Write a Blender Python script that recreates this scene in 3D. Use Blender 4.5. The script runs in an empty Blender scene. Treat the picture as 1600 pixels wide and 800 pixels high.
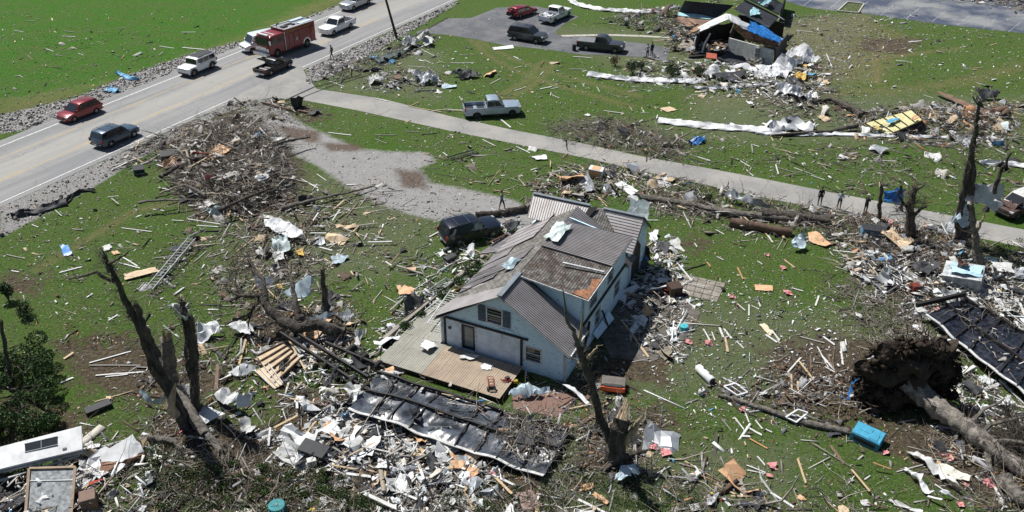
import bpy, bmesh, math, random
import numpy as np
from mathutils import Vector, Matrix, Euler
R = math.radians
random.seed(7); RNG = np.random.default_rng(7)
sc = bpy.context.scene
COL = bpy.context.scene.collection

# ------------------------------------------------------------------ camera, sky, sun
FPX = 1400.0; TH = math.atan(850/1400.0); HC = 36.0        # focal length in photo pixels, pitch, height
CT, ST = math.cos(TH), math.sin(TH)
cd = bpy.data.cameras.new("camera"); cam = bpy.data.objects.new("camera", cd); COL.objects.link(cam)
cam.location = (0, 0, HC); cam.rotation_euler = (math.pi/2 - TH, 0, 0)
cd.sensor_width = 36; cd.lens = 36*FPX/1600; cd.clip_end = 6000; cd.clip_start = 0.5
sc.camera = cam
SUN_AZ = (-0.76, 0.65)          # horizontal direction towards the sun
SUN_EL = 58.0
w = bpy.data.worlds.new("World"); sc.world = w; w.use_nodes = True
nt = w.node_tree; bg = nt.nodes['Background']
sky = nt.nodes.new('ShaderNodeTexSky'); sky.sky_type = 'NISHITA'; sky.sun_disc = False
sky.sun_elevation = R(SUN_EL); sky.sun_rotation = math.atan2(SUN_AZ[0], SUN_AZ[1]); sky.altitude = 200
nt.links.new(sky.outputs[0], bg.inputs[0]); bg.inputs[1].default_value = 0.052
sd = bpy.data.lights.new("sun", 'SUN'); sd.energy = 5.0; sd.angle = R(0.5); sd.color = (1.0, 0.97, 0.925)
sun = bpy.data.objects.new("sun", sd); COL.objects.link(sun)
ce = math.cos(R(SUN_EL))
sun.rotation_euler = Vector((SUN_AZ[0]*ce, SUN_AZ[1]*ce, math.sin(R(SUN_EL)))).to_track_quat('Z', 'Y').to_euler()
sun.location = (0, 60, 80)
sc.view_settings.view_transform = 'Standard'; sc.view_settings.look = 'None'
sc.view_settings.exposure = 0.34; sc.view_settings.gamma = 1
try: sc.view_settings.use_curve_mapping = False
except Exception: pass
sc.render.engine = 'CYCLES'

# ------------------------------------------------------------------ photo pixel -> real point
def P(x, y, z=0.0):
    X = x-800; F = FPX*CT+(400-y)*ST; Z = -FPX*ST+(400-y)*CT
    t = (z-HC)/Z
    return Vector((X*t, F*t, z))
def up(base, x, y):
    "point straight over the base's depth seen at pixel x, y (for upright things)"
    b = P(*base) if not isinstance(base, Vector) else base
    F = FPX*CT+(400-y)*ST; Z = -FPX*ST+(400-y)*CT
    t = b.y/F
    return Vector(((x-800)*t, b.y, HC+Z*t))

# ------------------------------------------------------------------ materials
MATS = {}
def mat(name, col, rough=0.7, metal=0.0, var=0.12, scale=3.0, bump=0.0, bscale=20.0, spec=0.5, rnd=0.0, coat=0.0, col2=None, stretch=None):
    if name in MATS: return MATS[name]
    m = bpy.data.materials.new(name); m.use_nodes = True; n = m.node_tree.nodes; l = m.node_tree.links
    b = n['Principled BSDF']; b.inputs['Roughness'].default_value = rough; b.inputs['Metallic'].default_value = metal
    b.inputs['Specular IOR Level'].default_value = spec
    if coat: b.inputs['Coat Weight'].default_value = coat; b.inputs['Coat Roughness'].default_value = 0.04
    tc = n.new('ShaderNodeTexCoord'); src = tc.outputs['Object']
    if stretch:
        mp = n.new('ShaderNodeMapping'); mp.inputs['Scale'].default_value = stretch; l.new(src, mp.inputs[0]); src = mp.outputs[0]
    nz = n.new('ShaderNodeTexNoise'); nz.inputs['Scale'].default_value = scale; nz.inputs['Detail'].default_value = 6; nz.inputs['Roughness'].default_value = 0.65
    l.new(src, nz.inputs['Vector'])
    rp = n.new('ShaderNodeValToRGB'); rp.color_ramp.elements[0].position = 0.36; rp.color_ramp.elements[1].position = 0.66
    c = Vector(col)
    c2 = Vector(col2) if col2 else c*(1-2*var)
    rp.color_ramp.elements[0].color = (*c2, 1); rp.color_ramp.elements[1].color = (*(c if col2 else c*(1+var)), 1)
    l.new(nz.outputs['Fac'], rp.inputs['Fac']); out = rp.outputs['Color']
    if rnd:
        oi = n.new('ShaderNodeObjectInfo'); mr = n.new('ShaderNodeMapRange'); mr.inputs[3].default_value = 1-rnd; mr.inputs[4].default_value = 1+rnd
        l.new(oi.outputs['Random'], mr.inputs[0])
        hs = n.new('ShaderNodeHueSaturation'); l.new(mr.outputs[0], hs.inputs['Value']); l.new(out, hs.inputs['Color']); out = hs.outputs['Color']
    l.new(out, b.inputs['Base Color'])
    if bump:
        bz = n.new('ShaderNodeTexNoise'); bz.inputs['Scale'].default_value = bscale; bz.inputs['Detail'].default_value = 5
        l.new(src, bz.inputs['Vector'])
        bp = n.new('ShaderNodeBump'); bp.inputs['Strength'].default_value = min(1, bump); bp.inputs['Distance'].default_value = 0.05*max(1, bump)
        l.new(bz.outputs['Fac'], bp.inputs['Height']); l.new(bp.outputs[0], b.inputs['Normal'])
    MATS[name] = m
    return m
def attr_mat(name, rough=0.8, spec=0.3, bump=0.0):
    "base colour comes from the pieces' own colour attribute"
    m = bpy.data.materials.new(name); m.use_nodes = True; n = m.node_tree.nodes; l = m.node_tree.links
    b = n['Principled BSDF']; b.inputs['Roughness'].default_value = rough; b.inputs['Specular IOR Level'].default_value = spec
    a = n.new('ShaderNodeAttribute'); a.attribute_name = 'Col'
    nz = n.new('ShaderNodeTexNoise'); nz.inputs['Scale'].default_value = 9; nz.inputs['Detail'].default_value = 4
    tc = n.new('ShaderNodeTexCoord'); l.new(tc.outputs['Object'], nz.inputs['Vector'])
    mr = n.new('ShaderNodeMapRange'); mr.inputs[3].default_value = 0.55; mr.inputs[4].default_value = 1.4; l.new(nz.outputs['Fac'], mr.inputs[0])
    hs = n.new('ShaderNodeHueSaturation'); l.new(mr.outputs[0], hs.inputs['Value']); l.new(a.outputs['Color'], hs.inputs['Color'])
    l.new(hs.outputs[0], b.inputs['Base Color'])
    MATS[name] = m; return m
def glass(name='car_glass', col=(0.012, 0.016, 0.02), rough=0.06):
    return mat(name, col, rough, 0, 0.05, 1, spec=0.9)

# ------------------------------------------------------------------ mesh collector
class MB:
    def __init__(s): s.v = []; s.f = []; s.m = []
    def add(s, v, f, mi=0):
        o = len(s.v); s.v += [tuple(p) for p in v]
        for q in f: s.f.append(tuple(i+o for i in q)); s.m.append(mi)
        return s
    def box(s, c, d, rot=None, mi=0, taper=1.0):
        x, y, z = d[0]/2, d[1]/2, d[2]/2
        vs = [Vector((sx*x*(taper if sz > 0 else 1), sy*y*(taper if sz > 0 else 1), sz*z)) for sz in (-1, 1) for sy in (-1, 1) for sx in (-1, 1)]
        if rot is not None:
            M = rot if isinstance(rot, Matrix) else Euler(rot).to_matrix()
            vs = [M @ v for v in vs]
        c = Vector(c)
        return s.add([v+c for v in vs], [(0, 2, 3, 1), (4, 5, 7, 6), (0, 1, 5, 4), (2, 6, 7, 3), (0, 4, 6, 2), (1, 3, 7, 5)], mi)
    def bar(s, a, b, wd, th, upv=(0, 0, 1), mi=0):
        a, b = Vector(a), Vector(b); d = b-a
        if d.length < 1e-6: return s
        X = d.normalized(); Y = Vector(upv).cross(X)
        if Y.length < 1e-4: Y = Vector((0, 1, 0)).cross(X)
        Y.normalize(); Z = X.cross(Y)
        M = Matrix((X, Y, Z)).transposed()
        return s.box((a+b)/2, (d.length, wd, th), M, mi)
    def tube(s, pts, rad, n=8, mi=0, cap=True, jag=0.0):
        pts = [Vector(p) for p in pts]; k = len(pts)
        if not hasattr(rad, '__len__'): rad = [rad]*k
        o = len(s.v); ref = Vector((0.31, 0.87, 0.2)).normalized()
        for i, p in enumerate(pts):
            t = (pts[min(i+1, k-1)]-pts[max(i-1, 0)]).normalized()
            a = t.cross(ref)
            if a.length < .1: a = t.cross(Vector((1, 0, 0)))
            a.normalize(); b = t.cross(a)
            for j in range(n):
                an = 2*math.pi*j/n; r = rad[i]*(1+random.uniform(-jag, jag))
                s.v.append(tuple(p+(a*math.cos(an)+b*math.sin(an))*r))
        for i in range(k-1):
            for j in range(n):
                s.f.append((o+i*n+j, o+i*n+(j+1) % n, o+(i+1)*n+(j+1) % n, o+(i+1)*n+j)); s.m.append(mi)
        if cap:
            s.f.append(tuple(o+j for j in reversed(range(n)))); s.m.append(mi)
            s.f.append(tuple(o+(k-1)*n+j for j in range(n))); s.m.append(mi)
        return s
    def slab(s, poly, th, mi=0, dirn=None):
        "flat or nearly flat polygon given in 3D, thickness th along dirn (default: its normal)"
        poly = [Vector(p) for p in poly]; n = len(poly)
        if dirn is None:
            nm = Vector((0, 0, 0))
            for i in range(n):
                a, b = poly[i], poly[(i+1) % n]; nm += a.cross(b)
            nm.normalize()
            if nm.z < -.3: nm = -nm
        else: nm = Vector(dirn)
        return s.add(poly+[p-nm*th for p in poly], [tuple(range(n)), tuple(reversed(range(n, 2*n)))]+[(i, n+i, n+(i+1) % n, (i+1) % n) for i in range(n)], mi)
    def lathe(s, prof, c=(0, 0, 0), axis='z', n=16, mi=0):
        o = len(s.v); c = Vector(c)
        for (r, h) in prof:
            for j in range(n):
                a = 2*math.pi*j/n; x, y = r*math.cos(a), r*math.sin(a)
                q = {'z': (x, y, h), 'y': (x, h, y), 'x': (h, x, y)}[axis]
                s.v.append(tuple(Vector(q)+c))
        k = len(prof)
        for i in range(k-1):
            for j in range(n):
                s.f.append((o+i*n+j, o+i*n+(j+1) % n, o+(i+1)*n+(j+1) % n, o+(i+1)*n+j)); s.m.append(mi)
        s.f.append(tuple(o+j for j in reversed(range(n)))); s.f.append(tuple(o+(k-1)*n+j for j in range(n))); s.m += [mi, mi]
        return s
    def mesh(s, name, mats, smooth=False, ang=35):
        me = bpy.data.meshes.new(name); me.from_pydata(s.v, [], s.f)
        for m in (mats if isinstance(mats, (list, tuple)) else [mats]): me.materials.append(m)
        me.polygons.foreach_set('material_index', s.m)
        bm = bmesh.new(); bm.from_mesh(me); bmesh.ops.recalc_face_normals(bm, faces=bm.faces); bm.to_mesh(me); bm.free()
        if smooth:
            me.polygons.foreach_set('use_smooth', [True]*len(me.polygons))
            me.set_sharp_from_angle(angle=R(ang))
        me.update(); return me

def link(name, me, parent=None, loc=(0, 0, 0), rot=(0, 0, 0)):
    o = bpy.data.objects.new(name, me); COL.objects.link(o); o.location = loc; o.rotation_euler = rot
    if parent is not None: o.parent = parent
    return o
def obj(name, mb, mats, parent=None, smooth=False, ang=35, bevel=0, seg=2):
    o = link(name, mb.mesh(name, mats, smooth, ang), parent)
    if bevel:
        b = o.modifiers.new('bevel', 'BEVEL'); b.width = bevel; b.segments = seg; b.limit_method = 'ANGLE'; b.angle_limit = R(35)
    return o
def tag(o, label, cat, group=None, kind=None):
    if label: o['label'] = label
    if cat: o['category'] = cat
    if group: o['group'] = group
    if kind: o['kind'] = kind
    return o
def thing(name, label, cat, loc=(0, 0, 0), rz=0, group=None):
    o = bpy.data.objects.new(name, None); COL.objects.link(o); o.location = loc; o.rotation_euler = (0, 0, rz)
    o.empty_display_size = 0.3
    return tag(o, label, cat, group)
def struct(o): o['kind'] = 'structure'; return o
def recenter(o, base=None):
    "move a world-space mesh's origin to its base"
    me = o.data; n = len(me.vertices); c = np.empty(n*3); me.vertices.foreach_get('co', c); c = c.reshape(-1, 3)
    b = np.array([c[:, 0].mean(), c[:, 1].mean(), c[:, 2].min()]) if base is None else np.array(base)
    me.vertices.foreach_set('co', (c-b).ravel()); me.update(); o.location = Vector(b)+o.location
    return o
def adopt(t, *os):
    "parent world-space parts to an Empty without moving them"
    for o in os: o.parent = t; o.matrix_parent_inverse = Matrix.Translation(-t.location)
    return t

# ------------------------------------------------------------------ vectorised clouds of small pieces
def cube_t():
    v = np.array([(x, y, z) for z in (-.5, .5) for y in (-.5, .5) for x in (-.5, .5)])
    f = np.array([(0, 2, 3, 1), (4, 5, 7, 6), (0, 1, 5, 4), (2, 6, 7, 3), (0, 4, 6, 2), (1, 3, 7, 5)]); return v, f
def splinter_t():
    v, f = cube_t(); v = v.copy(); v[1, 1] *= -0.2; v[5, 1] *= .3; v[1, 0] = .42; v[2, 0] = -.44; v[6, 0] = -.4; return v, f
def rag_t(seed, n=5):
    r = np.random.default_rng(seed); g = np.linspace(-.5, .5, n)
    top = []
    for a in range(n):
        for b in range(n):
            top.append((g[b]+r.normal(0, .05), g[a]+r.normal(0, .05), r.normal(0, .05)+.22*math.sin(4*g[b]+seed)*math.cos(3*g[a]+seed*1.7)+.10*math.sin(8*g[a]+seed*2.3+3*g[b])))
    top = np.array(top); bot = top.copy(); bot[:, 2] -= .035
    f = []; N = n*n
    for a in range(n-1):
        for b in range(n-1):
            i = a*n+b; f += [(i, i+1, i+n+1, i+n), (i+n+N, i+n+1+N, i+1+N, i+N)]
    edge = [(a, a+1) for a in range(n-1)]+[(n-1+a*n, n-1+(a+1)*n) for a in range(n-1)]+[(N-1-a, N-2-a) for a in range(n-1)]+[(N-n-a*n, N-2*n-a*n) for a in range(n-1)]
    for p, q in edge: f.append((p, p+N, q+N, q))
    return np.vstack([top, bot]), np.array(f)
def stone_t(seed):
    r = np.random.default_rng(seed); v, f = cube_t(); return v*r.uniform(.7, 1.1, v.shape), f
def eul(e):
    cx, sx, cy, sy, cz, sz = np.cos(e[:, 0]), np.sin(e[:, 0]), np.cos(e[:, 1]), np.sin(e[:, 1]), np.cos(e[:, 2]), np.sin(e[:, 2])
    M = np.empty((len(e), 3, 3))
    M[:, 0, 0] = cy*cz; M[:, 0, 1] = sx*sy*cz-cx*sz; M[:, 0, 2] = cx*sy*cz+sx*sz
    M[:, 1, 0] = cy*sz; M[:, 1, 1] = sx*sy*sz+cx*cz; M[:, 1, 2] = cx*sy*sz-sx*cz
    M[:, 2, 0] = -sy; M[:, 2, 1] = sx*cy; M[:, 2, 2] = cx*cy
    return M
def raw_mesh(name, V, F, C=None, material=None, smooth=False):
    "V (n,3), F (m,4) quads, C (n,3)"
    me = bpy.data.meshes.new(name); me.vertices.add(len(V)); me.vertices.foreach_set('co', np.asarray(V, dtype=np.float32).ravel())
    k = F.shape[1]; me.loops.add(F.size); me.loops.foreach_set('vertex_index', F.astype(np.int32).ravel())
    me.polygons.add(len(F)); me.polygons.foreach_set('loop_start', np.arange(0, F.size, k, dtype=np.int32))
    try: me.polygons.foreach_set('loop_total', np.full(len(F), k, dtype=np.int32))
    except Exception: pass
    if C is not None:
        a = me.color_attributes.new('Col', 'FLOAT_COLOR', 'POINT'); a.data.foreach_set('color', np.hstack([C, np.ones((len(C), 1))]).astype(np.float32).ravel())
    if material: me.materials.append(material)
    me.update(calc_edges=True)
    if smooth: me.polygons.foreach_set('use_smooth', [True]*len(F))
    me.validate(); return me
def cloud(name, temps, pos, scl, rot, cols, material):
    Vs, Fs, Cs = [], [], []; o = 0; n = len(pos); pick = RNG.integers(0, len(temps), n); M = eul(rot)
    for t, (tv, tf) in enumerate(temps):
        ix = np.nonzero(pick == t)[0]
        if not len(ix): continue
        v = tv[None]*scl[ix][:, None, :]; v = np.einsum('nij,nkj->nki', M[ix], v)+pos[ix][:, None, :]
        k = len(tv); Vs.append(v.reshape(-1, 3))
        f = tf[None]+(np.arange(len(ix))*k)[:, None, None]+o; Fs.append(f.reshape(-1, 4)); o += len(ix)*k
        Cs.append(np.repeat(cols[ix], k, axis=0))
    me = raw_mesh(name, np.vstack(Vs), np.vstack(Fs), np.vstack(Cs), material)
    return link(name, me)
def twigs(name, starts, dirs, lens, rads, cols, material, seg=4, bend=.35):
    "curved three-sided twigs"
    n = len(starts); p = starts.copy(); d = dirs/np.linalg.norm(dirs, axis=1, keepdims=True)
    V = np.empty((n, seg+1, 3, 3)); ang = np.arange(3)*2*math.pi/3
    for i in range(seg+1):
        ref = np.tile(np.array([[.3, .5, .81]]), (n, 1)); a = np.cross(d, ref); a /= np.linalg.norm(a, axis=1, keepdims=True)+1e-9; b = np.cross(d, a)
        r = rads*(1-.75*i/seg)
        for j in range(3): V[:, i, j] = p+(a*math.cos(ang[j])+b*math.sin(ang[j]))*r[:, None]
        p = p+d*(lens/seg)[:, None]; d = d+RNG.normal(0, bend, d.shape); d /= np.linalg.norm(d, axis=1, keepdims=True)
        p[:, 2] = np.maximum(p[:, 2], .02)
    base = (np.arange(n)*(seg+1)*3)[:, None, None]
    f = np.array([(i*3+j, i*3+(j+1) % 3, (i+1)*3+(j+1) % 3, (i+1)*3+j) for i in range(seg) for j in range(3)])
    F = (f[None]+base).reshape(-1, 4)
    me = raw_mesh(name, V.reshape(-1, 3), F, np.repeat(cols, (seg+1)*3, axis=0), material)
    return link(name, me)

# polygons in photo pixels -> world, sampling, signed distance
def wpoly(px): return np.array([P(*p)[:2] for p in px])
def inside(poly, x, y):
    c = np.zeros(x.shape, bool); n = len(poly)
    for i in range(n):
        x1, y1 = poly[i]; x2, y2 = poly[(i+1) % n]
        if y1 == y2: continue
        c ^= ((y1 > y) != (y2 > y)) & (x < (x2-x1)*(y-y1)/(y2-y1)+x1)
    return c
def edge_dist(poly, x, y, closed=True):
    d = np.full(x.shape, 1e9); n = len(poly)
    for i in range(n if closed else n-1):
        a = np.array(poly[i]); b = np.array(poly[(i+1) % n]); ab = b-a; L = max(1e-9, ab@ab)
        t = np.clip(((x-a[0])*ab[0]+(y-a[1])*ab[1])/L, 0, 1)
        d = np.minimum(d, np.hypot(x-a[0]-t*ab[0], y-a[1]-t*ab[1]))
    return d
def sdist(poly, x, y): d = edge_dist(poly, x, y); return np.where(inside(poly, x, y), d, -d)
def area(poly): x, y = poly[:, 0], poly[:, 1]; return abs(np.dot(x, np.roll(y, 1))-np.dot(y, np.roll(x, 1)))/2
def sample(poly, n, feather=0.0):
    lo, hi = poly.min(0)-feather, poly.max(0)+feather; out = np.empty((0, 2)); g = 0
    while len(out) < n and g < 200:
        g += 1; q = RNG.uniform(lo, hi, (max(64, n*2), 2))
        k = inside(poly, q[:, 0], q[:, 1])
        if feather: k = sdist(poly, q[:, 0], q[:, 1])+RNG.exponential(feather, len(q))*.8 > 0
        out = np.vstack([out, q[k]])
    return out[:n]
# ------------------------------------------------------------------ the ground: one sheet, with masks for what grows or lies there
FIELD = wpoly([(-400, -60), (0, -60), (600, -60), (530, -4), (395, 60), (330, 92), (180, 132), (0, 170)])
LOTR = wpoly([(1222, -6), (1275, 13), (1350, 22), (1470, 38), (1600, 52), (1800, 72), (1800, -30), (1222, -60)])
DRIVE = wpoly([(385, 158), (425, 154), (450, 175), (470, 193), (505, 208), (560, 232), (610, 237), (662, 238), (682, 250), (655, 264), (672, 285), (740, 298), (800, 312), (840, 330), (835, 352), (760, 362), (700, 347), (650, 338), (590, 318), (540, 290), (500, 262), (450, 236), (405, 214), (388, 185)])
GR = [  # gravelly strips and fields of stone
    [(0, 180), (120, 152), (200, 118), (300, 84), (345, 72), (390, 62), (400, 74), (345, 95), (285, 118), (180, 155), (80, 195), (0, 210)],
    [(0, 322), (170, 248), (300, 190), (380, 150), (400, 160), (340, 180), (240, 235), (150, 290), (70, 335), (0, 372)],
    [(480, 105), (600, 56), (700, 5), (715, 5), (640, 50), (600, 72), (520, 118), (480, 130)],
    [(385, 60), (530, 8), (540, 14), (400, 68)]]
DIRT = [
    [(200, 795), (900, 795), (1000, 940), (100, 940)],
    [(350, 168), (395, 172), (420, 195), (380, 210), (330, 190)], [(440, 160), (480, 165), (520, 185), (480, 188)],
    [(1195, 540), (1290, 520), (1380, 535), (1430, 560), (1420, 650), (1330, 660), (1240, 640), (1195, 590)],
    [(1000, 640), (1050, 640), (1070, 680), (1010, 690)], [(905, 660), (1010, 670), (1000, 740), (905, 740)],
    [(85, 530), (200, 520), (280, 560), (340, 590), (300, 650), (120, 600)], [(300, 570), (360, 570), (370, 620), (310, 630)],
    [(240, 640), (400, 660), (560, 690), (600, 800), (220, 800)], [(0, 430), (60, 430), (60, 460), (0, 455)], [(0, 600), (60, 640), (140, 640), (140, 690), (0, 700)],
    [(1060, 375), (1110, 372), (1100, 392), (1060, 390)], [(1350, 60), (1440, 60), (1420, 85), (1340, 80)],
    [(985, 480), (1050, 480), (1045, 600), (960, 600), (930, 640), (890, 610)], [(1330, 340), (1480, 370), (1600, 400), (1600, 520), (1420, 480), (1330, 430)],
    [(230, 200), (380, 185), (470, 250), (470, 330), (300, 345), (280, 260)], [(380, 470), (540, 480), (560, 530), (520, 560), (400, 560)],
    [(430, 600), (600, 620), (860, 740), (840, 800), (430, 800)], [(1320, 640), (1420, 650), (1600, 700), (1600, 800), (1450, 760)], [(1130, 600), (1330, 640), (1320, 670), (1140, 625)]]
DARK = [[(500, 222), (560, 226), (570, 236), (515, 236)], [(615, 264), (660, 268), (670, 295), (630, 292)], [(430, 195), (500, 205), (500, 225), (450, 215)]]
BROWN = [[(470, 10), (545, -12), (535, 2), (420, 50), (330, 82), (240, 108), (0, 185), (0, 158), (190, 122), (300, 84), (395, 50)],
         [(1200, 40), (1350, 20), (1420, 60), (1380, 130), (1250, 130), (1200, 80)], [(1100, 150), (1290, 138), (1420, 136), (1520, 118), (1600, 98), (1600, 108), (1520, 130), (1420, 146), (1290, 150), (1110, 162)]]
LITTER = [[(830, 40), (1300, 60), (1300, 140), (1000, 130)], [(330, 250), (700, 300), (640, 430), (350, 450)], [(850, 430), (1350, 500), (1350, 620), (850, 620)], [(1080, 150), (1600, 150), (1600, 230), (1080, 220)],
          [(880, 190), (1060, 190), (1060, 245), (880, 235)], [(550, 60), (690, 80), (690, 160), (500, 140)], [(860, 680), (1250, 700), (1250, 800), (860, 800)], [(1200, 30), (1360, 20), (1330, 130), (1240, 120)]]
def axis(lo, hi, st, far):
    a = list(np.arange(lo, hi, st)); g = st; x = hi
    while x < far: a.append(x); g *= 1.5; x += g
    a.append(far); g = st; x = lo-st; b = []
    while x > -far: b.append(x); g *= 1.5; x -= g
    b.append(-far); return np.array(b[::-1]+a)
xs = axis(-86, 92, .55, 2500); ys = axis(22, 150, .55, 2500)
GX, GY = np.meshgrid(xs, ys)
def mask(polys, soft): 
    m = np.zeros(GX.shape)
    for p in polys:
        p = p if isinstance(p, np.ndarray) else wpoly(p)
        m = np.maximum(m, np.clip(.5+sdist(p, GX, GY)/soft, 0, 1))
    return m
def bump_at(x, y, c, r, h): d2 = ((x-c[0])**2+(y-c[1])**2)/r**2; return h*np.exp(-d2)
pit = P(1370, 625); pitc = P(120, 540)
def relief(x, y):
    z = bump_at(x, y, pit, 1.5, -.55)+bump_at(x, y, P(1300, 640), 1.0, .35)+bump_at(x, y, P(1345, 655), .9, .3)
    for q, h in (((150, 540), -.35), ((185, 535), -.35), ((110, 545), -.25)): z = z+bump_at(x, y, P(*q), .7, h)
    return z
GZ = relief(GX, GY)
nv = GX.size; V = np.stack([GX.ravel(), GY.ravel(), GZ.ravel()], 1)
ny, nx = GX.shape; ii = (np.arange(ny-1)[:, None]*nx+np.arange(nx-1)[None]).ravel()
F = np.stack([ii, ii+1, ii+nx+1, ii+nx], 1)
gm = raw_mesh('ground', V, F, smooth=True)
rough_d = mask(DIRT, 5.5)
TRK = np.zeros(GX.shape)
for tk in ([(735, 62), (760, 84), (800, 108), (860, 130), (985, 166)], [(748, 64), (800, 92), (860, 112), (930, 132), (1000, 150)], [(775, 152), (820, 128), (850, 95)], [(790, 156), (838, 130), (868, 97)], [(1290, 92), (1400, 88), (1500, 75)], [(1380, 70), (1365, 95), (1372, 130)], [(300, 310), (210, 330), (60, 420)]):
    TRK = np.maximum(TRK, np.clip(1-edge_dist(wpoly(tk), GX, GY, False)/.75, 0, 1))
for nm, arr in (('lush', np.clip(mask([FIELD], 2)+.0, 0, 1)), ('gravel', mask(GR, 1.6)), ('drive', mask([DRIVE], 2.2)), ('dirt', rough_d), ('dark', mask(DARK, 1.6)), ('dry', mask(BROWN, 6)), ('litter', mask(LITTER, 9)), ('track', TRK)):
    a = gm.attributes.new(nm, 'FLOAT', 'POINT'); a.data.foreach_set('value', arr.ravel().astype(np.float32))
ground = link('ground', gm); struct(ground)

def ground_mat():
    m = bpy.data.materials.new('ground'); m.use_nodes = True; n = m.node_tree.nodes; l = m.node_tree.links; b = n['Principled BSDF']
    b.inputs['Roughness'].default_value = .95; b.inputs['Specular IOR Level'].default_value = .15
    tc = n.new('ShaderNodeTexCoord')
    def noise(sc_, det=5, rg=.6, off=0):
        t = n.new('ShaderNodeTexNoise'); t.inputs['Scale'].default_value = sc_; t.inputs['Detail'].default_value = det; t.inputs['Roughness'].default_value = rg
        mp = n.new('ShaderNodeMapping'); mp.inputs['Location'].default_value = (off, off*1.7, 0); l.new(tc.outputs['Object'], mp.inputs[0]); l.new(mp.outputs[0], t.inputs['Vector']); return t.outputs['Fac']
    def ramp(f, stops):
        r = n.new('ShaderNodeValToRGB'); e = r.color_ramp.elements
        while len(e) < len(stops): e.new(.5)
        for q, (p, c) in zip(e, stops): q.position = p; q.color = (*c, 1) if hasattr(c, '__len__') else (c, c, c, 1)
        l.new(f, r.inputs[0]); return r.outputs[0]
    def mix(f, a, c, blend='MIX'):
        x = n.new('ShaderNodeMix'); x.data_type = 'RGBA'; x.blend_type = blend
        (l.new(f, x.inputs[0]) if not isinstance(f, (int, float)) else setattr(x.inputs[0], 'default_value', f))
        l.new(a, x.inputs[6]); l.new(c, x.inputs[7]); return x.outputs[2]
    def math_(op, a, c):
        x = n.new('ShaderNodeMath'); x.operation = op
        for i, q in enumerate((a, c)): (l.new(q, x.inputs[i]) if not isinstance(q, (int, float)) else setattr(x.inputs[i], 'default_value', q))
        return x.outputs[0]
    def att(nm): a = n.new('ShaderNodeAttribute'); a.attribute_name = nm; return a.outputs['Fac']
    def rag(nm, amt=1.0, sc_=1.3, sharp=.12, off=0):   # mask with a ragged edge
        f = math_('ADD', att(nm), math_('MULTIPLY', math_('SUBTRACT', noise(sc_, 8, .72, off), .5), amt))
        return ramp(f, [(.5-sharp, 0.), (.5+sharp, 1.)])
    fine = noise(5.5, 10, .82); mid = noise(1.1, 8, .7, 3); big = noise(.09, 5, .6, 9)
    g1 = ramp(fine, [(.34, (.006, .014, .003)), (.46, (.038, .086, .010)), (.58, (.082, .158, .024)), (.72, (.24, .29, .12))])
    g2 = ramp(fine, [(.32, (.020, .026, .010)), (.47, (.070, .088, .028)), (.60, (.135, .148, .060)), (.74, (.28, .27, .17))])
    lush = ramp(fine, [(.32, (.010, .038, .003)), (.48, (.036, .120, .009)), (.64, (.064, .195, .015)), (.76, (.13, .27, .05))])
    dryc0 = ramp(noise(6, 7, .7, 5), [(.3, (.07, .065, .025)), (.5, (.17, .16, .07)), (.7, (.30, .28, .15))])
    pm = ramp(math_('ADD', math_('MULTIPLY', mid, .55), math_('MULTIPLY', big, .55)), [(.44, 0.), (.66, 1.)])
    grass = mix(pm, g1, g2)
    grass = mix(math_('MULTIPLY', ramp(big, [(.46, 0.), (.56, 1.)]), .28), grass, lush)
    rows = n.new('ShaderNodeTexWave'); rows.inputs['Scale'].default_value = .35; rows.inputs['Distortion'].default_value = 3
    l.new(tc.outputs['Object'], rows.inputs[0])
    lush2 = mix(math_('MULTIPLY', ramp(mid, [(.42, 0.), (.6, 1.)]), .55), lush, g1); lush2 = mix(math_('MULTIPLY', ramp(noise(.35, 6, .7, 21), [(.44, 0.), (.60, 1.)]), .38), lush2, g2); lush2 = mix(math_('MULTIPLY', ramp(noise(1.9, 6, .75, 31), [(.52, 0.), (.66, 1.)]), .3), lush2, dryc0)
    c = mix(rag('lush', .5, .6), grass, lush2)
    dryc = ramp(noise(6, 7, .7, 5), [(.3, (.07, .055, .025)), (.5, (.19, .15, .075)), (.7, (.33, .27, .15))])
    c = mix(math_('MULTIPLY', rag('dry', 1.6, .8, .2, 4), .42), c, dryc)
    litc = ramp(noise(24, 6, .8, 8), [(.3, (.05, .05, .035)), (.5, (.15, .14, .105)), (.66, (.34, .32, .27)), (.72, (.62, .60, .55))])
    c = mix(math_('MULTIPLY', rag('litter', 1.7, 1.7, .16, 2), .38), c, litc)
    dirt = ramp(noise(4, 9, .72, 7), [(.28, (.018, .013, .010)), (.45, (.062, .045, .032)), (.6, (.13, .098, .070)), (.75, (.20, .16, .12))])
    c = mix(math_('MULTIPLY', rag('dirt', 1.7, 1.2, .13, 1), .93), c, dirt)
    vor = n.new('ShaderNodeTexVoronoi'); vor.inputs['Scale'].default_value = 11; l.new(tc.outputs['Object'], vor.inputs[0])
    hv = n.new('ShaderNodeSeparateColor'); l.new(vor.outputs['Color'], hv.inputs[0])
    grv = ramp(hv.outputs[0], [(.0, (.10, .098, .09)), (.5, (.22, .215, .205)), (1., (.42, .41, .39))])
    grd = ramp(noise(15, 6, .75, 6), [(.3, (.17, .168, .163)), (.5, (.31, .307, .30)), (.7, (.45, .445, .435))])
    grd = mix(math_('MULTIPLY', ramp(mid, [(.45, 0.), (.7, 1.)]), .22), grd, dirt)
    c = mix(rag('gravel', .9, 1.5, .1, 11), c, mix(.5, grv, grd))
    c = mix(rag('drive', .75, 1.6, .14, 13), c, grd)
    drk = ramp(noise(3, 6, .7, 2), [(.3, (.05, .032, .022)), (.7, (.15, .105, .075))])
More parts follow.
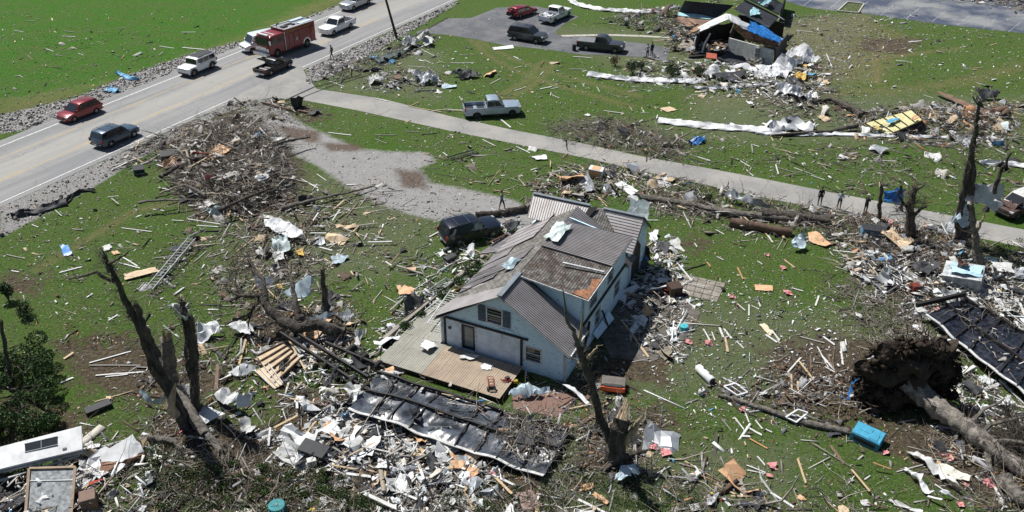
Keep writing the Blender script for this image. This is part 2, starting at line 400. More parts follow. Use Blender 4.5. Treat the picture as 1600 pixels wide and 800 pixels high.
    c = mix(math_('MULTIPLY', rag('dark', .9, 1., .25, 15), .85), c, drk)
    c = mix(math_('MULTIPLY', att('track'), .5), c, dryc)
    l.new(c, b.inputs['Base Color'])
    bp = n.new('ShaderNodeBump'); bp.inputs['Strength'].default_value = 1.0; bp.inputs['Distance'].default_value = .16
    h = math_('ADD', math_('MULTIPLY', noise(8, 8, .8), 1.0), math_('MULTIPLY', mid, .6)); l.new(h, bp.inputs['Height']); l.new(bp.outputs[0], b.inputs['Normal'])
    return m
gm.materials.append(ground_mat())

def sheet_px(name, px, z, m, sub=None):
    pts = [P(*p, 0) for p in px]; mb = MB(); mb.slab([Vector((p.x, p.y, z)) for p in pts], .3, dirn=(0, 0, 1))
    return struct(obj(name, mb, m))
# ------------------------------------------------------------------ paved surfaces
def pave_mat(name, stops, dust, stain=.4, sc1=.5, axis_dir=None, crack=True, band=None):
    m = bpy.data.materials.new(name); m.use_nodes = True; n = m.node_tree.nodes; l = m.node_tree.links; b = n['Principled BSDF']
    b.inputs['Roughness'].default_value = .85; b.inputs['Specular IOR Level'].default_value = .25
    tc = n.new('ShaderNodeTexCoord'); mp = n.new('ShaderNodeMapping'); l.new(tc.outputs['Object'], mp.inputs[0])
    if axis_dir is not None:
        mp.inputs['Rotation'].default_value = (0, 0, axis_dir); 
    mp2 = n.new('ShaderNodeMapping'); mp2.inputs['Scale'].default_value = (.06, 1, 1) if axis_dir is not None else (1, 1, 1); l.new(mp.outputs[0], mp2.inputs[0])
    def nz(src, s, d=6, r=.65):
        t = n.new('ShaderNodeTexNoise'); t.inputs['Scale'].default_value = s; t.inputs['Detail'].default_value = d; t.inputs['Roughness'].default_value = r; l.new(src, t.inputs[0]); return t.outputs[0]
    def ramp(f, st):
        r = n.new('ShaderNodeValToRGB'); e = r.color_ramp.elements
        while len(e) < len(st): e.new(.5)
        for q, (p, c) in zip(e, st): q.position = p; q.color = (*c, 1) if hasattr(c, '__len__') else (c, c, c, 1)
        l.new(f, r.inputs[0]); return r.outputs[0]
    base = ramp(nz(tc.outputs['Object'], 9, 8, .8), stops)
    st = ramp(nz(mp2.outputs[0], sc1 if axis_dir is None else .9, 5), [(.42, 0.), (.62, 1.)])
    x = n.new('ShaderNodeMix'); x.data_type = 'RGBA'; l.new(base, x.inputs[6]); x.inputs[7].default_value = (*dust, 1)
    mm = n.new('ShaderNodeMath'); mm.operation = 'MULTIPLY'; mm.inputs[1].default_value = stain; l.new(st, mm.inputs[0]); l.new(mm.outputs[0], x.inputs[0])
    out = x.outputs[2]
    if band:      # dust and mud carried along the middle of the road
        sx_ = n.new('ShaderNodeSeparateXYZ'); l.new(mp.outputs[0], sx_.inputs[0]); q_ = None
        for op, v_ in (('SUBTRACT', band[0]), ('ABSOLUTE', 0), ('DIVIDE', -band[1]), ('ADD', 1.0)):
            w_ = n.new('ShaderNodeMath'); w_.operation = op; l.new(sx_.outputs[1] if q_ is None else q_, w_.inputs[0]); w_.inputs[1].default_value = v_; q_ = w_.outputs[0]
        w_ = n.new('ShaderNodeMath'); w_.operation = 'ADD'; l.new(q_, w_.inputs[0]); n4 = n.new('ShaderNodeTexNoise'); n4.inputs['Scale'].default_value = .25; n4.inputs['Detail'].default_value = 8; n4.inputs['Roughness'].default_value = .7; l.new(tc.outputs['Object'], n4.inputs[0]); l.new(n4.outputs[0], w_.inputs[1])
        f_ = ramp(w_.outputs[0], [(.65, 0.), (1.2, .5)]); z_ = n.new('ShaderNodeMix'); z_.data_type = 'RGBA'; l.new(f_, z_.inputs[0]); l.new(out, z_.inputs[6]); z_.inputs[7].default_value = (.35, .335, .30, 1); out = z_.outputs[2]
    if crack:
        v = n.new('ShaderNodeTexVoronoi'); v.feature = 'DISTANCE_TO_EDGE'; v.inputs['Scale'].default_value = .35; 
        w_ = n.new('ShaderNodeMix'); w_.data_type = 'VECTOR'; w_.inputs[0].default_value = .35
        n3 = n.new('ShaderNodeTexNoise'); n3.inputs['Scale'].default_value = 1.5; l.new(tc.outputs['Object'], n3.inputs[0]); l.new(tc.outputs['Object'], w_.inputs[4]); l.new(n3.outputs[1], w_.inputs[5]); l.new(w_.outputs[1], v.inputs[0])
        cr = ramp(v.outputs[0], [(.0, .62), (.008, 1.)])
        y = n.new('ShaderNodeMix'); y.data_type = 'RGBA'; y.blend_type = 'MULTIPLY'; y.inputs[0].default_value = .7; l.new(out, y.inputs[6]); l.new(cr, y.inputs[7]); out = y.outputs[2]
    l.new(out, b.inputs['Base Color'])
    bp = n.new('ShaderNodeBump'); bp.inputs['Strength'].default_value = .4; bp.inputs['Distance'].default_value = .02; l.new(nz(tc.outputs['Object'], 60), bp.inputs['Height']); l.new(bp.outputs[0], b.inputs['Normal'])
    return m
# highway axis from the painted edge lines
a0, a1 = P(0, 317), P(707, 0); hd = (a1-a0).normalized(); hn = Vector((-hd.y, hd.x, 0)); RA = math.atan2(hd.y, hd.x)
def hw(s, t, z=0): q = a0+hd*s+hn*t; return Vector((q.x, q.y, z))
tw = (P(280, 118)-a0).dot(hn)                 # distance between the two white edge lines
M_ROAD = pave_mat('highway_asphalt', [(.3, (.14, .143, .147)), (.55, (.205, .208, .212)), (.75, (.28, .282, .284))], (.31, .305, .29), .5, axis_dir=-RA, band=(a0.dot(hn)+5.2, 2.9))
mb = MB(); q = [hw(-160, -.75, .012), hw(330, -.75, .012), hw(330, tw+1.3, .012), hw(-160, tw+1.3, .012)]; mb.slab(q, .25)
road = struct(obj('road', mb, M_ROAD))
M_WL = mat('white_road_paint', (.62, .62, .58), .7, var=.25, scale=6); M_YL = mat('yellow_road_paint', (.50, .34, .10), .7, var=.3, scale=5, col2=(.30, .26, .18))
def line(t, wd, m, s0=-160, s1=330):
    mb = MB(); mb.slab([hw(s0, t-wd/2, .017), hw(s1, t-wd/2, .017), hw(s1, t+wd/2, .017), hw(s0, t+wd/2, .017)], .004)
    return struct(obj('road_marking', mb, m))
line(0, .13, M_WL); line(tw, .15, M_WL)
ty1 = (P(0, 283)-a0).dot(hn); ty2 = (P(0, 248)-a0).dot(hn)
line(ty1, .11, M_YL, -160, 60); line(ty2, .11, M_YL, -160, 330)
dash = MB()
for k in range(0, 50):
    for t_, ok in ((ty1+.28, k*9-160 < 60), (ty2-.28, True)):
        if ok: dash.slab([hw(k*9-160, t_-.05, .017), hw(k*9-157, t_-.05, .017), hw(k*9-157, t_+.05, .017), hw(k*9-160, t_+.05, .017)], .004)
struct(obj('road_marking', dash, M_YL))
M_LANE = pave_mat('side_lane_asphalt', [(.3, (.17, .17, .165)), (.55, (.235, .232, .224)), (.78, (.31, .305, .295))], (.38, .36, .32), .45, .25)
lane_top = [(470, 100), (478, 118), (495, 139), (600, 155), (700, 181), (800, 203), (900, 222), (1000, 244), (1100, 262), (1200, 281), (1300, 301), (1400, 320), (1500, 340), (1700, 378)]
lane_bot = [(1700, 408), (1500, 366), (1400, 348), (1262, 322), (1150, 301), (1100, 288), (1000, 267), (925, 249), (800, 224), (700, 204), (555, 172), (460, 154), (400, 156), (345, 166), (300, 186)]
sheet_px('lane', lane_top+lane_bot, .020, M_LANE)
M_ASPH = pave_mat('dark_driveway_asphalt', [(.3, (.075, .08, .088)), (.55, (.10, .105, .115)), (.78, (.155, .155, .16))], (.20, .20, .20), .5, .3)
sheet_px('driveway', [(650, 50), (668, 44), (700, 29), (737, 28), (762, 18), (777, 12), (840, 10), (905, 26), (885, 36), (868, 49), (872, 55), (890, 57), (950, 62), (1012, 69), (1048, 76), (1040, 96), (1010, 90), (955, 86), (912, 86), (860, 78), (790, 71), (745, 62), (700, 55), (672, 52), (655, 56)], .015, M_ASPH)
M_CONC = mat('pale_concrete', (.42, .40, .36), .9, var=.15, scale=2.5, bump=.3)
sheet_px('path', [(876, 55), (915, 54), (950, 53.5), (1000, 55), (1048, 58), (1050, 60), (1000, 57.5), (950, 56), (915, 56.5), (880, 57.5)], .02, M_CONC)
M_LOT = pave_mat('parking_lot_asphalt', [(.3, (.045, .055, .085)), (.55, (.06, .075, .11)), (.8, (.10, .11, .14))], (.22, .225, .225), .95, .16)
sheet_px('parking_lot', [(1222, 0), (1250, 9), (1275, 14), (1350, 21), (1470, 38), (1600, 52), (1900, 88), (1900, -40), (1600, -62), (1180, -62)], .014, M_LOT)
mb = MB()
for a, b_ in (((1309, 17), (1324, 3)), ((1324, 3), (1350, 6)), ((1350, 6), (1341, 20)), ((1341, 20), (1309, 17))): mb.bar(P(*a, .09), P(*b_, .09), .18, .16)
isl = obj('kerb', mb, M_CONC); struct(isl)
mg = MB(); mg.slab([P(1310, 16.5, .03), P(1324.5, 3.6, .03), P(1349, 6.4, .03), P(1340.5, 19.5, .03)], .1); struct(obj('grass_island', mg, mat('island_grass', (.075, .10, .03), .95, var=.4, scale=3)))
mb = MB()
for k in range(9):
    x = 1255+k*40; y0 = 12+(k*40-20)*.128; mb.slab([P(x, y0-1, .021), P(x+1.6, y0-1, .021), P(x+22, y0-17, .021), P(x+20.4, y0-17, .021)], .004)
struct(obj('bay_marking', mb, mat('worn_grey_paint', (.34, .35, .37), .8, col2=(.13, .14, .17), scale=1.5)))
# mud patios right of the house
M_PAV = mat('patio_concrete', (.25, .225, .19), .9, var=.22, scale=2, bump=.5)
mb = MB(); g = [P(1040, 430), P(1078, 424), P(1134, 441), P(1118, 472), P(1060, 462)]
c0, c1, c2, c3 = P(1050, 425), P(1134, 443), P(1120, 473), P(1045, 455)
for i in range(6):
    for j in range(4):
        def bl(u, v_): return (c0*(1-u)+c1*u)*(1-v_)+(c3*(1-u)+c2*u)*v_
        q = [bl((i+.03)/6, (j+.04)/4), bl((i+.97)/6, (j+.04)/4), bl((i+.97)/6, (j+.96)/4), bl((i+.03)/6, (j+.96)/4)]
        zz = .05+random.uniform(-.008, .008); mb.slab([Vector((p.x, p.y, zz)) for p in q], .1)
struct(obj('paved_patio', mb, M_PAV))
M_SLAB = mat('grey_brown_slab', (.115, .105, .088), .9, var=.3, scale=1.5, bump=.5)
sheet_px('concrete_apron', [(1000, 430), (1045, 440), (1095, 490), (1062, 548), (1018, 566), (955, 560), (935, 520)], .035, M_SLAB)
M_BRICKP = mat('brick_paving', (.22, .11, .085), .9, var=.3, scale=9, bump=.4, col2=(.14, .10, .08))
sheet_px('brick_paving', [(800, 612), (832, 602), (900, 618), (890, 640), (868, 652), (802, 640)], .04, M_BRICKP)
# ------------------------------------------------------------------ vehicles
def paint(name, col, rough=.28, metal=.25, coat=.6, var=.06): return mat(name, col, rough, metal, var, 2.5, coat=coat)
M_GLASS = glass(); M_TYRE = mat('tyre_rubber', (.018, .018, .018), .85); M_RIM = mat('alloy_rim', (.42, .42, .43), .3, .8)
M_BLACKP = mat('black_trim', (.02, .02, .022), .5); M_CHROME = mat('chrome', (.6, .6, .6), .15, 1.0)
M_LAMP = mat('headlight_lens', (.75, .77, .78), .12, .3); M_TAIL = mat('tail_light_lens', (.33, .015, .012), .2)
def arch(xc, r, z0, n=7): # points of a wheel arch cut, from rear to front
    a0_ = math.asin(min(.95, (z0-r*.98)/r*0+.0)) if False else 0
    return [(xc+r*math.cos(math.pi-math.pi*i/n), max(z0, z0-.02+r*math.sin(math.pi*i/n)*1.0)) for i in range(n+1)]
def body_mesh(prof, L, W, nose=.10, tail=.06, shoulder=.05, zsh=.6):
    "side profile (x forward, z) lofted over seven stations across the width"
    mb = MB(); fr = [-1, -.93, -.6, 0, .6, .93, 1]; n = len(prof)
    for f in fr:
        for x, z in prof:
            k = abs(f)**4; q = max(0, abs(x)-L*.30)/(L*.2)
            xx = x-math.copysign((nose if x > 0 else tail)*L*.5*k*min(1, q)**2, x)
            zz = z-(shoulder*k if z > zsh else 0)
            mb.v.append((xx, f*W/2*(1-.05*min(1, q)**2*abs(f)), zz))
    for c in range(len(fr)-1):
        for i in range(n):
            j = (i+1) % n; mb.f.append((c*n+i, c*n+j, (c+1)*n+j, (c+1)*n+i)); mb.m.append(0)
    mb.f.append(tuple(range(n-1, -1, -1))); mb.m.append(0)
    mb.f.append(tuple((len(fr)-1)*n+i for i in range(n))); mb.m.append(0)
    return mb
def wheel(t, x, y, r, wd=.24, rim=None, side=1):
    mb = MB(); mb.lathe([(r*.62, -wd/2), (r*.93, -wd/2), (r, -wd*.36), (r, wd*.36), (r*.93, wd/2), (r*.62, wd/2)], axis='y', n=18)
    wh = link('wheel', mb.mesh('wheel', M_TYRE, True), t, (x, y, r))
    rb = MB(); rb.lathe([(r*.64, wd*.30*side), (r*.60, wd*.50*side), (r*.52, wd*.44*side), (r*.16, wd*.42*side), (r*.14, wd*.52*side)], axis='y', n=18)
    for k in range(5):
        a = k*2*math.pi/5; rb.bar((0.1*r*math.cos(a), wd*.49*side, .1*r*math.sin(a)), (r*.6*math.cos(a), wd*.49*side, r*.6*math.sin(a)), .05, .02, (0, 1, 0))
    link('rim', rb.mesh('rim', rim or M_RIM), wh)
    return wh
def make_car(name, label, cat, px_a, px_b, kind, pm, L=4.7, W=1.85, H=1.65, roofm=None, rim=None, group=None, opt=(), near=False):
    "px_a rear, px_b front contact points in the photo"
    A, B = P(*px_a), P(*px_b); c = (A+B)/2; d = B-A; rz = math.atan2(d.y, d.x)
    s = L/4.7
    if near:                       # px_a, px_b are the contact points of the rear and front wheel on the near side
        u_ = d.normalized(); nn_ = Vector((-u_.y, u_.x, 0)); nn_ = nn_ if nn_.y > 0 else -nn_
        xf0, xr0 = {'pickup': (.335, -.285), 'jeep': (.33, -.30), 'van': (.33, -.27), 'hatch': (.30, -.29)}.get(kind, (.31, -.28))
        c = c+nn_*(W/2-.08)-u_*(L*(xf0+xr0)/2)
    t = thing(name, label, cat, (c.x, c.y, .02), rz, group)
    r = {'pickup': .39, 'suv': .37, 'hatch': .33, 'jeep': .42, 'van': .35, 'bigsuv': .39}[kind]; g0 = .30 if kind in ('hatch',) else .38
    if kind == 'pickup':   xf, xr = L*.335, -L*.285; belt = H*.60; hood = H*.585; nose = H*.555
    elif kind == 'jeep':   xf, xr = L*.33, -L*.30; belt = H*.62; hood = H*.60; nose = H*.57
    elif kind == 'van':    xf, xr = L*.33, -L*.27; belt = H*.55; hood = H*.50; nose = H*.44
    elif kind == 'hatch':  xf, xr = L*.30, -L*.29; belt = H*.58; hood = H*.56; nose = H*.47
    else:                  xf, xr = L*.31, -L*.28; belt = H*.60; hood = H*.575; nose = H*.53
    cowl = {'pickup': L*.20, 'jeep': L*.19, 'van': L*.34, 'hatch': L*.24, 'suv': L*.20, 'bigsuv': L*.205}[kind]
    h2 = L/2; bed = kind == 'pickup'; bx = -L*.115        # cab back
    top = [(h2, nose-.16), (h2-.03, nose-.04), (h2-.12, nose+.01), (h2-.35*s, (nose+hood)/2+.05), (cowl, hood+.02)]
    if bed: top += [(bx, belt), (bx-.01, H*.38), (-h2+.06, H*.38)]
    else: top += [(cowl-.5, belt), (-h2+.12, belt+.02), (-h2+.01, belt-.12)]
    prof = [(-h2+.02, g0+.12), (-h2+.10, g0)]+arch(xr, r+.07, g0)+[(0, g0-.03)]+arch(xf, r+.07, g0)+[(h2-.12, g0), (h2, g0+.14)]+top
    body = obj('body', body_mesh(prof, L, W, nose=.07 if kind != 'jeep' else .02, tail=.06 if not bed else .01, shoulder=.05, zsh=H*.45), pm, t, True, 40)
    lower = MB(); lower.box((0, 0, g0+.04), (L*.93, W*.80, .14)); obj('underbody', lower, M_BLACKP, t)
    if bed:
        zb = belt-.02; y = W/2-.06
        for sy in (-1, 1):
            m_ = MB(); pr = [(bx-.02, H*.34), (bx-.02, zb), (-h2+.04, zb), (-h2+.04, H*.34)]
            m_.slab([Vector((x, sy*(W/2-.01), z)) for x, z in pr], .10, dirn=(0, sy, 0)); obj('bed_side', m_, pm, t, bevel=.02)
        m_ = MB(); m_.box((-h2+.05, 0, (zb+H*.34)/2), (.08, W-.2, zb-H*.34)); obj('tailgate', m_, pm, t, bevel=.015)
        m_ = MB(); m_.box(((bx-h2)/2, 0, H*.385), (h2+bx-.1, W-.22, .02)); obj('bed_liner', m_, M_BLACKP if 'whitebed' not in opt else mat('grey_bed', (.2, .2, .2)), t)
        if 'cover' in opt: m_ = MB(); m_.box(((bx-h2)/2, 0, zb+.015), (h2+bx-.06, W-.1, .05)); obj('bed_cover', m_, mat('tonneau', (.16, .165, .18), .6), t, bevel=.01)
    # greenhouse
    if kind == 'pickup':   b0, b1, t0, t1 = bx+.03, cowl+.06, bx+.14, cowl-.62
    elif kind == 'jeep':   b0, b1, t0, t1 = -h2+.16, cowl+.02, -h2+.22, cowl-.18
    elif kind == 'van':    b0, b1, t0, t1 = -h2+.06, cowl+.05, -h2+.12, cowl-.55
    elif kind == 'hatch':  b0, b1, t0, t1 = -h2+.10, cowl+.12, -h2+.55, cowl-.78
    else:                  b0, b1, t0, t1 = -h2+.08, cowl+.10, -h2+.36, cowl-.62
    wb, wt = W/2-.07, W/2-.20 if kind != 'jeep' else W/2-.13
    if kind == 'van': wt = W/2-.12
    zb_, zt = belt-.05, H
    def yy(z): return wb+(wt-wb)*(z-zb_)/(zt-zb_)
    cb = MB(); fr = [-1, -.9, -.5, 0, .5, .9, 1]; pr = [(b0, zb_), (b1, zb_), (t1+.06, zt-.09), (t1-.05, zt-.03), ((t0+t1)/2, zt), (t0+.08, zt-.02), (t0, zt-.08)]
    for f in fr:
        for x, z in pr: cb.v.append((x, f*yy(z), z-.05*abs(f)**3*(1 if z > zb_+.1 else 0)))
    n = len(pr)
    for c_ in range(len(fr)-1):
        for i in range(n): j = (i+1) % n; cb.f.append((c_*n+i, c_*n+j, (c_+1)*n+j, (c_+1)*n+i)); cb.m.append(0)
    cb.f += [tuple(range(n-1, -1, -1)), tuple((len(fr)-1)*n+i for i in range(n))]; cb.m += [0, 0]
    obj('cabin', cb, roofm or pm, t, True, 40)
    # glass panels lie a little proud of the greenhouse
    def face_quad(xa, za, xb, zb2, y1, y2, off, nm):
        m_ = MB(); dx, dz = xb-xa, zb2-za; Ln = math.hypot(dx, dz); nx_, nz_ = off*dz/Ln, -off*dx/Ln
        m_.slab([(xa+nx_, -y1, za+nz_), (xa+nx_, y1, za+nz_), (xb+nx_, y2, zb2+nz_), (xb+nx_, -y2, zb2+nz_)], .02); obj(nm, m_, M_GLASS, t)
    lerp = lambda a, b, k: a+(b-a)*k
    k1, k2 = .10, .92
    face_quad(lerp(b1, t1+.06, k1), lerp(zb_, zt-.09, k1), lerp(b1, t1+.06, k2), lerp(zb_, zt-.09, k2), yy(zb_)*.93, yy(zt)*.90, .02, 'windshield')
    face_quad(lerp(b0, t0, .92), lerp(zb_, zt-.08, .92), lerp(b0, t0, .30), lerp(zb_, zt-.08, .30), yy(zt)*.82, yy(zb_)*.85, .02, 'rear_window')
    za, zc = lerp(zb_, zt, .16), lerp(zb_, zt, .78)
    xl = lambda z: lerp(b0, t0, (z-zb_)/(zt-zb_)); xr_ = lambda z: lerp(b1, t1, (z-zb_)/(zt-zb_))
    cuts = {'pickup': [.03, .48, .90], 'jeep': [.03, .34, .64, .93], 'hatch': [.06, .26, .56, .90], 'van': [.70, .93], 'suv': [.04, .27, .58, .92], 'bigsuv': [.03, .30, .60, .91]}[kind]
    for sy in (-1, 1):
        for i in range(len(cuts)-1):
            c1_, c2_ = cuts[i]+.012, cuts[i+1]-.012
            pts = [(lerp(xl(za), xr_(za), c1_), za), (lerp(xl(za), xr_(za), c2_), za), (lerp(xl(zc), xr_(zc), c2_), zc), (lerp(xl(zc), xr_(zc), c1_), zc)]
            m_ = MB(); m_.slab([(x, sy*(yy(z)+.012), z-.02) for x, z in pts], .02, dirn=(0, sy, 0)); obj('side_window', m_, M_GLASS, t)
        m_ = MB(); m_.box((cowl-.18, sy*(W/2+.09), belt+.12), (.13, .2, .15)); obj('side_mirror', m_, pm if kind != 'pickup' else M_BLACKP, t, bevel=.03)
        hx = h2-.10*L*.13-.03; m_ = MB(); m_.box((hx-.10, sy*(W/2-.24), nose-.10), (.24, .40, .16)); obj('headlight', m_, M_LAMP, t, bevel=.03)
        m_ = MB(); tz = belt-.14; m_.box((-h2+.10, sy*(W/2-.07), tz), (.16, .14, .32 if kind != 'hatch' else .22)); obj('tail_light', m_, M_TAIL, t, bevel=.02)
        m_ = MB(); m_.box((0, sy*(W/2-.0), g0+.03), (xf-xr-2*r-.2, .06, .07)); obj('sill', m_, M_BLACKP, t)
        for dx in ((.15, -.75) if kind != 'van' else (.9,)):
            m_ = MB(); m_.box((dx*s, sy*(W/2+.01), belt-.17), (.17, .03, .03)); obj('door_handle', m_, pm, t)
        if kind == 'jeep' or 'flares' in opt:
            for xw in (xf, xr):
                m_ = MB(); rr = r+.08
                for i in range(7):
                    a1_, a2_ = math.pi*i/7, math.pi*(i+1)/7
                    m_.bar((xw+rr*math.cos(a1_), sy*(W/2+.02), g0+rr*math.sin(a1_)), (xw+rr*math.cos(a2_), sy*(W/2+.02), g0+rr*math.sin(a2_)), .16, .05, (0, 1, 0))
                obj('fender_flare', m_, M_BLACKP, t)
        wheel(t, xf, sy*(W/2-.115), r, .25, rim, sy); wheel(t, xr, sy*(W/2-.13), r, .25, rim, sy)
    m_ = MB(); m_.box((h2-.07, 0, nose-.16), (.12, W*.50, .22)); obj('grille', m_, M_CHROME if 'chrome' in opt else M_BLACKP, t, bevel=.02)
    m_ = MB(); m_.box((h2-.08, 0, g0+.10), (.2, W*.80, .18)); obj('front_bumper', m_, M_CHROME if 'chrome' in opt else (M_BLACKP if kind in ('jeep',) or 'blackbump' in opt else pm), t, bevel=.05)
    m_ = MB(); m_.box((-h2+.03, 0, g0+.10), (.16, W*.86, .18)); obj('rear_bumper', m_, M_CHROME if (bed and 'blackbump' not in opt) else M_BLACKP, t, bevel=.04)
    m_ = MB(); m_.box((-h2-.055+.0, 0, g0+.14), (.02, .32, .13)); obj('licence_plate', m_, mat('plate', (.55, .56, .58), .5), t)
    if 'rails' in opt:
        for sy in (-1, 1):
            m_ = MB(); m_.tube([(t0+.15, sy*(wt-.05), zt-.02), (t0+.3, sy*(wt-.05), zt+.05), (t1-.3, sy*(wt-.05), zt+.05), (t1-.12, sy*(wt-.05), zt-.03)], .022, 6); obj('roof_rail', m_, M_CHROME, t)
        for x in (lerp(t0, t1, .3), lerp(t0, t1, .7)):
            m_ = MB(); m_.box((x, 0, zt+.05), (.06, 2*wt-.1, .025)); obj('roof_bar', m_, M_CHROME, t)
    if kind == 'jeep':
        sp = wheel(t, -h2-.05, 0, r*.95, .24, rim, 1); sp.name = 'spare_wheel'; sp.rotation_euler = (0, 0, math.pi/2); sp.location = (-h2-.04, 0, H*.52)
        m_ = MB(); m_.box(((t0+t1)/2-.1, 0, zt+.015), (t1-t0-.5, wt*1.8, .04)); obj('roof_panel', m_, M_BLACKP, t, bevel=.02)
    return t
P_RED = paint('dark_red_paint', (.21, .012, .018)); P_BLUE = paint('steel_blue_paint', (.045, .080, .125), metal=.3); P_WHITE = paint('white_paint', (.74, .75, .76), .35, 0)
P_SILV = paint('silver_paint', (.36, .385, .41), .33, .45); P_DGREY = paint('dark_grey_paint', (.045, .050, .062), .35, .2, coat=.3); P_BLACK = paint('black_paint', (.0035, .004, .006), .4, .0, coat=.0)
P_NAVY = paint('blue_black_paint', (.004, .006, .016), .25, .1, coat=.5); P_SILVB = paint('pale_silver_paint', (.33, .40, .48), .35, .3)

make_car('red_hatchback', 'dark red crossover hatchback driving on the highway, leftmost vehicle in the photo', 'car', (151, 178), (117.5, 191), 'hatch', P_RED, 4.5, 1.86, 1.66, near=True)
make_car('blue_suv', 'steel blue SUV driving on the near lane of the highway', 'suv', (175, 230.5), (210, 215), 'suv', P_BLUE, 4.65, 1.86, 1.70, opt=('rails',), near=True)
make_car('white_jeep', 'white boxy off-road vehicle with black roof on the far lane', 'off-roader', (332.5, 107.5), (304, 120), 'jeep', P_WHITE, 4.76, 1.9, 1.88, near=True)
make_car('white_van', 'white van with pale blue roof behind the fire truck', 'van', (438, 70), (384, 82), 'van', P_WHITE, 5.6, 2.0, 2.15, roofm=paint('pale_blue_white', (.55, .64, .70), .4, 0))
make_car('black_pickup', 'old black pickup truck with open bed beside the fire truck', 'pickup truck', (424, 119), (452.5, 106.5), 'pickup', P_BLACK, 5.0, 1.85, 1.6, opt=('whitebed',), near=True)
make_car('white_pickup', 'white crew cab pickup driving behind the fire truck', 'pickup truck', (547.5, 45), (522.5, 56), 'pickup', P_WHITE, 5.8, 2.0, 1.92, opt=('chrome',), near=True)
make_car('silver_pickup', 'silver pickup on the highway at the top edge of the photo', 'pickup truck', (576, 7.5), (552.5, 17.5), 'pickup', P_SILV, 5.8, 2.0, 1.92, opt=('chrome',), near=True)
make_car('grey_suv', 'large dark grey SUV parked on the asphalt driveway', 'suv', (805, 64), (837, 69), 'bigsuv', P_DGREY, 5.1, 2.0, 1.92, opt=('rails', 'chrome'), near=True)
make_car('grey_pickup', 'dark grey pickup with covered bed parked near the damaged brick house', 'pickup truck', (916, 79.5), (960, 84), 'pickup', P_DGREY, 5.85, 2.0, 1.9, opt=('cover',), near=True)
make_car('silver_pickup', 'silver grey crew cab pickup with black wheels parked on grass by the lane', 'pickup truck', (745, 186), (801, 182.5), 'pickup', P_SILVB, 6.0, 2.02, 1.96, rim=M_BLACKP, opt=('blackbump',), near=True)
make_car('black_suv', 'shiny black SUV with roof rails beside the blue house', 'suv', (718, 385), (770, 372), 'bigsuv', P_NAVY, 5.0, 2.0, 1.80, opt=('rails', 'blackbump'), near=True)
wp = make_car('white_pickup', 'white work pickup with lettered doors and debris in its bed', 'pickup truck', (866, 37.5), (889, 26.5), 'pickup', P_WHITE, 5.9, 2.0, 1.9, opt=('blackbump',), near=True)
for sy in (-1,):
    mb = MB()
    for r_, (x0_, n_) in enumerate(((.1, 7), (.25, 5))):
        for k in range(n_): mb.box((.75-x0_-k*.17, sy*1.005, .98-.15*r_), (.10, .012, .09))
    o = obj('door_lettering', mb, mat('blue_grey_letters', (.10, .14, .20)), wp); o['label'] = 'illegible dark lettering on the door'
mb = MB(); me_, fc = rag_t(5); mb.add([tuple(Vector(v)*1.0+Vector((-1.9, 0, 1.12))) for v in me_], [tuple(f) for f in fc]); tag(recenter(adopt(wp, obj('white_sheeting', mb, P_WHITE)) and bpy.data.objects['white_sheeting']) if False else obj('bed_load', mb, mat('white_cloth', (.72, .74, .76), .8), wp), None, None)
# wrecked cars
wr = make_car('wrecked_red_car', 'crushed red car with torn open rear on the driveway', 'car', (800, 29), (833, 19), 'hatch', P_RED, 4.6, 1.8, 1.45)
mb = MB(); v_, f_ = rag_t(9, 5); mb.add([(x*1.3-1.95, y*1.5, z*2.0+.98) for x, y, z in v_], [tuple(f) for f in f_]); obj('torn_tailgate', mb, P_BLACK, wr)
mb = MB(); v_, f_ = rag_t(12, 5); mb.add([(x*.7-2.1, y*1.5-.2, z*2.2+1.15) for x, y, z in v_], [tuple(f) for f in f_]); obj('bent_hatch', mb, P_RED, wr)
M_RUST = mat('burnt_brown_paint', (.10, .045, .032), .75, .1, .35, 4, bump=.4, col2=(.05, .04, .04))
bw = make_car('burnt_suv', 'rust brown wrecked SUV with white dusty roof beside the lane', 'suv', (1625, 318), (1556, 343), 'bigsuv', M_RUST, 5.0, 1.95, 1.75, roofm=mat('dusty_white_paint', (.5, .5, .48), .7), opt=('blackbump',))
mb = MB(); v_, f_ = rag_t(21, 5); mb.add([(x*1.2+1.6, y*1.5, z*1.3+1.12) for x, y, z in v_], [tuple(f) for f in f_]); obj('buckled_hood', mb, M_RUST, bw)

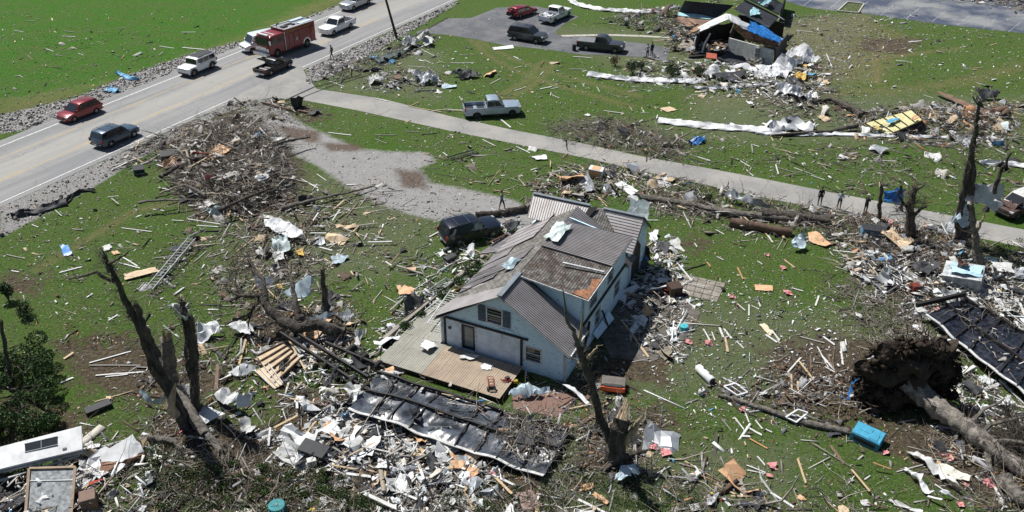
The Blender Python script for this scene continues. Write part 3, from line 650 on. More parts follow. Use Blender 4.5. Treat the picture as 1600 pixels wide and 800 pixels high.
# ---- fire truck
def fire_truck():
    A, B = P(478, 76), P(438, 90); d = B-A; u_ = d.normalized(); nn_ = Vector((-u_.y, u_.x, 0)); nn_ = nn_ if nn_.y > 0 else -nn_; c = (A+B)/2+nn_*1.2-u_*.1
    t = thing('fire_truck', 'red fire engine with chrome front bumper and gold lettering on the highway', 'fire truck', (c.x, c.y, .02), math.atan2(d.y, d.x)); t.scale = (.84, .98, 1.05)
    FR = paint('fire_engine_red', (.22, .010, .014), .3, .05); GOLD = mat('gold_leaf', (.34, .22, .07), .4, .5); SIL = mat('silver_grey_deck', (.30, .31, .33), .5, .4); WH = mat('white_reflective', (.7, .7, .7), .4)
    L, W = 9.6, 2.5; cx0, cx1 = 1.45, 4.35
    prof = [(1.50, .55), (2.35, .55)]+arch(3.0, .62, .55)+[(3.7, .55), (4.25, .55), (4.38, .75), (4.38, 1.55), (4.2, 2.55), (3.9, 2.72), (1.50, 2.72)]
    obj('cab', body_mesh(prof, 9, W, .03, 0, .02, 2.3), FR, t, True, 40, bevel=.03)
    mb = MB(); mb.slab([(4.41, -1.08, 1.62), (4.41, 1.08, 1.62), (4.27, 1.05, 2.42), (4.27, -1.05, 2.42)], .03); obj('windshield', mb, M_GLASS, t)
    mb = MB(); mb.box((4.42, 0, 1.15), (.06, 1.5, .55)); obj('grille', mb, M_CHROME, t)
    mb = MB(); mb.box((4.72, 0, .68), (.62, 2.45, .34)); obj('front_bumper', mb, M_CHROME, t, bevel=.04)
    mb = MB(); mb.box((4.05, 0, 2.80), (.32, 1.9, .17)); obj('light_bar', mb, WH, t, bevel=.03)
    mb = MB(); mb.box((2.65, 0, 2.74), (.55, 1.7, .02)); 
    obj('roof_lettering', MB_text(2.95, 2.0), WH, t)['label'] = 'illegible white lettering across the cab roof'
    for sy in (-1, 1):
        for x0_, x1_ in ((1.75, 2.55), (2.95, 3.85)):
            mb = MB(); mb.box(((x0_+x1_)/2, sy*1.255, 2.02), (x1_-x0_, .02, .72)); obj('side_window', mb, M_GLASS, t)
        mb = MB(); mb.box((4.30, sy*1.42, 2.05), (.14, .28, .5)); obj('side_mirror', mb, M_CHROME, t, bevel=.03)
        mb = MB(); mb.box((4.43, sy*.98, 1.12), (.05, .34, .34)); obj('headlight', mb, M_LAMP, t)
        mb = MB(); mb.box((1.33, sy*1.262, 1.65), (.12, .03, 2.1)); obj('trim_strip', mb, WH, t)
        for x in (3.0, -2.75): wheel(t, x, sy*1.08, .54, .36, M_RIM, sy)
        mb = MB(); rr = .70
        for i in range(8):
            a1_, a2_ = math.pi*i/8, math.pi*(i+1)/8; mb.bar((-2.75+rr*math.cos(a1_), sy*1.265, .55+rr*math.sin(a1_)), (-2.75+rr*math.cos(a2_), sy*1.265, .55+rr*math.sin(a2_)), .02, .16, (0, 0, 1))
        obj('wheel_arch_trim', mb, M_CHROME, t)
        mb = MB()
        for k in range(13):
            if k == 8: continue
            mb.box((.75-k*.33, sy*1.268, 2.66), (.20, .012, .24)); mb.box((.75-k*.33+.02, sy*1.275, 2.66), (.07, .012, .12), mi=1)
        o = obj('gold_lettering', mb, [GOLD, FR], t); o['label'] = 'illegible gold lettering along the top of the body side'
        mb = MB(); mb.box((-4.0, sy*1.268, 1.9), (.10, .012, .5)); mb.box((-4.28, sy*1.268, 1.9), (.10, .012, .5)); obj('number_marking', mb, GOLD, t)
        mb = MB(); mb.lathe([(.24, 1.262*sy), (.24, 1.272*sy)], (-.9, 0, 1.55), 'y', 14); obj('round_emblem', mb, mat('pale_emblem', (.45, .42, .38)), t)
        mb = MB()
        for x in (.55, -.35, -1.45, -3.6): mb.box((x, sy*1.256, 1.6), (.03, .02, 1.5))
        mb.box((-1.6, sy*1.256, 2.42), (5.6, .02, .03)); obj('locker_seam', mb, M_BLACKP, t)
    prof = [(-4.55, .60)]+[(-3.5, .60)]+arch(-2.75, .64, .60)+[(-2.0, .60), (1.25, .60), (1.25, 2.92), (-4.6, 2.92)]
    obj('body', body_mesh(prof, 9.3, W, 0, .0, .0, 5), FR, t, False)
    mb = MB(); mb.box((-1.65, 0, .72), (5.4, 2.1, .3)); mb.box((1.9, 0, .62), (5, 1.2, .25)); obj('chassis', mb, M_BLACKP, t)
    mb = MB(); mb.box((-1.68, 0, 2.93), (5.75, 2.3, .03)); obj('deck', mb, SIL, t)
    for y in (-.78, .78): mb = MB(); mb.box((-3.15, y, 3.02), (2.4, .62, .14)); obj('deck_locker', mb, mat('pale_blue_panel', (.52, .62, .68), .45), t, bevel=.02)
    for y in (-1.19, 1.19): mb = MB(); mb.box((-1.68, y, 2.98), (5.8, .12, .10)); obj('edge_rail', mb, WH, t)
    mb = MB(); mb.box((.35, .3, 3.02), (.9, .6, .16)); mb.box((-.9, -.1, 3.0), (1.2, .34, .12)); mb.box((-1.3, .45, 3.0), (.5, .3, .12)); mb.tube([(.9, -.5, 2.95), (.9, -.5, 3.25), (.4, -.5, 3.3)], .06, 8); obj('deck_equipment', mb, M_BLACKP, t)
    mb = MB(); mb.box((1.37, 0, 2.3), (.25, 2.2, .7)); obj('cab_gap', mb, M_BLACKP, t)
    mb = MB(); mb.box((-4.66, 0, .62), (.2, 2.4, .2)); obj('rear_step', mb, M_CHROME, t)
    for sy in (-1, 1): mb = MB(); mb.box((-4.6, sy*1.0, 2.4), (.04, .2, .3)); obj('tail_light', mb, M_TAIL, t)
def MB_text(x, wd):
    mb = MB()
    for k in range(8): mb.box((x, -wd/2+.12+k*.25, 2.735), (.30, .15, .015))
    return mb
fire_truck()
# ------------------------------------------------------------------ the blue house
HA, HB = P(692, 541), P(882, 597); HW_ = 8.75
hu = (HB-HA).normalized(); hv = Vector((-hu.y, hu.x, 0))
HYAW = math.atan2(hu.y, hu.x)
house = thing('blue_house', 'storm-damaged pale blue house with grey metal and shingle roof and a shed dormer', 'house', HA, HYAW)
def siding_mat():
    m = bpy.data.materials.new('blue_siding'); m.use_nodes = True; n = m.node_tree.nodes; l = m.node_tree.links; b = n['Principled BSDF']; b.inputs['Roughness'].default_value = .75
    tc = n.new('ShaderNodeTexCoord'); sx = n.new('ShaderNodeSeparateXYZ'); l.new(tc.outputs['Object'], sx.inputs[0])
    md = n.new('ShaderNodeMath'); md.operation = 'MODULO'; md.inputs[1].default_value = .15; l.new(sx.outputs[2], md.inputs[0])
    r = n.new('ShaderNodeValToRGB'); r.color_ramp.elements[0].position = .0; r.color_ramp.elements[0].color = (.25, .25, .25, 1); r.color_ramp.elements[1].position = .03; r.color_ramp.elements[1].color = (1, 1, 1, 1)
    l.new(md.outputs[0], r.inputs[0])
    nz = n.new('ShaderNodeTexNoise'); nz.inputs['Scale'].default_value = 2.3; nz.inputs['Detail'].default_value = 8; nz.inputs['Roughness'].default_value = .75; l.new(tc.outputs['Object'], nz.inputs[0])
    c = n.new('ShaderNodeValToRGB'); e = c.color_ramp.elements; e[0].position = .33; e[0].color = (.30, .38, .40, 1); e[1].position = .43; e[1].color = (.60, .80, .92, 1); q = e.new(.7); q.color = (.68, .87, .97, 1); l.new(nz.outputs[0], c.inputs[0])
    n2 = n.new('ShaderNodeTexNoise'); n2.inputs['Scale'].default_value = 5; n2.inputs['Detail'].default_value = 3; mp = n.new('ShaderNodeMapping'); mp.inputs['Scale'].default_value = (.5, .5, 2.2); l.new(tc.outputs['Object'], mp.inputs[0]); l.new(mp.outputs[0], n2.inputs[0])
    s = n.new('ShaderNodeValToRGB'); s.color_ramp.elements[0].position = .665; s.color_ramp.elements[0].color = (1, 1, 1, 1); s.color_ramp.elements[1].position = .69; s.color_ramp.elements[1].color = (.18, .19, .2, 1); l.new(n2.outputs[0], s.inputs[0])
    x = n.new('ShaderNodeMix'); x.data_type = 'RGBA'; x.blend_type = 'MULTIPLY'; x.inputs[0].default_value = 1; l.new(c.outputs[0], x.inputs[6]); l.new(s.outputs[0], x.inputs[7])
    lp = n.new('ShaderNodeMix'); lp.data_type = 'RGBA'; lp.blend_type = 'MULTIPLY'; lp.inputs[0].default_value = .45; l.new(x.outputs[2], lp.inputs[6]); l.new(r.outputs[0], lp.inputs[7])
    l.new(lp.outputs[2], b.inputs['Base Color'])
    bp = n.new('ShaderNodeBump'); bp.inputs['Strength'].default_value = .5; bp.inputs['Distance'].default_value = .015; l.new(r.outputs[0], bp.inputs['Height']); l.new(bp.outputs[0], b.inputs['Normal'])
    return m
M_SIDE = siding_mat()
M_MET = mat('grey_metal_roofing', (.36, .342, .345), .45, .15, .12, .8, col2=(.255, .235, .23))
M_RIB = mat('metal_roof_rib', (.22, .21, .22), .5, .25)
def shingle_mat(name, cols):
    m = bpy.data.materials.new(name); m.use_nodes = True; n = m.node_tree.nodes; l = m.node_tree.links; b = n['Principled BSDF']; b.inputs['Roughness'].default_value = .95
    tc = n.new('ShaderNodeTexCoord'); br = n.new('ShaderNodeTexBrick'); br.inputs['Scale'].default_value = 1; br.inputs['Brick Width'].default_value = .5; br.inputs['Row Height'].default_value = .17; br.inputs['Mortar Size'].default_value = .018
    mp = n.new('ShaderNodeMapping'); mp.inputs['Rotation'].default_value = (0, 0, math.pi/2); l.new(tc.outputs['Object'], mp.inputs[0]); l.new(mp.outputs[0], br.inputs[0])
    br.inputs[1].default_value = (*cols[0], 1); br.inputs[2].default_value = (*cols[1], 1); br.inputs[3].default_value = (*(Vector(cols[0])*.25), 1)
    nz = n.new('ShaderNodeTexNoise'); nz.inputs['Scale'].default_value = 1.6; nz.inputs['Detail'].default_value = 9; nz.inputs['Roughness'].default_value = .75; l.new(tc.outputs['Object'], nz.inputs[0])
    r = n.new('ShaderNodeValToRGB'); e = r.color_ramp.elements; e[0].position = .44; e[0].color = (0, 0, 0, 1); e[1].position = .56; e[1].color = (1, 1, 1, 1); l.new(nz.outputs[0], r.inputs[0])
    x = n.new('ShaderNodeMix'); x.data_type = 'RGBA'; l.new(r.outputs[0], x.inputs[0]); l.new(br.outputs[0], x.inputs[6]); 
    y = n.new('ShaderNodeMix'); y.data_type = 'RGBA'; y.blend_type = 'MULTIPLY'; y.inputs[0].default_value = 1; l.new(br.outputs[0], y.inputs[6]); y.inputs[7].default_value = (*cols[2], 1); l.new(y.outputs[2], x.inputs[7])
    l.new(x.outputs[2], b.inputs['Base Color'])
    bp = n.new('ShaderNodeBump'); bp.inputs['Distance'].default_value = .03; l.new(br.outputs[1], bp.inputs['Height']); bp.invert = True; l.new(bp.outputs[0], b.inputs['Normal'])
    return m
M_SH1 = shingle_mat('old_grey_shingles', [(.17, .165, .155), (.25, .24, .225), (.55, .52, .48)])
M_SH2 = shingle_mat('torn_brown_shingles', [(.12, .115, .108), (.21, .195, .18), (.45, .36, .31)])
M_WT = mat('white_trim', (.62, .64, .64), .6, var=.2, scale=4); M_DKW = mat('dark_wood_and_shade', (.035, .028, .024), .8, var=.3); M_BLK = mat('interior_shade_black', (.012, .012, .013), .9)  # near-black interior material puts indoor shade into the colour
M_SHUT = mat('blue_grey_shutter', (.11, .145, .19), .7, var=.2, scale=6); M_PLY = mat('plywood', (.50, .33, .19), .85, var=.2, scale=3, col2=(.42, .24, .12))
H_E, H_R, H_D = 2.5, 5.35, 12.3          # eave, ridge, depth
def hp(nm, mb, m, **k): return obj(nm, mb, m, house, **k)
# front gable wall with real openings
def wall_with_holes(nm, outline, holes, y, th, m, plane='x'):
    "outline/holes in (a,z); plane x: wall along local x at y; plane y: wall along local y at x=y. Triangulated around the holes."
    bm = bmesh.new(); loops = []
    def lp(pts):
        vs = [bm.verts.new((p[0], 0, p[1])) for p in pts]; return [bm.edges.new((vs[i], vs[(i+1) % len(vs)])) for i in range(len(vs))]
    es = lp(outline)
    for h in holes: es += lp([(h[0], h[1]), (h[2], h[1]), (h[2], h[3]), (h[0], h[3])])
    bmesh.ops.triangle_fill(bm, edges=es, use_beauty=True, use_dissolve=False)
    bad = [f for f in bm.faces if any(h[0] < f.calc_center_median().x < h[2] and h[1] < f.calc_center_median().z < h[3] for h in holes)]
    bmesh.ops.delete(bm, geom=bad, context='FACES_ONLY')
    me = bpy.data.meshes.new(nm); r = bmesh.ops.extrude_face_region(bm, geom=bm.faces[:]); bmesh.ops.translate(bm, vec=(0, th, 0), verts=[g for g in r['geom'] if isinstance(g, bmesh.types.BMVert)])
    for v in bm.verts:
        if plane == 'x': v.co = Vector((v.co.x, y+v.co.y, v.co.z))
        else: v.co = Vector((y-v.co.y, v.co.x, v.co.z))
    bmesh.ops.recalc_face_normals(bm, faces=bm.faces); bm.to_mesh(me); bm.free(); me.materials.append(m)
    return link(nm, me, house)
W = HW_
door = (1.45, .32, 2.45, 2.32); win1 = (6.05, .95, 7.05, 1.95); winU = (3.35, 3.05, 4.35, 4.15)
wall_with_holes('front_wall', [(0, 0), (W, 0), (W, H_E), (W/2, H_R-.08), (0, H_E)], [door, win1, winU], 0, .16, M_SIDE)
pm_ = mat('pale_porch_wall', (.74, .82, .90), .75, var=.12, scale=1.5, col2=(.50, .58, .66))
wall_with_holes('porch_wall', [(.33, .02), (5.67, .02), (5.67, 2.44), (.33, 2.44)], [(1.36, .3, 2.54, 2.43)], -.014, .01, pm_)
def window(x0, z0, x1, z1, y=0, plane='x', parent=house, broken=True, th=.05):
    def T(a, b, c): return (a, y+b, c) if plane == 'x' else (y-b, a, c)
    fw = .09; mb = MB()
    def bx(a0_, a1_, b0_, b1_, c0_, c1_, m_=None):
        q = [T(a0_, b0_, c0_), T(a1_, b1_, c1_)]; mn = [min(q[0][i], q[1][i]) for i in range(3)]; mx = [max(q[0][i], q[1][i]) for i in range(3)]
        mb.box([(mn[i]+mx[i])/2 for i in range(3)], [mx[i]-mn[i] for i in range(3)])
    bx(x0-fw, x0, -.03, .05, z0-fw, z1+fw); bx(x1, x1+fw, -.03, .05, z0-fw, z1+fw); bx(x0, x1, -.03, .05, z1, z1+fw); bx(x0, x1, -.05, .05, z0-fw, z0)
    zm = (z0+z1)/2; bx(x0, x1, .02, .06, zm-.03, zm+.03)
    w_ = obj('window', mb, M_WT, parent)
    mb = MB(); bx(x0, x1, .07, .08, z0, z1); obj('pane', mb, mat('window_glass', (.02, .025, .028), .08, spec=.9), w_)
    mb = MB()
    for k in range(5): zz = z0+(z1-z0)*(.12+.19*k); bx(x0+.03, x1-.03, .055, .062, zz, zz+.04)
    obj('blind', mb, mat('pale_blind', (.35, .36, .36), .8), w_)
    return w_
window(*win1); wu = window(*winU)
for x0_, x1_ in ((2.72, 3.24), (4.46, 4.98)):
    mb = MB(); mb.box(((x0_+x1_)/2, -.03, 3.6), (x1_-x0_, .05, 1.25))
    for k in range(14): mb.box(((x0_+x1_)/2, -.06, 3.08+k*.08), (x1_-x0_-.1, .02, .03))
    hp('shutter', mb, M_SHUT)
mb = MB(); mb.box((1.95, .08, 1.32), (1.0, .06, 2.0)); dr = hp('door', mb, mat('navy_door', (.022, .032, .06), .5))
mb = MB(); mb.box((1.98, .035, 1.38), (.62, .03, 1.5)); obj('door_glass', mb, mat('pale_door_glass', (.20, .235, .23), .2), dr)
mb = MB()
for x in (1.40, 2.50): mb.box((x, -.02, 1.34), (.1, .06, 2.12))
mb.box((1.95, -.02, 2.40), (1.2, .06, .1)); obj('frame', mb, M_WT, dr)
mb = MB(); mb.box((3.05, -.05, 2.52), (6.3, .12, .13)); mb.box((.25, -.04, 1.3), (.13, .09, 2.4)); mb.box((5.75, -.04, 1.45), (.14, .09, 2.2)); hp('porch_ledger', mb, M_DKW)
mb = MB(); mb.bar((5.2, -.06, 2.78), (4.3, -.06, 2.76), .04, .12); hp('hanging_trim', mb, M_SIDE)
mb = MB(); mb.tube([(4.4, -.08, 2.4), (4.42, -.12, 2.0), (4.35, -.14, 1.75)], .035, 6); hp('broken_fixture', mb, M_WT)
mb = MB(); mb.lathe([(.12, -.09), (.10, -.02)], (.62, 0, 1.75), 'y', 10); hp('wall_lamp', mb, M_BLACKP)
for x, y in ((0, 0), (W, 0)): mb = MB(); mb.box((x, y-.012, H_E/2), (.12, .06, H_E)); mb.box((x+(.012 if x else -.012), .06, H_E/2), (.06, .12, H_E)); hp('corner_board', mb, M_WT)
# right wall: two storeys under the dormer
D0, D1, DE = 2.85, 10.9, 4.55
hl = [(3.2, .9, 4.1, 1.9), (5.1, 1.0, 6.0, 2.05), (8.9, 1.0, 9.9, 2.0), (3.9, 3.1, 5.2, 4.0), (7.3, 3.05, 8.3, 4.1), (1.1, .9, 1.8, 1.9)]
o = wall_with_holes('side_wall', [(0, 0), (H_D, 0), (H_D, H_E), (D1, H_E), (D1, DE), (D0, DE), (D0, H_E), (0, H_E)], hl, W, .16, M_SIDE, 'y')
for h in hl: window(*h, y=W, plane='y')
mb = MB(); mb.box((W+.05, (D0+D1)/2, 2.62), (.12, D1-D0+.3, .18)); hp('side_ledger', mb, M_DKW)
for a, b_ in (((W+.09, 3.0, .2), (W+.15, 3.6, 2.4)), ((W+.5, 6.6, .05), (W+.12, 6.2, 1.6))): mb = MB(); mb.bar(a, b_, .14, .1); hp('leaning_board', mb, M_DKW)
mb = MB(); mb.slab([(W+.1, 4.6, .75), (W+.35, 4.9, .2), (W+.55, 7.6, .2), (W+.2, 7.4, .85)], .05); hp('hanging_siding', mb, M_SIDE)
mb = MB(); mb.box((0.08, H_D/2, H_E/2), (.16, H_D-.4, H_E)); hp('far_side_wall', mb, M_SIDE)
mb = MB(); mb.slab([(.2, H_D-.1, 0), (W-.2, H_D-.1, 0), (W-.2, H_D-.1, H_E-.05), (W/2, H_D-.1, H_R-.2), (.2, H_D-.1, H_E-.05)], .12); hp('back_wall', mb, M_SIDE)
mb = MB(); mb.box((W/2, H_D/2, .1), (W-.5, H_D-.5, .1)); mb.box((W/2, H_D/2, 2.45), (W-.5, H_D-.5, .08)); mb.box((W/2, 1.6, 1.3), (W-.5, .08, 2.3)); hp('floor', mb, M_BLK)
# roof slopes; every slope is a slab with standing ribs
def slope(nm, q, m, n=0, th=.08, parent=house, ribm=None, rib_h=.045, warp=0, seed=1):
    "q: eave-start, eave-end, ridge-end, ridge-start. n ribs run from eave to ridge"
    a, b_, c, d = [Vector(p) for p in q]; rr = random.Random(seed); N = 12; mb = MB(); g = []
    nm_ = ((b_-a).cross(d-a)).normalized()
    if nm_.z < 0: nm_ = -nm_
    off = {}
    for i in range(N+1):
        for j in range(5):
            u, v_ = i/N, j/4; p = (a*(1-u)+b_*u)*(1-v_)+(d*(1-u)+c*u)*v_
            h = warp*math.sin(u*7+seed)*math.sin(v_*4+seed*2)+warp*rr.uniform(-.25, .25)*(1 if warp else 0)
            off[(i, j)] = p+nm_*h
    o0 = len(mb.v); 
    for s_ in (0, 1):
        for i in range(N+1):
            for j in range(5): mb.v.append(tuple(off[(i, j)]-nm_*th*s_))
    K = (N+1)*5
    for i in range(N):
        for j in range(4):
            k = i*5+j; mb.f += [(k, k+5, k+6, k+1), (k+K, k+1+K, k+6+K, k+5+K)]; mb.m += [0, 0]
    ring = [i*5 for i in range(N+1)]+[N*5+j for j in range(1, 5)]+[i*5+4 for i in range(N-1, -1, -1)]+[j for j in range(3, 0, -1)]
    for i in range(len(ring)): p_, q_ = ring[i], ring[(i+1) % len(ring)]; mb.f.append((p_, q_, q_+K, p_+K)); mb.m.append(0)
    o = obj(nm, mb, m, parent)
    if n:
        rb = MB()
        n = int(n*1.9)
        for k in range(n+1):
            u = k/n*N; i = min(N-1, int(u)); fr = u-i
            pts = [off[(i, j)]*(1-fr)+off[(i+1, j)]*fr+nm_*(rib_h/2) for j in range(5)]
            for j in range(4): rb.bar(pts[j], pts[j+1], .028, rib_h*.7, nm_)
        obj('rib', rb, ribm or M_RIB, o)
    return o
ov = .35
zE = H_E-.18; xr_o, xl_o = W+ov, -ov
kz = (H_R-H_E)/(W/2)                     # slope
zo = H_E-kz*ov+.10; zr = H_R+.10
# right slope: metal in front of the dormer, metal behind it
slope('metal_roof', [(xr_o, -.35, zo), (xr_o, D0-.1, zo), (W/2, 2.55, zr), (W/2, -.35, zr)], M_MET, 9, seed=2)
slope('metal_roof', [(xr_o, D1, zo), (xr_o, H_D+.2, zo), (W/2, H_D+.2, zr), (W/2, 8.8, zr)], M_MET, 8, seed=3)
# left slope: grey shingles with a few metal sheets left
slope('shingle_roof', [(xl_o, -.30, zo), (xl_o, H_D, zo), (W/2, H_D, zr-.03), (W/2, -.30, zr-.03)], M_SH1, 0, seed=4)
slope('metal_roof', [(xl_o-.1, -.42, zo+.10), (xl_o+.1, 1.9, zo+.12), (W/2-.1, .9, zr+.04), (W/2-.02, -.42, zr+.05)], M_MET, 0, .03, warp=.05, seed=5)
for k, (y0, y1, u0, u1) in enumerate(((3.0, 4.2, .02, .52), (4.0, 5.3, .0, .62), (5.0, 6.6, .05, .80), (6.8, 8.4, .0, .34), (8.6, 12.4, .02, .60))):
    f_ = lambda u, y, z: (xl_o+(W/2-xl_o)*u, y, zo+(zr-zo)*u+z)
    slope('loose_metal_sheet', [f_(u0, y0-.3, .09), f_(u0, y1-.0, .07), f_(u1, y1+.5, .06), f_(u1, y0+.35, .09)], M_MET, 3 if k > 2 else 4, .02, warp=.025, rib_h=.03, seed=10+k)
mb = MB(); mb.slab([(-.3, 3.3, zo+.22), (1.3, 2.7, zo+1.0), (1.9, 3.0, zo+1.45), (.4, 3.5, zo+.50)], .03); hp('curled_metal_sheet', mb, M_MET)
# dormer
zd = DE+.10; 
slope('dormer_shingle_roof', [(W+.30, D0-.18, zd), (W+.30, D0+4.3, zd), (W/2-.02, D0+4.1, zr+.03), (W/2-.02, D0-.5, zr+.03)], M_SH2, 0, .10, seed=6)
mb = MB(); mb.slab([(W+.28, D0-.15, zd+.06), (W+.28, D0+2.4, zd+.06), (W-.25, D0+2.0, zd+.17), (W-.05, D0+.9, zd+.13), (W-.6, D0+.3, zd+.24), (W-.8, D0-.2, zd+.28)], .05); hp('bare_decking', mb, mat('orange_brown_decking', (.32, .15, .08), .9, var=.3, scale=4))
slope('dormer_metal_roof', [(W+.32, D0+4.15, zd+.10), (W+.32, D1+.35, zd+.08), (W/2-.05, D1-1.0, zr+.12), (W/2-.05, D0+3.3, zr+.14)], M_MET, 12, .05, seed=7)
mb = MB(); zl = lambda x: H_E+kz*(W-x)-.02
mb.slab([(W, D0, H_E-.05), (W, D0, DE+.02), (W/2+.1, D0, zr-.02), (W/2+.1, D0, zr-.14)], .12, dirn=(0, -1, 0)); hp('dormer_cheek', mb, M_SIDE)
mb = MB(); mb.slab([(W, D1, H_E-.05), (W, D1, DE+.02), (W/2+.1, D1, zr-.02), (W/2+.1, D1, zr-.14)], .12, dirn=(0, 1, 0)); hp('dormer_cheek', mb, M_SIDE)
mb = MB(); mb.bar((W+.34, D0-.3, zd-.04), (W+.34, D1+.4, zd-.04), .05, .14); mb.bar((W+.30, D0-.22, zd-.04), (W/2+.1, D0-.52, zr-.06), .05, .12); hp('fascia', mb, M_WT)
mb = MB(); mb.bar((W-2.4, D0+2.2, zd+.72), (W+.15, D0+3.1, zd+.18), .13, .09); hp('loose_gutter', mb, M_WT)
# ridge cap, fascias, soffit, gutter
mb = MB(); mb.bar((W/2, -.38, zr+.05), (W/2, 2.6, zr+.05), .34, .05); hp('ridge_cap', mb, mat('blue_grey_ridge_metal', (.22, .25, .27), .45, .3))
mb = MB(); mb.bar((xr_o+.02, -.36, zo-.05), (W/2, -.36, zr-.05), .04, .16, (0, 1, 0)); mb.bar((xl_o-.02, -.36, zo-.05), (W/2, -.36, zr-.05), .04, .18, (0, 1, 0)); hp('rake_board', mb, mat('grey_trim', (.26, .28, .28), .7))
mb = MB(); mb.box((xr_o+.04, 1.2, zo-.08), (.12, 2.9, .12)); hp('gutter', mb, M_WT)
mb = MB(); mb.box((W+.17, -.17, zo-.16), (.38, .36, .03)); hp('soffit', mb, M_WT)
# black sheet painted as shade of a dormer roof hole, white wad over it
mb = MB(); hx, hy, hz = 5.35, 8.4, zr-.28
mb.slab([(4.75, 7.6, 5.50), (5.9, 7.4, 5.28), (6.4, 8.3, 5.18), (5.7, 9.2, 5.32), (4.7, 8.8, 5.50)], .03); hp('hole_shade_sheet', mb, M_BLK)
v_, f_ = rag_t(33, 6); mb = MB(); mb.add([(x*1.1+4.65, y*2.4+8.2, z*.55+5.75) for x, y, z in v_], [tuple(f) for f in f_]); hp('peeled_roof_membrane', mb, mat('pale_mint_membrane', (.55, .64, .62), .6, var=.15))
v_, f_ = rag_t(35, 6); mb = MB(); mb.add([(x*.8+2.9, y*1.5+4.4, z*.7+4.8) for x, y, z in v_], [tuple(f) for f in f_]); hp('bent_flashing', mb, mat('pale_blue_flashing', (.36, .46, .50), .45, .3))
# rear wing, ridge across
YR, YE, YB = 13.9, 11.9, 15.9; zwr, zwe = 4.95, 3.1
slope('wing_metal_roof', [(.6, 12.2, 3.8), (5.0, 12.2, 3.85), (5.0, YR, zwr), (.3, YR, zwr)], M_MET, 13, seed=21)
slope('wing_metal_roof', [(W+.25, YE-.2, zwe-.05), (W+.25, YR, zwr), (5.9, YR, zwr+.02), (8.4, YE-.2, zwe)], M_MET, 7, seed=22)
slope('wing_shingle_roof', [(8.45, YE-.25, zwe-.1), (5.95, YR, zwr-.06), (4.8, YR, zwr-.02), (4.9, YE, zwe+1.3)], M_SH1, 0, seed=23)
slope('wing_metal_roof', [(.3, YB+.2, zwe), (W+.25, YB+.2, zwe), (W+.25, YR, zwr-.02), (.3, YR, zwr-.02)], M_MET, 24, seed=24)
mb = MB(); mb.slab([(4.9, YR-.3, zwr+.08), (5.5, YR-.1, zwr+.12), (5.1, YR-1.5, zwr-.5), (4.7, YR-1.6, zwr-.6)], .04); hp('roof_gap_shade', mb, M_BLK)  # black sheet paints the shade of a torn gap on the roof
mb = MB(); mb.slab([(W, YE, 0), (W, YB, 0), (W, YB, zwe-.05), (W, YR, zwr-.12), (W, YE, zwe-.1)], .14); mb.box((W/2, YB-.1, 1.3), (W-.3, .14, 2.6)); mb.box((.4, YR, 1.3), (.14, 3.8, 2.6)); hp('wing_wall', mb, M_SIDE)
mb = MB(); mb.slab([(W+.02, 12.6, .1), (W+.02, 14.6, .1), (W+.02, 14.5, 2.3), (W+.02, 13.7, 3.1), (W+.02, 13.2, 2.6), (W+.02, 12.6, 2.8)], .03); hp('wall_opening_shade', mb, M_DKW)  # dark sheet on the wall stands in for shade in an opening
mb = MB(); mb.bar((W+.28, YE-.2, zwe-.1), (W+.28, YR, zwr-.06), .05, .16); mb.bar((W+.28, YR, zwr-.06), (W+.28, YB+.1, zwe-.1), .05, .16); hp('rake_board', mb, M_BLACKP)
mb = MB(); mb.bar((.3, YR, zwr+.07), (4.9, YR, zwr+.07), .28, .05); mb.bar((5.9, YR, zwr+.07), (W+.25, YR, zwr+.07), .28, .05); hp('ridge_cap', mb, mat('blue_grey_ridge_metal', (.22, .25, .27)))
v_, f_ = rag_t(37, 5); mb = MB(); mb.add([(x*1.6+W-.55, y*.6+YR+1.1, z*.5+zwr+.0-1.1+(y+.5)*1.6) for x, y, z in v_], [tuple(f) for f in f_]); hp('curled_roof_sheet', mb, mat('pale_mint_membrane', (.55, .64, .62)))
# low lean-to roof remains on the left rear
slope('porch_metal_roof', [(-2.2, 9.3, 1.5), (-1.2, 11.9, 1.9), (.3, 11.7, 2.55), (-.25, 9.0, 2.4)], M_MET, 7, warp=.04, seed=31)
mb = MB(); mb.slab([(-1.9, 10.4, 1.95), (-1.2, 12.0, 2.05), (-.8, 12.0, 2.3), (-1.5, 10.4, 2.2)], .04); hp('rust_red_panel', mb, mat('rust_red_wood', (.16, .06, .045), .8))
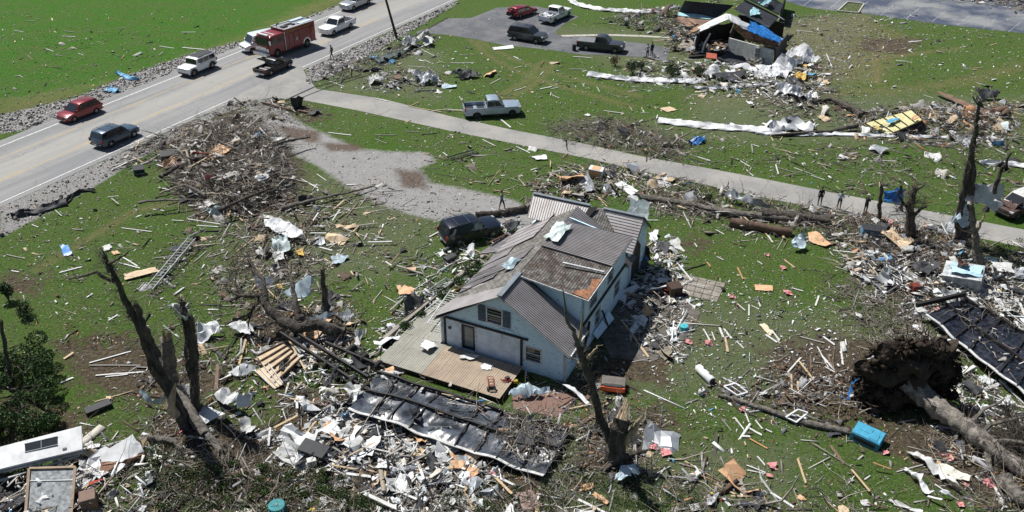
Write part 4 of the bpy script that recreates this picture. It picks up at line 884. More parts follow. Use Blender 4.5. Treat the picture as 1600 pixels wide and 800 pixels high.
# ---- decks
M_DK1 = mat('tan_deck_boards', (.36, .29, .215), .85, var=.12, scale=1.2, col2=(.27, .215, .16), rnd=0)
M_DK2 = mat('weathered_deck_boards', (.32, .31, .265), .9, var=.14, scale=1.2, col2=(.235, .23, .195))
def deck(nm, label, x0, x1, y0, y1, z, m):
    o_ = HA+hu*((x0+x1)/2)+hv*((y0+y1)/2); t = thing(nm, label, 'deck', (o_.x, o_.y, 0), HYAW)
    mb = MB(); n = int((x1-x0)/.145); r = random.Random(4)
    for k in range(n):
        x = -(x1-x0)/2+(k+.5)*(x1-x0)/n; dy = r.uniform(-.03, .03); mb.box((x, dy/2, z-.02+r.uniform(-.006, .006)), (.132, y1-y0+dy, .035), (0, 0, r.uniform(-.003, .003)))
    obj('deck_boards', mb, m, t)
    mb = MB(); mb.box((0, -(y1-y0)/2+.03, z-.14), (x1-x0, .05, .2)); mb.box((0, (y1-y0)/2-.05, z-.14), (x1-x0, .05, .2)); mb.box((-(x1-x0)/2+.04, 0, z-.14), (.05, y1-y0-.1, .2)); mb.box(((x1-x0)/2-.04, 0, z-.14), (.05, y1-y0-.1, .2)); obj('rim_joist', mb, M_DKW, t)
    mb = MB()
    for i in range(4):
        for j in range(2): mb.box((-(x1-x0)/2+.3+i*(x1-x0-.6)/3, -(y1-y0)/2+.25+j*(y1-y0-.5), (z-.2)/2), (.1, .1, z-.2))
    obj('post', mb, M_DKW, t)
    return t
deck('wooden_deck', 'tan wooden deck with bare boards in front of the blue house door', 0.45, 5.95, -3.6, -.30, .42, M_DK1)
deck('weathered_deck', 'greenish grey weathered deck at the left front corner of the blue house', -2.85, .43, -3.55, -.25, .40, M_DK2)
deck('weathered_deck', 'pale weathered deck strip running along the left wall of the blue house', -2.85, -.06, -.22, 4.2, .39, M_DK2)
# ------------------------------------------------------------------ damaged house at the top
G2 = P(1150, 60)
h2 = thing('damaged_house', 'wrecked single-storey house with dark shingle roof slopes and blue tarp on its torn gable', 'house', (G2.x, G2.y, 0))
M_DSH = mat('charcoal_shingles', (.035, .04, .05), .9, var=.2, scale=2, bump=.3, bscale=30); M_CYAN = mat('pale_cyan_underlayment', (.34, .58, .64), .7, var=.15); M_TARP = mat('blue_tarp', (.02, .17, .50), .45, var=.25, scale=3)
M_BRW = mat('torn_brown_decking', (.13, .06, .045), .85, var=.4, scale=2.5, col2=(.30, .19, .11)); M_GWALL = mat('grey_wall', (.62, .63, .62), .8, var=.12, scale=2); M_WSH = mat('white_sheeting', (.72, .73, .74), .6, col2=(.44, .45, .46), scale=.9, bump=.4, bscale=5)
def w2(nm, q, m, th=.12, parent=h2, label=None, rag=0.0, cuts=7):
    "slab through photo pixels with heights; rag tears its outline"
    pts = [P(*p) for p in q]
    if rag:
        r = random.Random(len(nm)+int(q[0][0])); o = []
        for i, p in enumerate(pts):
            n_ = pts[(i+1) % len(pts)]; o.append(p)
            for k in range(1, cuts):
                c = p.lerp(n_, (k+r.uniform(-.25, .25))/cuts); o.append(c+Vector((r.uniform(-rag, rag), r.uniform(-rag, rag), r.uniform(-.3, .3)*rag)))
        pts = o
    mb = MB(); mb.slab(pts, th, dirn=(0, 0, 1)); ob = obj(nm, mb, m)
    if parent: adopt(parent, ob)
    if label: ob['label'] = label
    return ob
w2('roof_slope', [(1148, 13, 5.3), (1166, -1, 5.3), (1217, 26, 3.2), (1202, 42, 3.0)], M_DSH, label='dark shingle slope with a pale blue patch')
w2('roof_slope', [(1168, -3, 5.25), (1196, -12, 5.2), (1224, 7, 3.5), (1217, 22, 3.1)], M_DSH)
w2('roof_slope', [(1070, 1, 5.0), (1146, 8, 5.1), (1120, 27, 3.4), (1061, 18, 3.3)], M_DSH, label='left dark shingle slope')
w2('roof_patch', [(1171, 17, 4.62), (1178, 11, 4.75), (1186, 15, 4.5), (1187, 22, 4.3), (1172, 24, 4.42)], M_CYAN, .03, rag=.12)
w2('roof_patch', [(1090, 5, 4.75), (1102, 5, 4.75), (1101, 9, 4.5), (1091, 9, 4.55)], M_CYAN, .03, rag=.1)
w2('roof_patch', [(1184, 4, 4.75), (1202, -3, 4.75), (1206, 2, 4.5), (1192, 9, 4.4)], M_CYAN, .03, rag=.15)
w2('underlayment_strip', [(1061, 19, 3.28), (1118, 26, 3.4), (1110, 30, 3.2), (1060, 24, 3.1)], M_CYAN, .08, rag=.15)
w2('torn_decking', [(1060, 25, 3.0), (1110, 30, 3.1), (1100, 38, 2.8), (1074, 41, 2.4), (1057, 34, 2.6)], mat('bare_ply_decking', (.30, .19, .13), .9, var=.3, scale=1.2, col2=(.13, .085, .07)), .1, rag=.35)
w2('torn_decking', [(1118, 28, 3.9), (1135, 26, 5.1), (1097, 45, 3.2), (1074, 54, 2.5), (1082, 46, 2.8)], M_BRW, .1, rag=.2)
w2('gable_overhang', [(1134, 21, 5.38), (1138, 30, 5.2), (1094, 49, 3.2), (1091, 42, 3.4)], M_WSH, .08, rag=.12)
w2('torn_decking', [(1147, 38, 4.3), (1156, 38, 4.4), (1220, 62, 2.9), (1214, 74, 2.3), (1180, 66, 2.6), (1168, 62, 2.8)], M_BRW, .15, rag=.3)
w2('roof_sheeting', [(1134, 20, 5.4), (1144, 23, 5.3), (1202, 53, 3.3), (1190, 58, 3.1), (1152, 38, 4.5), (1137, 30, 5.2)], M_WSH, .06, rag=.18)
w2('blue_tarp', [(1172, 32, 4.6), (1196, 42, 3.95), (1224, 61, 3.15), (1216, 66, 2.95), (1194, 58, 3.45), (1168, 47, 4.1)], M_TARP, .05, rag=.2)
w2('roof_rafter', [(1162, 0, 5.42), (1164.5, 0, 5.42), (1217, 26, 3.3), (1215, 27, 3.25)], M_DKW, .08)
w2('roof_rafter', [(1146, 14, 5.42), (1149, 14, 5.42), (1203, 41.5, 3.1), (1200, 42, 3.1)], M_WT, .06)
def vwall(nm, a, b, h, m, parent=h2, th=.15, z0=0, jag=0):
    A, B = P(*a), P(*b); r = random.Random(int(a[0])); n = 8 if jag else 1; d = (B-A); nn = Vector((-d.y, d.x, 0)).normalized()
    top = [A.lerp(B, i/n)+Vector((0, 0, h+r.uniform(-jag, jag*.2))) for i in range(n+1)]
    mb = MB(); mb.slab([A+Vector((0, 0, z0)), B+Vector((0, 0, z0))]+top[::-1], th, dirn=nn); ob = obj(nm, mb, m)
    if parent: adopt(parent, ob)
    return ob
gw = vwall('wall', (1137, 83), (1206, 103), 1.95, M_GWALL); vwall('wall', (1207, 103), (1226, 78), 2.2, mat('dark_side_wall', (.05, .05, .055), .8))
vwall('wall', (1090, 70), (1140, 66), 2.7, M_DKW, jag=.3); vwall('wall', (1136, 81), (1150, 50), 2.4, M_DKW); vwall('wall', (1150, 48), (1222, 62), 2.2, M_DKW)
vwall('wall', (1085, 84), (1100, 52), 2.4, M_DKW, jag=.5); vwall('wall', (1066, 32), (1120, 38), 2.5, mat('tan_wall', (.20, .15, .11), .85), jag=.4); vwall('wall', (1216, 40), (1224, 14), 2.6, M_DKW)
A, B = P(1137, 83), P(1206, 103); d = (B-A).normalized(); nn = Vector((d.y, -d.x, 0)); mb = MB(); c = A+d*((B-A).length*.68)
mb.bar(c+nn*.20-d*.45+Vector((0, 0, 1.15)), c+nn*.20+d*.45+Vector((0, 0, 1.15)), .06, 1.3); fr_ = adopt(h2, obj('window', mb, M_WT)) and bpy.data.objects['window'] if False else obj('window', mb, M_WT); adopt(h2, fr_)
mb = MB(); mb.bar(c+nn*.25-d*.33+Vector((0, 0, 1.45)), c+nn*.25+d*.33+Vector((0, 0, 1.45)), .03, .45); mb.bar(c+nn*.25-d*.33+Vector((0, 0, .88)), c+nn*.25+d*.33+Vector((0, 0, .88)), .03, .45); pn = obj('pane', mb, mat('grey_pane', (.17, .20, .21), .15)); pn.parent = fr_; pn.matrix_parent_inverse = Matrix.Identity(4); pn.location = (0, 0, 0)
w2('floor', [(1076, 89, .3), (1140, 83, .3), (1150, 55, .3), (1088, 58, .3)], M_BLK, .3)  # floor coloured near-black, gloom of the wrecked rooms put into its colour
for i, (x, y) in enumerate(((1096, 86), (1084, 80))):
    mb = MB(); a = P(x, y); b_ = up((x, y), x+14-i*4, y-34); mb.tube([a, a.lerp(b_, .5)+Vector((-.2, 0, 0)), b_], [.12, .12, .10], 6); adopt(h2, obj('bent_post', mb, M_GWALL))
w2('interior_panel', [(1103, 90, .9), (1120, 92, .9), (1120, 84, 1.3), (1104, 82, 1.3)], mat('orange_red_panel', (.40, .07, .03), .7), .1)
w2('brick_veneer', [(1060, 74, .3), (1078, 76, .3), (1086, 62, .9), (1066, 58, .9)], mat('tan_panel', (.27, .23, .19), .9, var=.2), .15, rag=.3)

def slabthing(nm, label, cat, q, m, th=.06, rag=.12, crump=.0, group=None):
    "a fallen sheet or panel: torn outline, own thickness, crumple"
    ob = w2(nm, q, m, th, None, rag=rag, cuts=5)
    if crump:
        bm = bmesh.new(); bm.from_mesh(ob.data); bmesh.ops.triangulate(bm, faces=bm.faces[:])
        for _ in range(4): bmesh.ops.subdivide_edges(bm, edges=[e for e in bm.edges if e.calc_length() > .28], cuts=1); bmesh.ops.triangulate(bm, faces=bm.faces[:])
        s_ = random.uniform(0, 50)
        from mathutils import noise as mn
        for v in bm.verts: v.co.z += crump*(mn.noise(Vector((v.co.x*.9+s_, v.co.y*1.3, 0)))*1.5+.3+abs(mn.noise(Vector((v.co.x*2.6+s_, v.co.y*2.2, 0))))*.9+mn.noise(Vector((v.co.x*7+s_, v.co.y*6, 0)))*.15)
        bm.to_mesh(ob.data); bm.free(); ob.data.polygons.foreach_set('use_smooth', [True]*len(ob.data.polygons)); ob.data.set_sharp_from_angle(angle=R(38))
    recenter(ob); return tag(ob, label, cat, group)
slabthing('roof_section', 'dark shingled roof section collapsed in front of the grey wall of the damaged house', 'roof section', [(1120, 90, .5), (1141, 80, 1.3), (1190, 104, .5), (1178, 108, .3), (1160, 104, .3)], M_DSH, .15, .2)
slabthing('roof_section', 'dark shingled roof piece tilted on the grass below the damaged house', 'roof section', [(1113, 114, .5), (1166, 110, .7), (1150, 128, .2), (1120, 121, .3)], M_DSH, .15, .15)
slabthing('blue_tarp', 'crumpled bright blue tarp on the grass beyond the lane', 'tarp', [(1076, 222, .1), (1101, 215, .2), (1102, 221, .1), (1090, 226, .1), (1075, 226, .1)], M_TARP, .05, .2, .35)

# ------------------------------------------------------------------ fallen panels and sheets, one by one
def C(name, col, **k): return mat(name, col, **{**dict(rough=.7, var=.12, scale=2.5), **k})
C_W = C('dirty_white_panel', (.62, .63, .62), col2=(.36, .36, .34), scale=1.7); C_WB = C('white_panel', (.74, .75, .76), col2=(.52, .53, .53), scale=1.2); C_PLY = C('orange_plywood', (.52, .29, .15), col2=(.60, .40, .24)); C_TAN = C('pale_tan_board', (.55, .42, .27)); C_GRY = C('grey_sheet_metal', (.33, .35, .37), rough=.45, metal=.3)
C_PB = C('pale_blue_sheet', (.42, .52, .58), rough=.5); C_MINT = C('pale_mint_sheet', (.48, .56, .55), rough=.5); C_DK = C('charcoal_debris', (.03, .032, .036)); C_BRN = C('brown_panel', (.15, .09, .06)); C_YEL = C('yellow_foam', (.62, .42, .10)); C_PINK = C('pink_insulation', (.62, .27, .27), rough=.95, bump=.6, bscale=15)
SHEETS = [
 ('wall_panel', 'white panel lying flat on the grass beside the driveway lawn', [(769, 74, .1), (801, 70, .1), (803, 75, .1), (772, 78, .1)], C_WB, 0),
 ('metal_sheet', 'small bluish white sheet on the lawn right of the stone rubble', [(690, 133, .1), (713, 133, .1), (713, 137, .1), (690, 138, .1)], C_PB, .1),
 ('plywood_sheet', 'tan square sheet on the lawn below the damaged house', [(1031, 169, .1), (1046, 166, .1), (1058, 171, .1), (1043, 175, .1)], C_TAN, 0),
 ('wall_panel', 'small white panel at the lane edge above the blue house', [(831, 245, .1), (853, 242, .2), (855, 249, .1), (837, 250, .1)], C_WB, .1),
 ('door_panel', 'white door panel lying just beyond the blue house roof', [(960, 287, .15), (970, 282, .2), (998, 298, .2), (987, 305, .15)], C_WB, 0),
 ('wall_panel', 'white folded panel standing behind the blue house gable', [(980, 306, .3), (996, 305, 1.0), (999, 314, .6), (986, 314, .3)], C_WB, .1),
 ('wall_panel', 'long white curved panel draped over brush left of the gravel drive', [(412, 344, .8), (440, 343, 1.0), (470, 360, .9), (476, 372, .5), (455, 374, .4), (415, 356, .4)], C_WB, .25),
 ('metal_sheet', 'pale grey crumpled sheet hanging below the long white curved panel', [(426, 377, .3), (450, 370, .7), (456, 392, .5), (440, 398, .2), (430, 392, .2)], C_MINT, .4),
 ('metal_sheet', 'small pale crumpled sheet in the brush next to yellow foam', [(428, 398, .2), (443, 397, .4), (444, 411, .2), (430, 412, .2)], C_W, .3),
 ('foam_scrap', 'bright yellow foam scrap by the crumpled sheets', [(461, 391, .2), (473, 389, .3), (476, 398, .2), (466, 401, .2)], C_YEL, .2),
 ('foam_scrap', 'small yellow foam scrap under the leaning branches', [(432, 446, .2), (441, 444, .2), (442, 450, .1), (435, 452, .1)], C_YEL, .2),
 ('metal_sheet', 'bluish white sheet lying on open lawn right of the brush', [(517, 405, .1), (543, 399, .2), (546, 403, .1), (524, 415, .1)], C_PB, .25),
 ('plastic_sheet', 'bright blue plastic sheet on the left lawn', [(93, 384, .1), (107, 383, .25), (113, 397, .15), (100, 400, .1)], C('bright_blue_plastic', (.05, .20, .52), rough=.4), .08),
 ('plywood_sheet', 'long tan plywood board on the left lawn with a brown tip', [(192, 428, .2), (243, 417, .3), (249, 424, .25), (196, 437, .15)], C_TAN, 0),
 ('foam_board', 'white foam board on the grass behind the leaning tree trunk', [(159, 385, .1), (172, 382, .15), (176, 388, .1), (163, 392, .1)], C_W, .05),
 ('plywood_scrap', 'small orange plywood scrap near the tip of the leaning tree', [(174, 393, .1), (183, 391, .1), (187, 396, .1), (178, 398, .1)], C_PLY, 0),
 ('plywood_scrap', 'orange plywood sheets fanned on the lawn left of the blue house', [(620, 447, .1), (632, 445, .15), (649, 452, .1), (640, 460, .1), (624, 461, .1)], C_PLY, .05),
 ('plywood_scrap', 'orange plywood piece among dark beams on the lawn', [(636, 418, .2), (651, 417, .2), (648, 424, .1), (636, 424, .1)], C_PLY, 0),
 ('plywood_sheet', 'orange plywood rectangle on the open lawn right of the patio', [(1179, 444, .1), (1207, 446, .1), (1208, 455, .1), (1180, 453, .1)], C_PLY, 0),
 ('wall_panel', 'pale yellow panel with splintered end on the right lawn', [(1186, 507, .1), (1193, 504, .15), (1208, 518, .1), (1203, 524, .1)], C('cream_panel', (.64, .55, .38)), 0),
 ('cloth', 'white cloth crumpled on the weathered deck', [(656, 545, .5), (664, 531, .6), (680, 534, .6), (684, 542, .5), (668, 552, .5)], C_WB, .25),
 ('metal_sheet', 'pale bent sheet lying on the tan deck near the door', [(718, 556, .5), (730, 552, .55), (748, 557, .5), (740, 562, .5), (720, 561, .5)], C_W, .08),
 ('foam_board', 'white round-edged board on the middle of the tan deck', [(751, 570, .47), (760, 567, .47), (770, 570, .47), (766, 578, .47), (754, 577, .47)], C_WB, .03),
 ('wall_panel', 'bluish crumpled siding with white gutter beside the brick paving', [(795, 615, .3), (815, 606, .5), (850, 606, .5), (862, 613, .3), (830, 621, .2), (800, 622, .2)], C_PB, .3),
 ('wall_panel', 'white triangular metal strip leaning right of the brick paving', [(878, 600, .6), (898, 607, .5), (924, 633, .15), (916, 632, .1)], C_WB, .1),
 ('wood_panel', 'grey plywood sheet on the ground right of the blue house shadow', [(1023, 548, .1), (1036, 540, .1), (1053, 545, .1), (1039, 563, .1)], C('grey_ply', (.20, .19, .15)), 0),
 ('plywood_sheet', 'square tan board with dark tree shadows at the front stump', [(940, 672, .5), (958, 655, .7), (975, 663, .7), (985, 668, .5), (968, 684, .4)], C('grey_tan_ply', (.38, .34, .27)), 0),
 ('metal_sheet', 'crumpled pale blue sheet at the foot of the front stump', [(962, 745, .2), (975, 735, .4), (992, 728, .4), (1000, 742, .3), (985, 760, .15), (970, 760, .15)], C_PB, .5),
 ('plywood_scrap', 'orange brown board lying below the front stump', [(924, 772, .1), (931, 769, .1), (952, 784, .1), (947, 788, .1)], C_PLY, 0),
 ('wood_panel', 'brown square panel at the bottom edge left of the stump', [(808, 770, .1), (830, 765, .1), (848, 790, .1), (818, 798, .1)], C('dull_pink_brown_panel', (.26, .18, .155)), 0),
 ('wall_panel', 'white broken panel with torn brown bottom edge beside the trailer wall', [(156, 710, .8), (207, 678, 1.2), (225, 706, .5), (190, 722, .5), (158, 722, .6)], C_WB, .03),
 ('wood_panel', 'torn brown wood backing of the white broken panel', [(156, 722, .62), (190, 722, .5), (226, 707, .45), (224, 713, .2), (158, 745, .15)], C('rust_brown_ply', (.22, .105, .07), col2=(.42, .25, .15)), 0),
 ('wall_panel', 'white panel with blue shadow between the tree trunks and tyres', [(309, 645, .4), (325, 636, .6), (352, 648, .4), (320, 664, .2)], C_WB, .1),
 ('metal_sheet', 'white crumpled metal sheet arched behind the trunk debris', [(334, 622, .3), (352, 615, .6), (375, 625, .9), (403, 612, .9), (392, 632, .5), (372, 643, .4), (345, 632, .3)], C_WB, .45),
 ('metal_sheet', 'white folded sheet under the debris left of the fridge box', [(373, 660, .4), (388, 657, .5), (398, 668, .4), (396, 677, .3), (380, 676, .2)], C_W, .3),
 ('cloth', 'large white crumpled sheeting on grass behind the double trunk', [(303, 530, .3), (318, 512, .5), (342, 507, .6), (348, 515, .5), (330, 527, .3), (308, 538, .2)], C_WB, .5),
 ('cloth', 'white rumpled membrane left of the tan wall frame', [(358, 512, .3), (380, 506, .4), (396, 514, .4), (390, 522, .3), (366, 522, .2)], C_WB, .35),
 ('metal_sheet', 'white bent sheet on the grass below the plywood frame', [(356, 583, .2), (371, 577, .4), (386, 568, .6), (392, 573, .4), (402, 573, .3), (400, 580, .2), (372, 591, .1)], C_WB, .25),
 ('plywood_sheet', 'tan plywood sheet under the dark trailer beam', [(482, 546, .3), (512, 545, .4), (520, 556, .3), (490, 562, .2)], C_TAN, 0),
 ('roof_sheet', 'curved white sheet caught on the leaning dark limb', [(440, 460, 1.3), (466, 446, 2.0), (487, 434, 2.8), (489, 446, 2.3), (484, 463, 1.6), (472, 469, 1.3)], C_PB, .3),
 ('metal_sheet', 'dark blue-grey flap hanging on the broken stub beside the leaning limb', [(505, 470, 1.5), (518, 470, 1.5), (515, 487, 1.0), (501, 488, 1.0)], C('slate_flap', (.05, .07, .09)), .1),
 ('metal_sheet', 'pale metal sheet crossing the base of the leaning limb', [(478, 497, .9), (505, 491, 1.0), (524, 492, .9), (508, 500, .7), (482, 502, .7)], C_PB, .2),
 ('wall_panel', 'stack of white siding boards below the tyre debris', [(447, 700, .3), (482, 675, .6), (497, 686, .5), (460, 712, .2)], C_WB, .05),
 ('blue_sheet', 'blue plastic strip standing against the uprooted root plate', [(1323, 622, .3), (1328, 605, .9), (1344, 573, 1.9), (1349, 572, 2.0), (1334, 607, .9), (1326, 626, .2)], C('bright_blue_plastic', (.05, .20, .52)), .1),
 ('metal_sheet', 'long white twisted strip curling over the lower right lawn', [(1413, 703, .3), (1433, 705, .4), (1450, 720, .3), (1492, 757, .3), (1497, 765, .3), (1470, 750, .2), (1440, 722, .2)], C_W, .3),
 ('metal_sheet', 'white bent trim strip at the bottom of the right lawn', [(1408, 729, .2), (1415, 729, .3), (1432, 745, .3), (1452, 768, .2), (1490, 774, .2), (1480, 778, .1), (1445, 772, .1), (1428, 752, .1)], C_WB, .3),
 ('curved_trim', 'cream curved trim board beside the white twisted strip', [(1457, 724, .3), (1480, 726, .3), (1518, 745, .25), (1516, 752, .2), (1490, 748, .2), (1470, 738, .2)], C('cream_trim', (.62, .60, .52)), .05),
 ('wall_panel', 'white strip at the bottom edge below the curled trim', [(1388, 781, .1), (1402, 784, .15), (1442, 797, .1), (1438, 802, .1), (1400, 790, .1)], C_W, .1),
 ('plywood_sheet', 'tan board piece on the bottom edge of the lawn', [(1309, 791, .1), (1316, 787, .1), (1326, 796, .1), (1322, 802, .1), (1311, 802, .1)], C_TAN, 0),
 ('wood_panel', 'small orange triangle of wood on the lower right lawn', [(1244, 774, .1), (1251, 772, .1), (1261, 781, .1), (1250, 780, .1)], C_PLY, 0),
 ('wall_panel', 'white tapered panel standing in the right debris field', [(1368, 436, .5), (1376, 425, 1.2), (1380, 416, 1.8), (1392, 422, 1.7), (1387, 446, .5)], C_WB, .05),
 ('cupboard', 'dark red-brown cabinet door among the white debris', [(1420, 446, .8), (1434, 449, .8), (1433, 459, .3), (1422, 457, .3)], C('red_brown_wood', (.17, .03, .015)), 0),
 ('roof_section', 'cluster of grey corrugated sheets by the lane verge', [(1130, 306, .5), (1150, 299, .9), (1180, 315, .8), (1222, 330, .5), (1205, 332, .2), (1160, 318, .3)], C_GRY, .5),
 ('metal_sheet', 'pale blue white crumpled panel right of the long log', [(1235, 385, .3), (1246, 372, .7), (1254, 368, 1.0), (1260, 376, .7), (1257, 390, .3), (1240, 391, .2)], C_PB, .4),
 ('plywood_scrap', 'torn orange particle board beside the blue cup-shaped scrap', [(1262, 365, .2), (1275, 361, .2), (1298, 382, .15), (1290, 387, .1), (1265, 378, .1)], C_PLY, .15),
 ('tray', 'galvanised metal trough lying on the grass beyond the lane', [(1357, 231, .2), (1363, 227, .35), (1385, 230, .35), (1388, 235, .3), (1376, 241, .15), (1362, 236, .15)], C_GRY, .15),
 ('metal_sheet', 'pale mint board on the ground by the right hand snag tops', [(1562, 190, .3), (1575, 190, .5), (1578, 205, .2), (1563, 203, .1)], C_MINT, .1),
 ('metal_sheet', 'dark teal bin lid near the end of the long white membrane', [(1549, 222, .5), (1568, 220, .5), (1570, 228, .1), (1552, 229, .1)], C('teal_blue_bin', (.03, .10, .17)), .1),
 ('timber_truss', 'long brown timber truss piece across the right debris', [(1461, 144, .4), (1466, 142, .5), (1546, 175, .5), (1541, 182, .3)], C_BRN, .1),
 ('crate', 'dark grey plastic pallet frame standing on the far right grass', [(1522, 141, .9), (1561, 139, 1.0), (1558, 152, .3), (1535, 158, .1)], C_DK, .3),
 ('metal_sheet', 'white roofing membrane heap right of the damaged house', [(1226, 88, .6), (1240, 74, 1.5), (1262, 76, 1.6), (1282, 92, .8), (1272, 98, .3), (1245, 96, .4)], C_WSH if False else M_WSH, .45),
 ('metal_sheet', 'white membrane draped down to the lawn below the damaged house', [(1135, 103, .5), (1160, 102, .6), (1205, 103, .7), (1222, 84, 1.8), (1232, 92, 1.2), (1255, 98, .7), (1240, 106, .3), (1228, 122, .1), (1180, 120, .1), (1172, 110, .3)], M_WSH, .28),
 ('metal_sheet', 'white sheeting hung on the bushes before the damaged house', [(1101, 116, .4), (1112, 100, 1.2), (1122, 102, 1.0), (1126, 112, .5), (1110, 122, .1)], M_WSH, .25),
 ('metal_sheet', 'grey roof sheet pile on the grass right below the damaged house', [(1207, 131, .5), (1225, 131, .7), (1268, 150, .4), (1270, 159, .2), (1240, 152, .2), (1215, 142, .3)], C_GRY, .5),
 ('insulation', 'yellow insulation lumps right of the white membrane', [(1240, 117, .3), (1252, 114, .5), (1260, 120, .3), (1254, 129, .1), (1242, 127, .1)], C_YEL, .5),
 ('insulation', 'small yellow insulation lump near the torn brick corner', [(1254, 101, .2), (1262, 100, .3), (1266, 105, .2), (1256, 106, .1)], C_YEL, .3),
 ('insulation', 'tan insulation chunk farthest right of the white membrane', [(1285, 126, .1), (1293, 126, .3), (1296, 131, .1), (1288, 133, .1)], C_TAN, .2),
 ('metal_sheet', 'large folded grey sheet on the roadside debris by the utility pole', [(620, 72, .4), (640, 62, .8), (662, 53, 1.1), (668, 60, .8), (655, 68, .4), (636, 76, .2)], C_W, .7),
 ('metal_sheet', 'round pale sheet at the tip of the roadside debris', [(659, 62, .5), (668, 56, .8), (676, 62, .6), (675, 72, .2), (664, 72, .2)], C_W, .3),
 ('metal_sheet', 'dark green grey sheet roll under the roadside sheets', [(587, 94, .3), (606, 85, .5), (640, 78, .5), (612, 92, .2), (592, 101, .1)], C('dark_green_sheet', (.05, .075, .075)), .2),
 ('metal_sheet', 'grey rubbish heap sheet left of the small lawn pile', [(574, 122, .2), (588, 118, .6), (600, 127, .3), (578, 133, .1)], C_W, .5),
 ('metal_sheet', 'grey green heap sheet on the small lawn pile', [(645, 120, .4), (662, 116, .8), (684, 121, .5), (686, 129, .1), (660, 134, .1)], C_GRY, .6),
 ('metal_sheet', 'dark tumbled sheet with pale blue lump on the mid lawn', [(705, 115, .3), (716, 110, .6), (735, 113, .4), (753, 119, .2), (722, 125, .1)], C_DK, .4),
 ('wood_panel', 'black plastic chair shape beside the black SUV front', [(788, 356, .2), (800, 345, .7), (810, 348, .6), (810, 362, .2), (796, 366, .1)], C_DK, .5),
 ('wall_panel', 'pale mint cabinet top beside the black SUV', [(775, 388, .6), (797, 377, .8), (799, 382, .7), (783, 394, .5)], C_MINT, 0),
 ('cloth', 'white bag heap below the black SUV', [(728, 392, .2), (733, 388, .6), (741, 392, .5), (740, 403, .2), (731, 404, .1)], C_WB, .4),
 ('wall_panel', 'large grey blue wall sheet fallen behind the blue house gable', [(1000, 402, .3), (1010, 398, .9), (1014, 407, .5), (1003, 415, .2)], C('steel_blue_panel', (.10, .22, .32)), 0),
 ('wood_panel', 'dark upright wall frame right of the blue house wing', [(994, 397, .3), (998, 380, 1.4), (1012, 384, 1.5), (1018, 410, .3)], M_DKW, .1),
 ('plywood_sheet', 'tan plywood drawer box in the shadow edge right of the house', [(1003, 484, .4), (1009, 475, .9), (1023, 488, .5), (1008, 495, .2)], C_PLY, 0),
 ('metal_sheet', 'rusty brown piece on the grass below the right fallen tree base', [(904, 620, .1), (918, 616, .1), (922, 622, .1), (908, 626, .1)], C_BRN, 0),
]
for nm, lab, q, m, cr in SHEETS: slabthing(nm, lab, nm.replace('_', ' '), q, m, .04, .07 if cr < .3 else .14, cr)

def ribbon(nm, label, cat, path, wd, m, amp=.25, z0=.05, th=.03, seed=0, group=None):
    "long strip of membrane lying in folds"
    from mathutils import noise as mn
    pts = [P(*p) for p in path]; L_ = [0]
    for i in range(1, len(pts)): L_.append(L_[-1]+(pts[i]-pts[i-1]).length)
    n = max(8, int(L_[-1]/.35)); nw = 8; g = []
    for i in range(n+1):
        s_ = L_[-1]*i/n; k = max(j for j in range(len(L_)) if L_[j] <= s_+1e-6); k = min(k, len(pts)-2)
        f_ = (s_-L_[k])/(L_[k+1]-L_[k]); c = pts[k].lerp(pts[k+1], f_); d_ = (pts[k+1]-pts[k]).normalized(); nn_ = Vector((-d_.y, d_.x, 0))
        ww = wd*(1+.35*mn.noise(Vector((s_*.5+seed, 3, 0)))); row = []
        for j in range(nw+1):
            t_ = j/nw-.5; h = amp*(.55+mn.noise(Vector((s_*1.1+seed, t_*5, 0)))*1.1+mn.noise(Vector((s_*3.5+seed, t_*12, 5)))*.45)*(1-(2*t_)**4*.6)
            q = c+nn_*(t_*ww+.18*mn.noise(Vector((s_*1.2+seed, t_*2, 9)))); row.append(Vector((q.x, q.y, max(.02, z0+c.z+h))))
        g.append(row)
    mb = MB(); N = (n+1)*(nw+1)
    for lo in (0, 1):
        for row in g: mb.v += [tuple(v-Vector((0, 0, th*lo))) for v in row]
    for i in range(n):
        for j in range(nw): k = i*(nw+1)+j; mb.f += [(k, k+1, k+nw+2, k+nw+1), (k+N, k+nw+1+N, k+nw+2+N, k+1+N)]; mb.m += [0, 0]
    ring = [i*(nw+1) for i in range(n+1)]+[n*(nw+1)+j for j in range(1, nw+1)]+[i*(nw+1)+nw for i in range(n-1, -1, -1)]+[j for j in range(nw-1, 0, -1)]
    for i in range(len(ring)): p_, q_ = ring[i], ring[(i+1) % len(ring)]; mb.f.append((p_, q_, q_+N, p_+N)); mb.m.append(0)
    ob = obj(nm, mb, m, smooth=True, ang=70); recenter(ob); return tag(ob, label, cat, group)
ribbon('roof_membrane', 'long white roof membrane stretched over the grass beyond the lane', 'roof membrane', [(1028, 190), (1060, 193), (1100, 198), (1150, 201), (1205, 206)], 1.5, M_WSH, .35, seed=1)
ribbon('roof_membrane', 'billowed white membrane lump at the middle of the long strip', 'roof membrane', [(1198, 204), (1220, 200), (1245, 200), (1272, 206)], 1.9, M_WSH, .9, seed=3)
ribbon('roof_membrane', 'thin white membrane strip running under the yellow floor panel', 'roof membrane', [(1180, 209), (1250, 212), (1300, 211), (1400, 214), (1480, 216), (1555, 217)], .55, M_WSH, .25, seed=4)
ribbon('roof_membrane', 'white membrane strip in front of the bushes of the damaged house', 'roof membrane', [(918, 118), (950, 122), (1000, 127), (1050, 128), (1085, 129), (1100, 126)], 1.1, M_WSH, .4, seed=5)
ribbon('roof_membrane', 'white membrane strip at the top edge left of the damaged house', 'roof membrane', [(888, -3), (898, 6), (915, 12), (945, 17), (1000, 20), (1030, 19), (1050, 12)], 1.1, M_WSH, .4, seed=6)
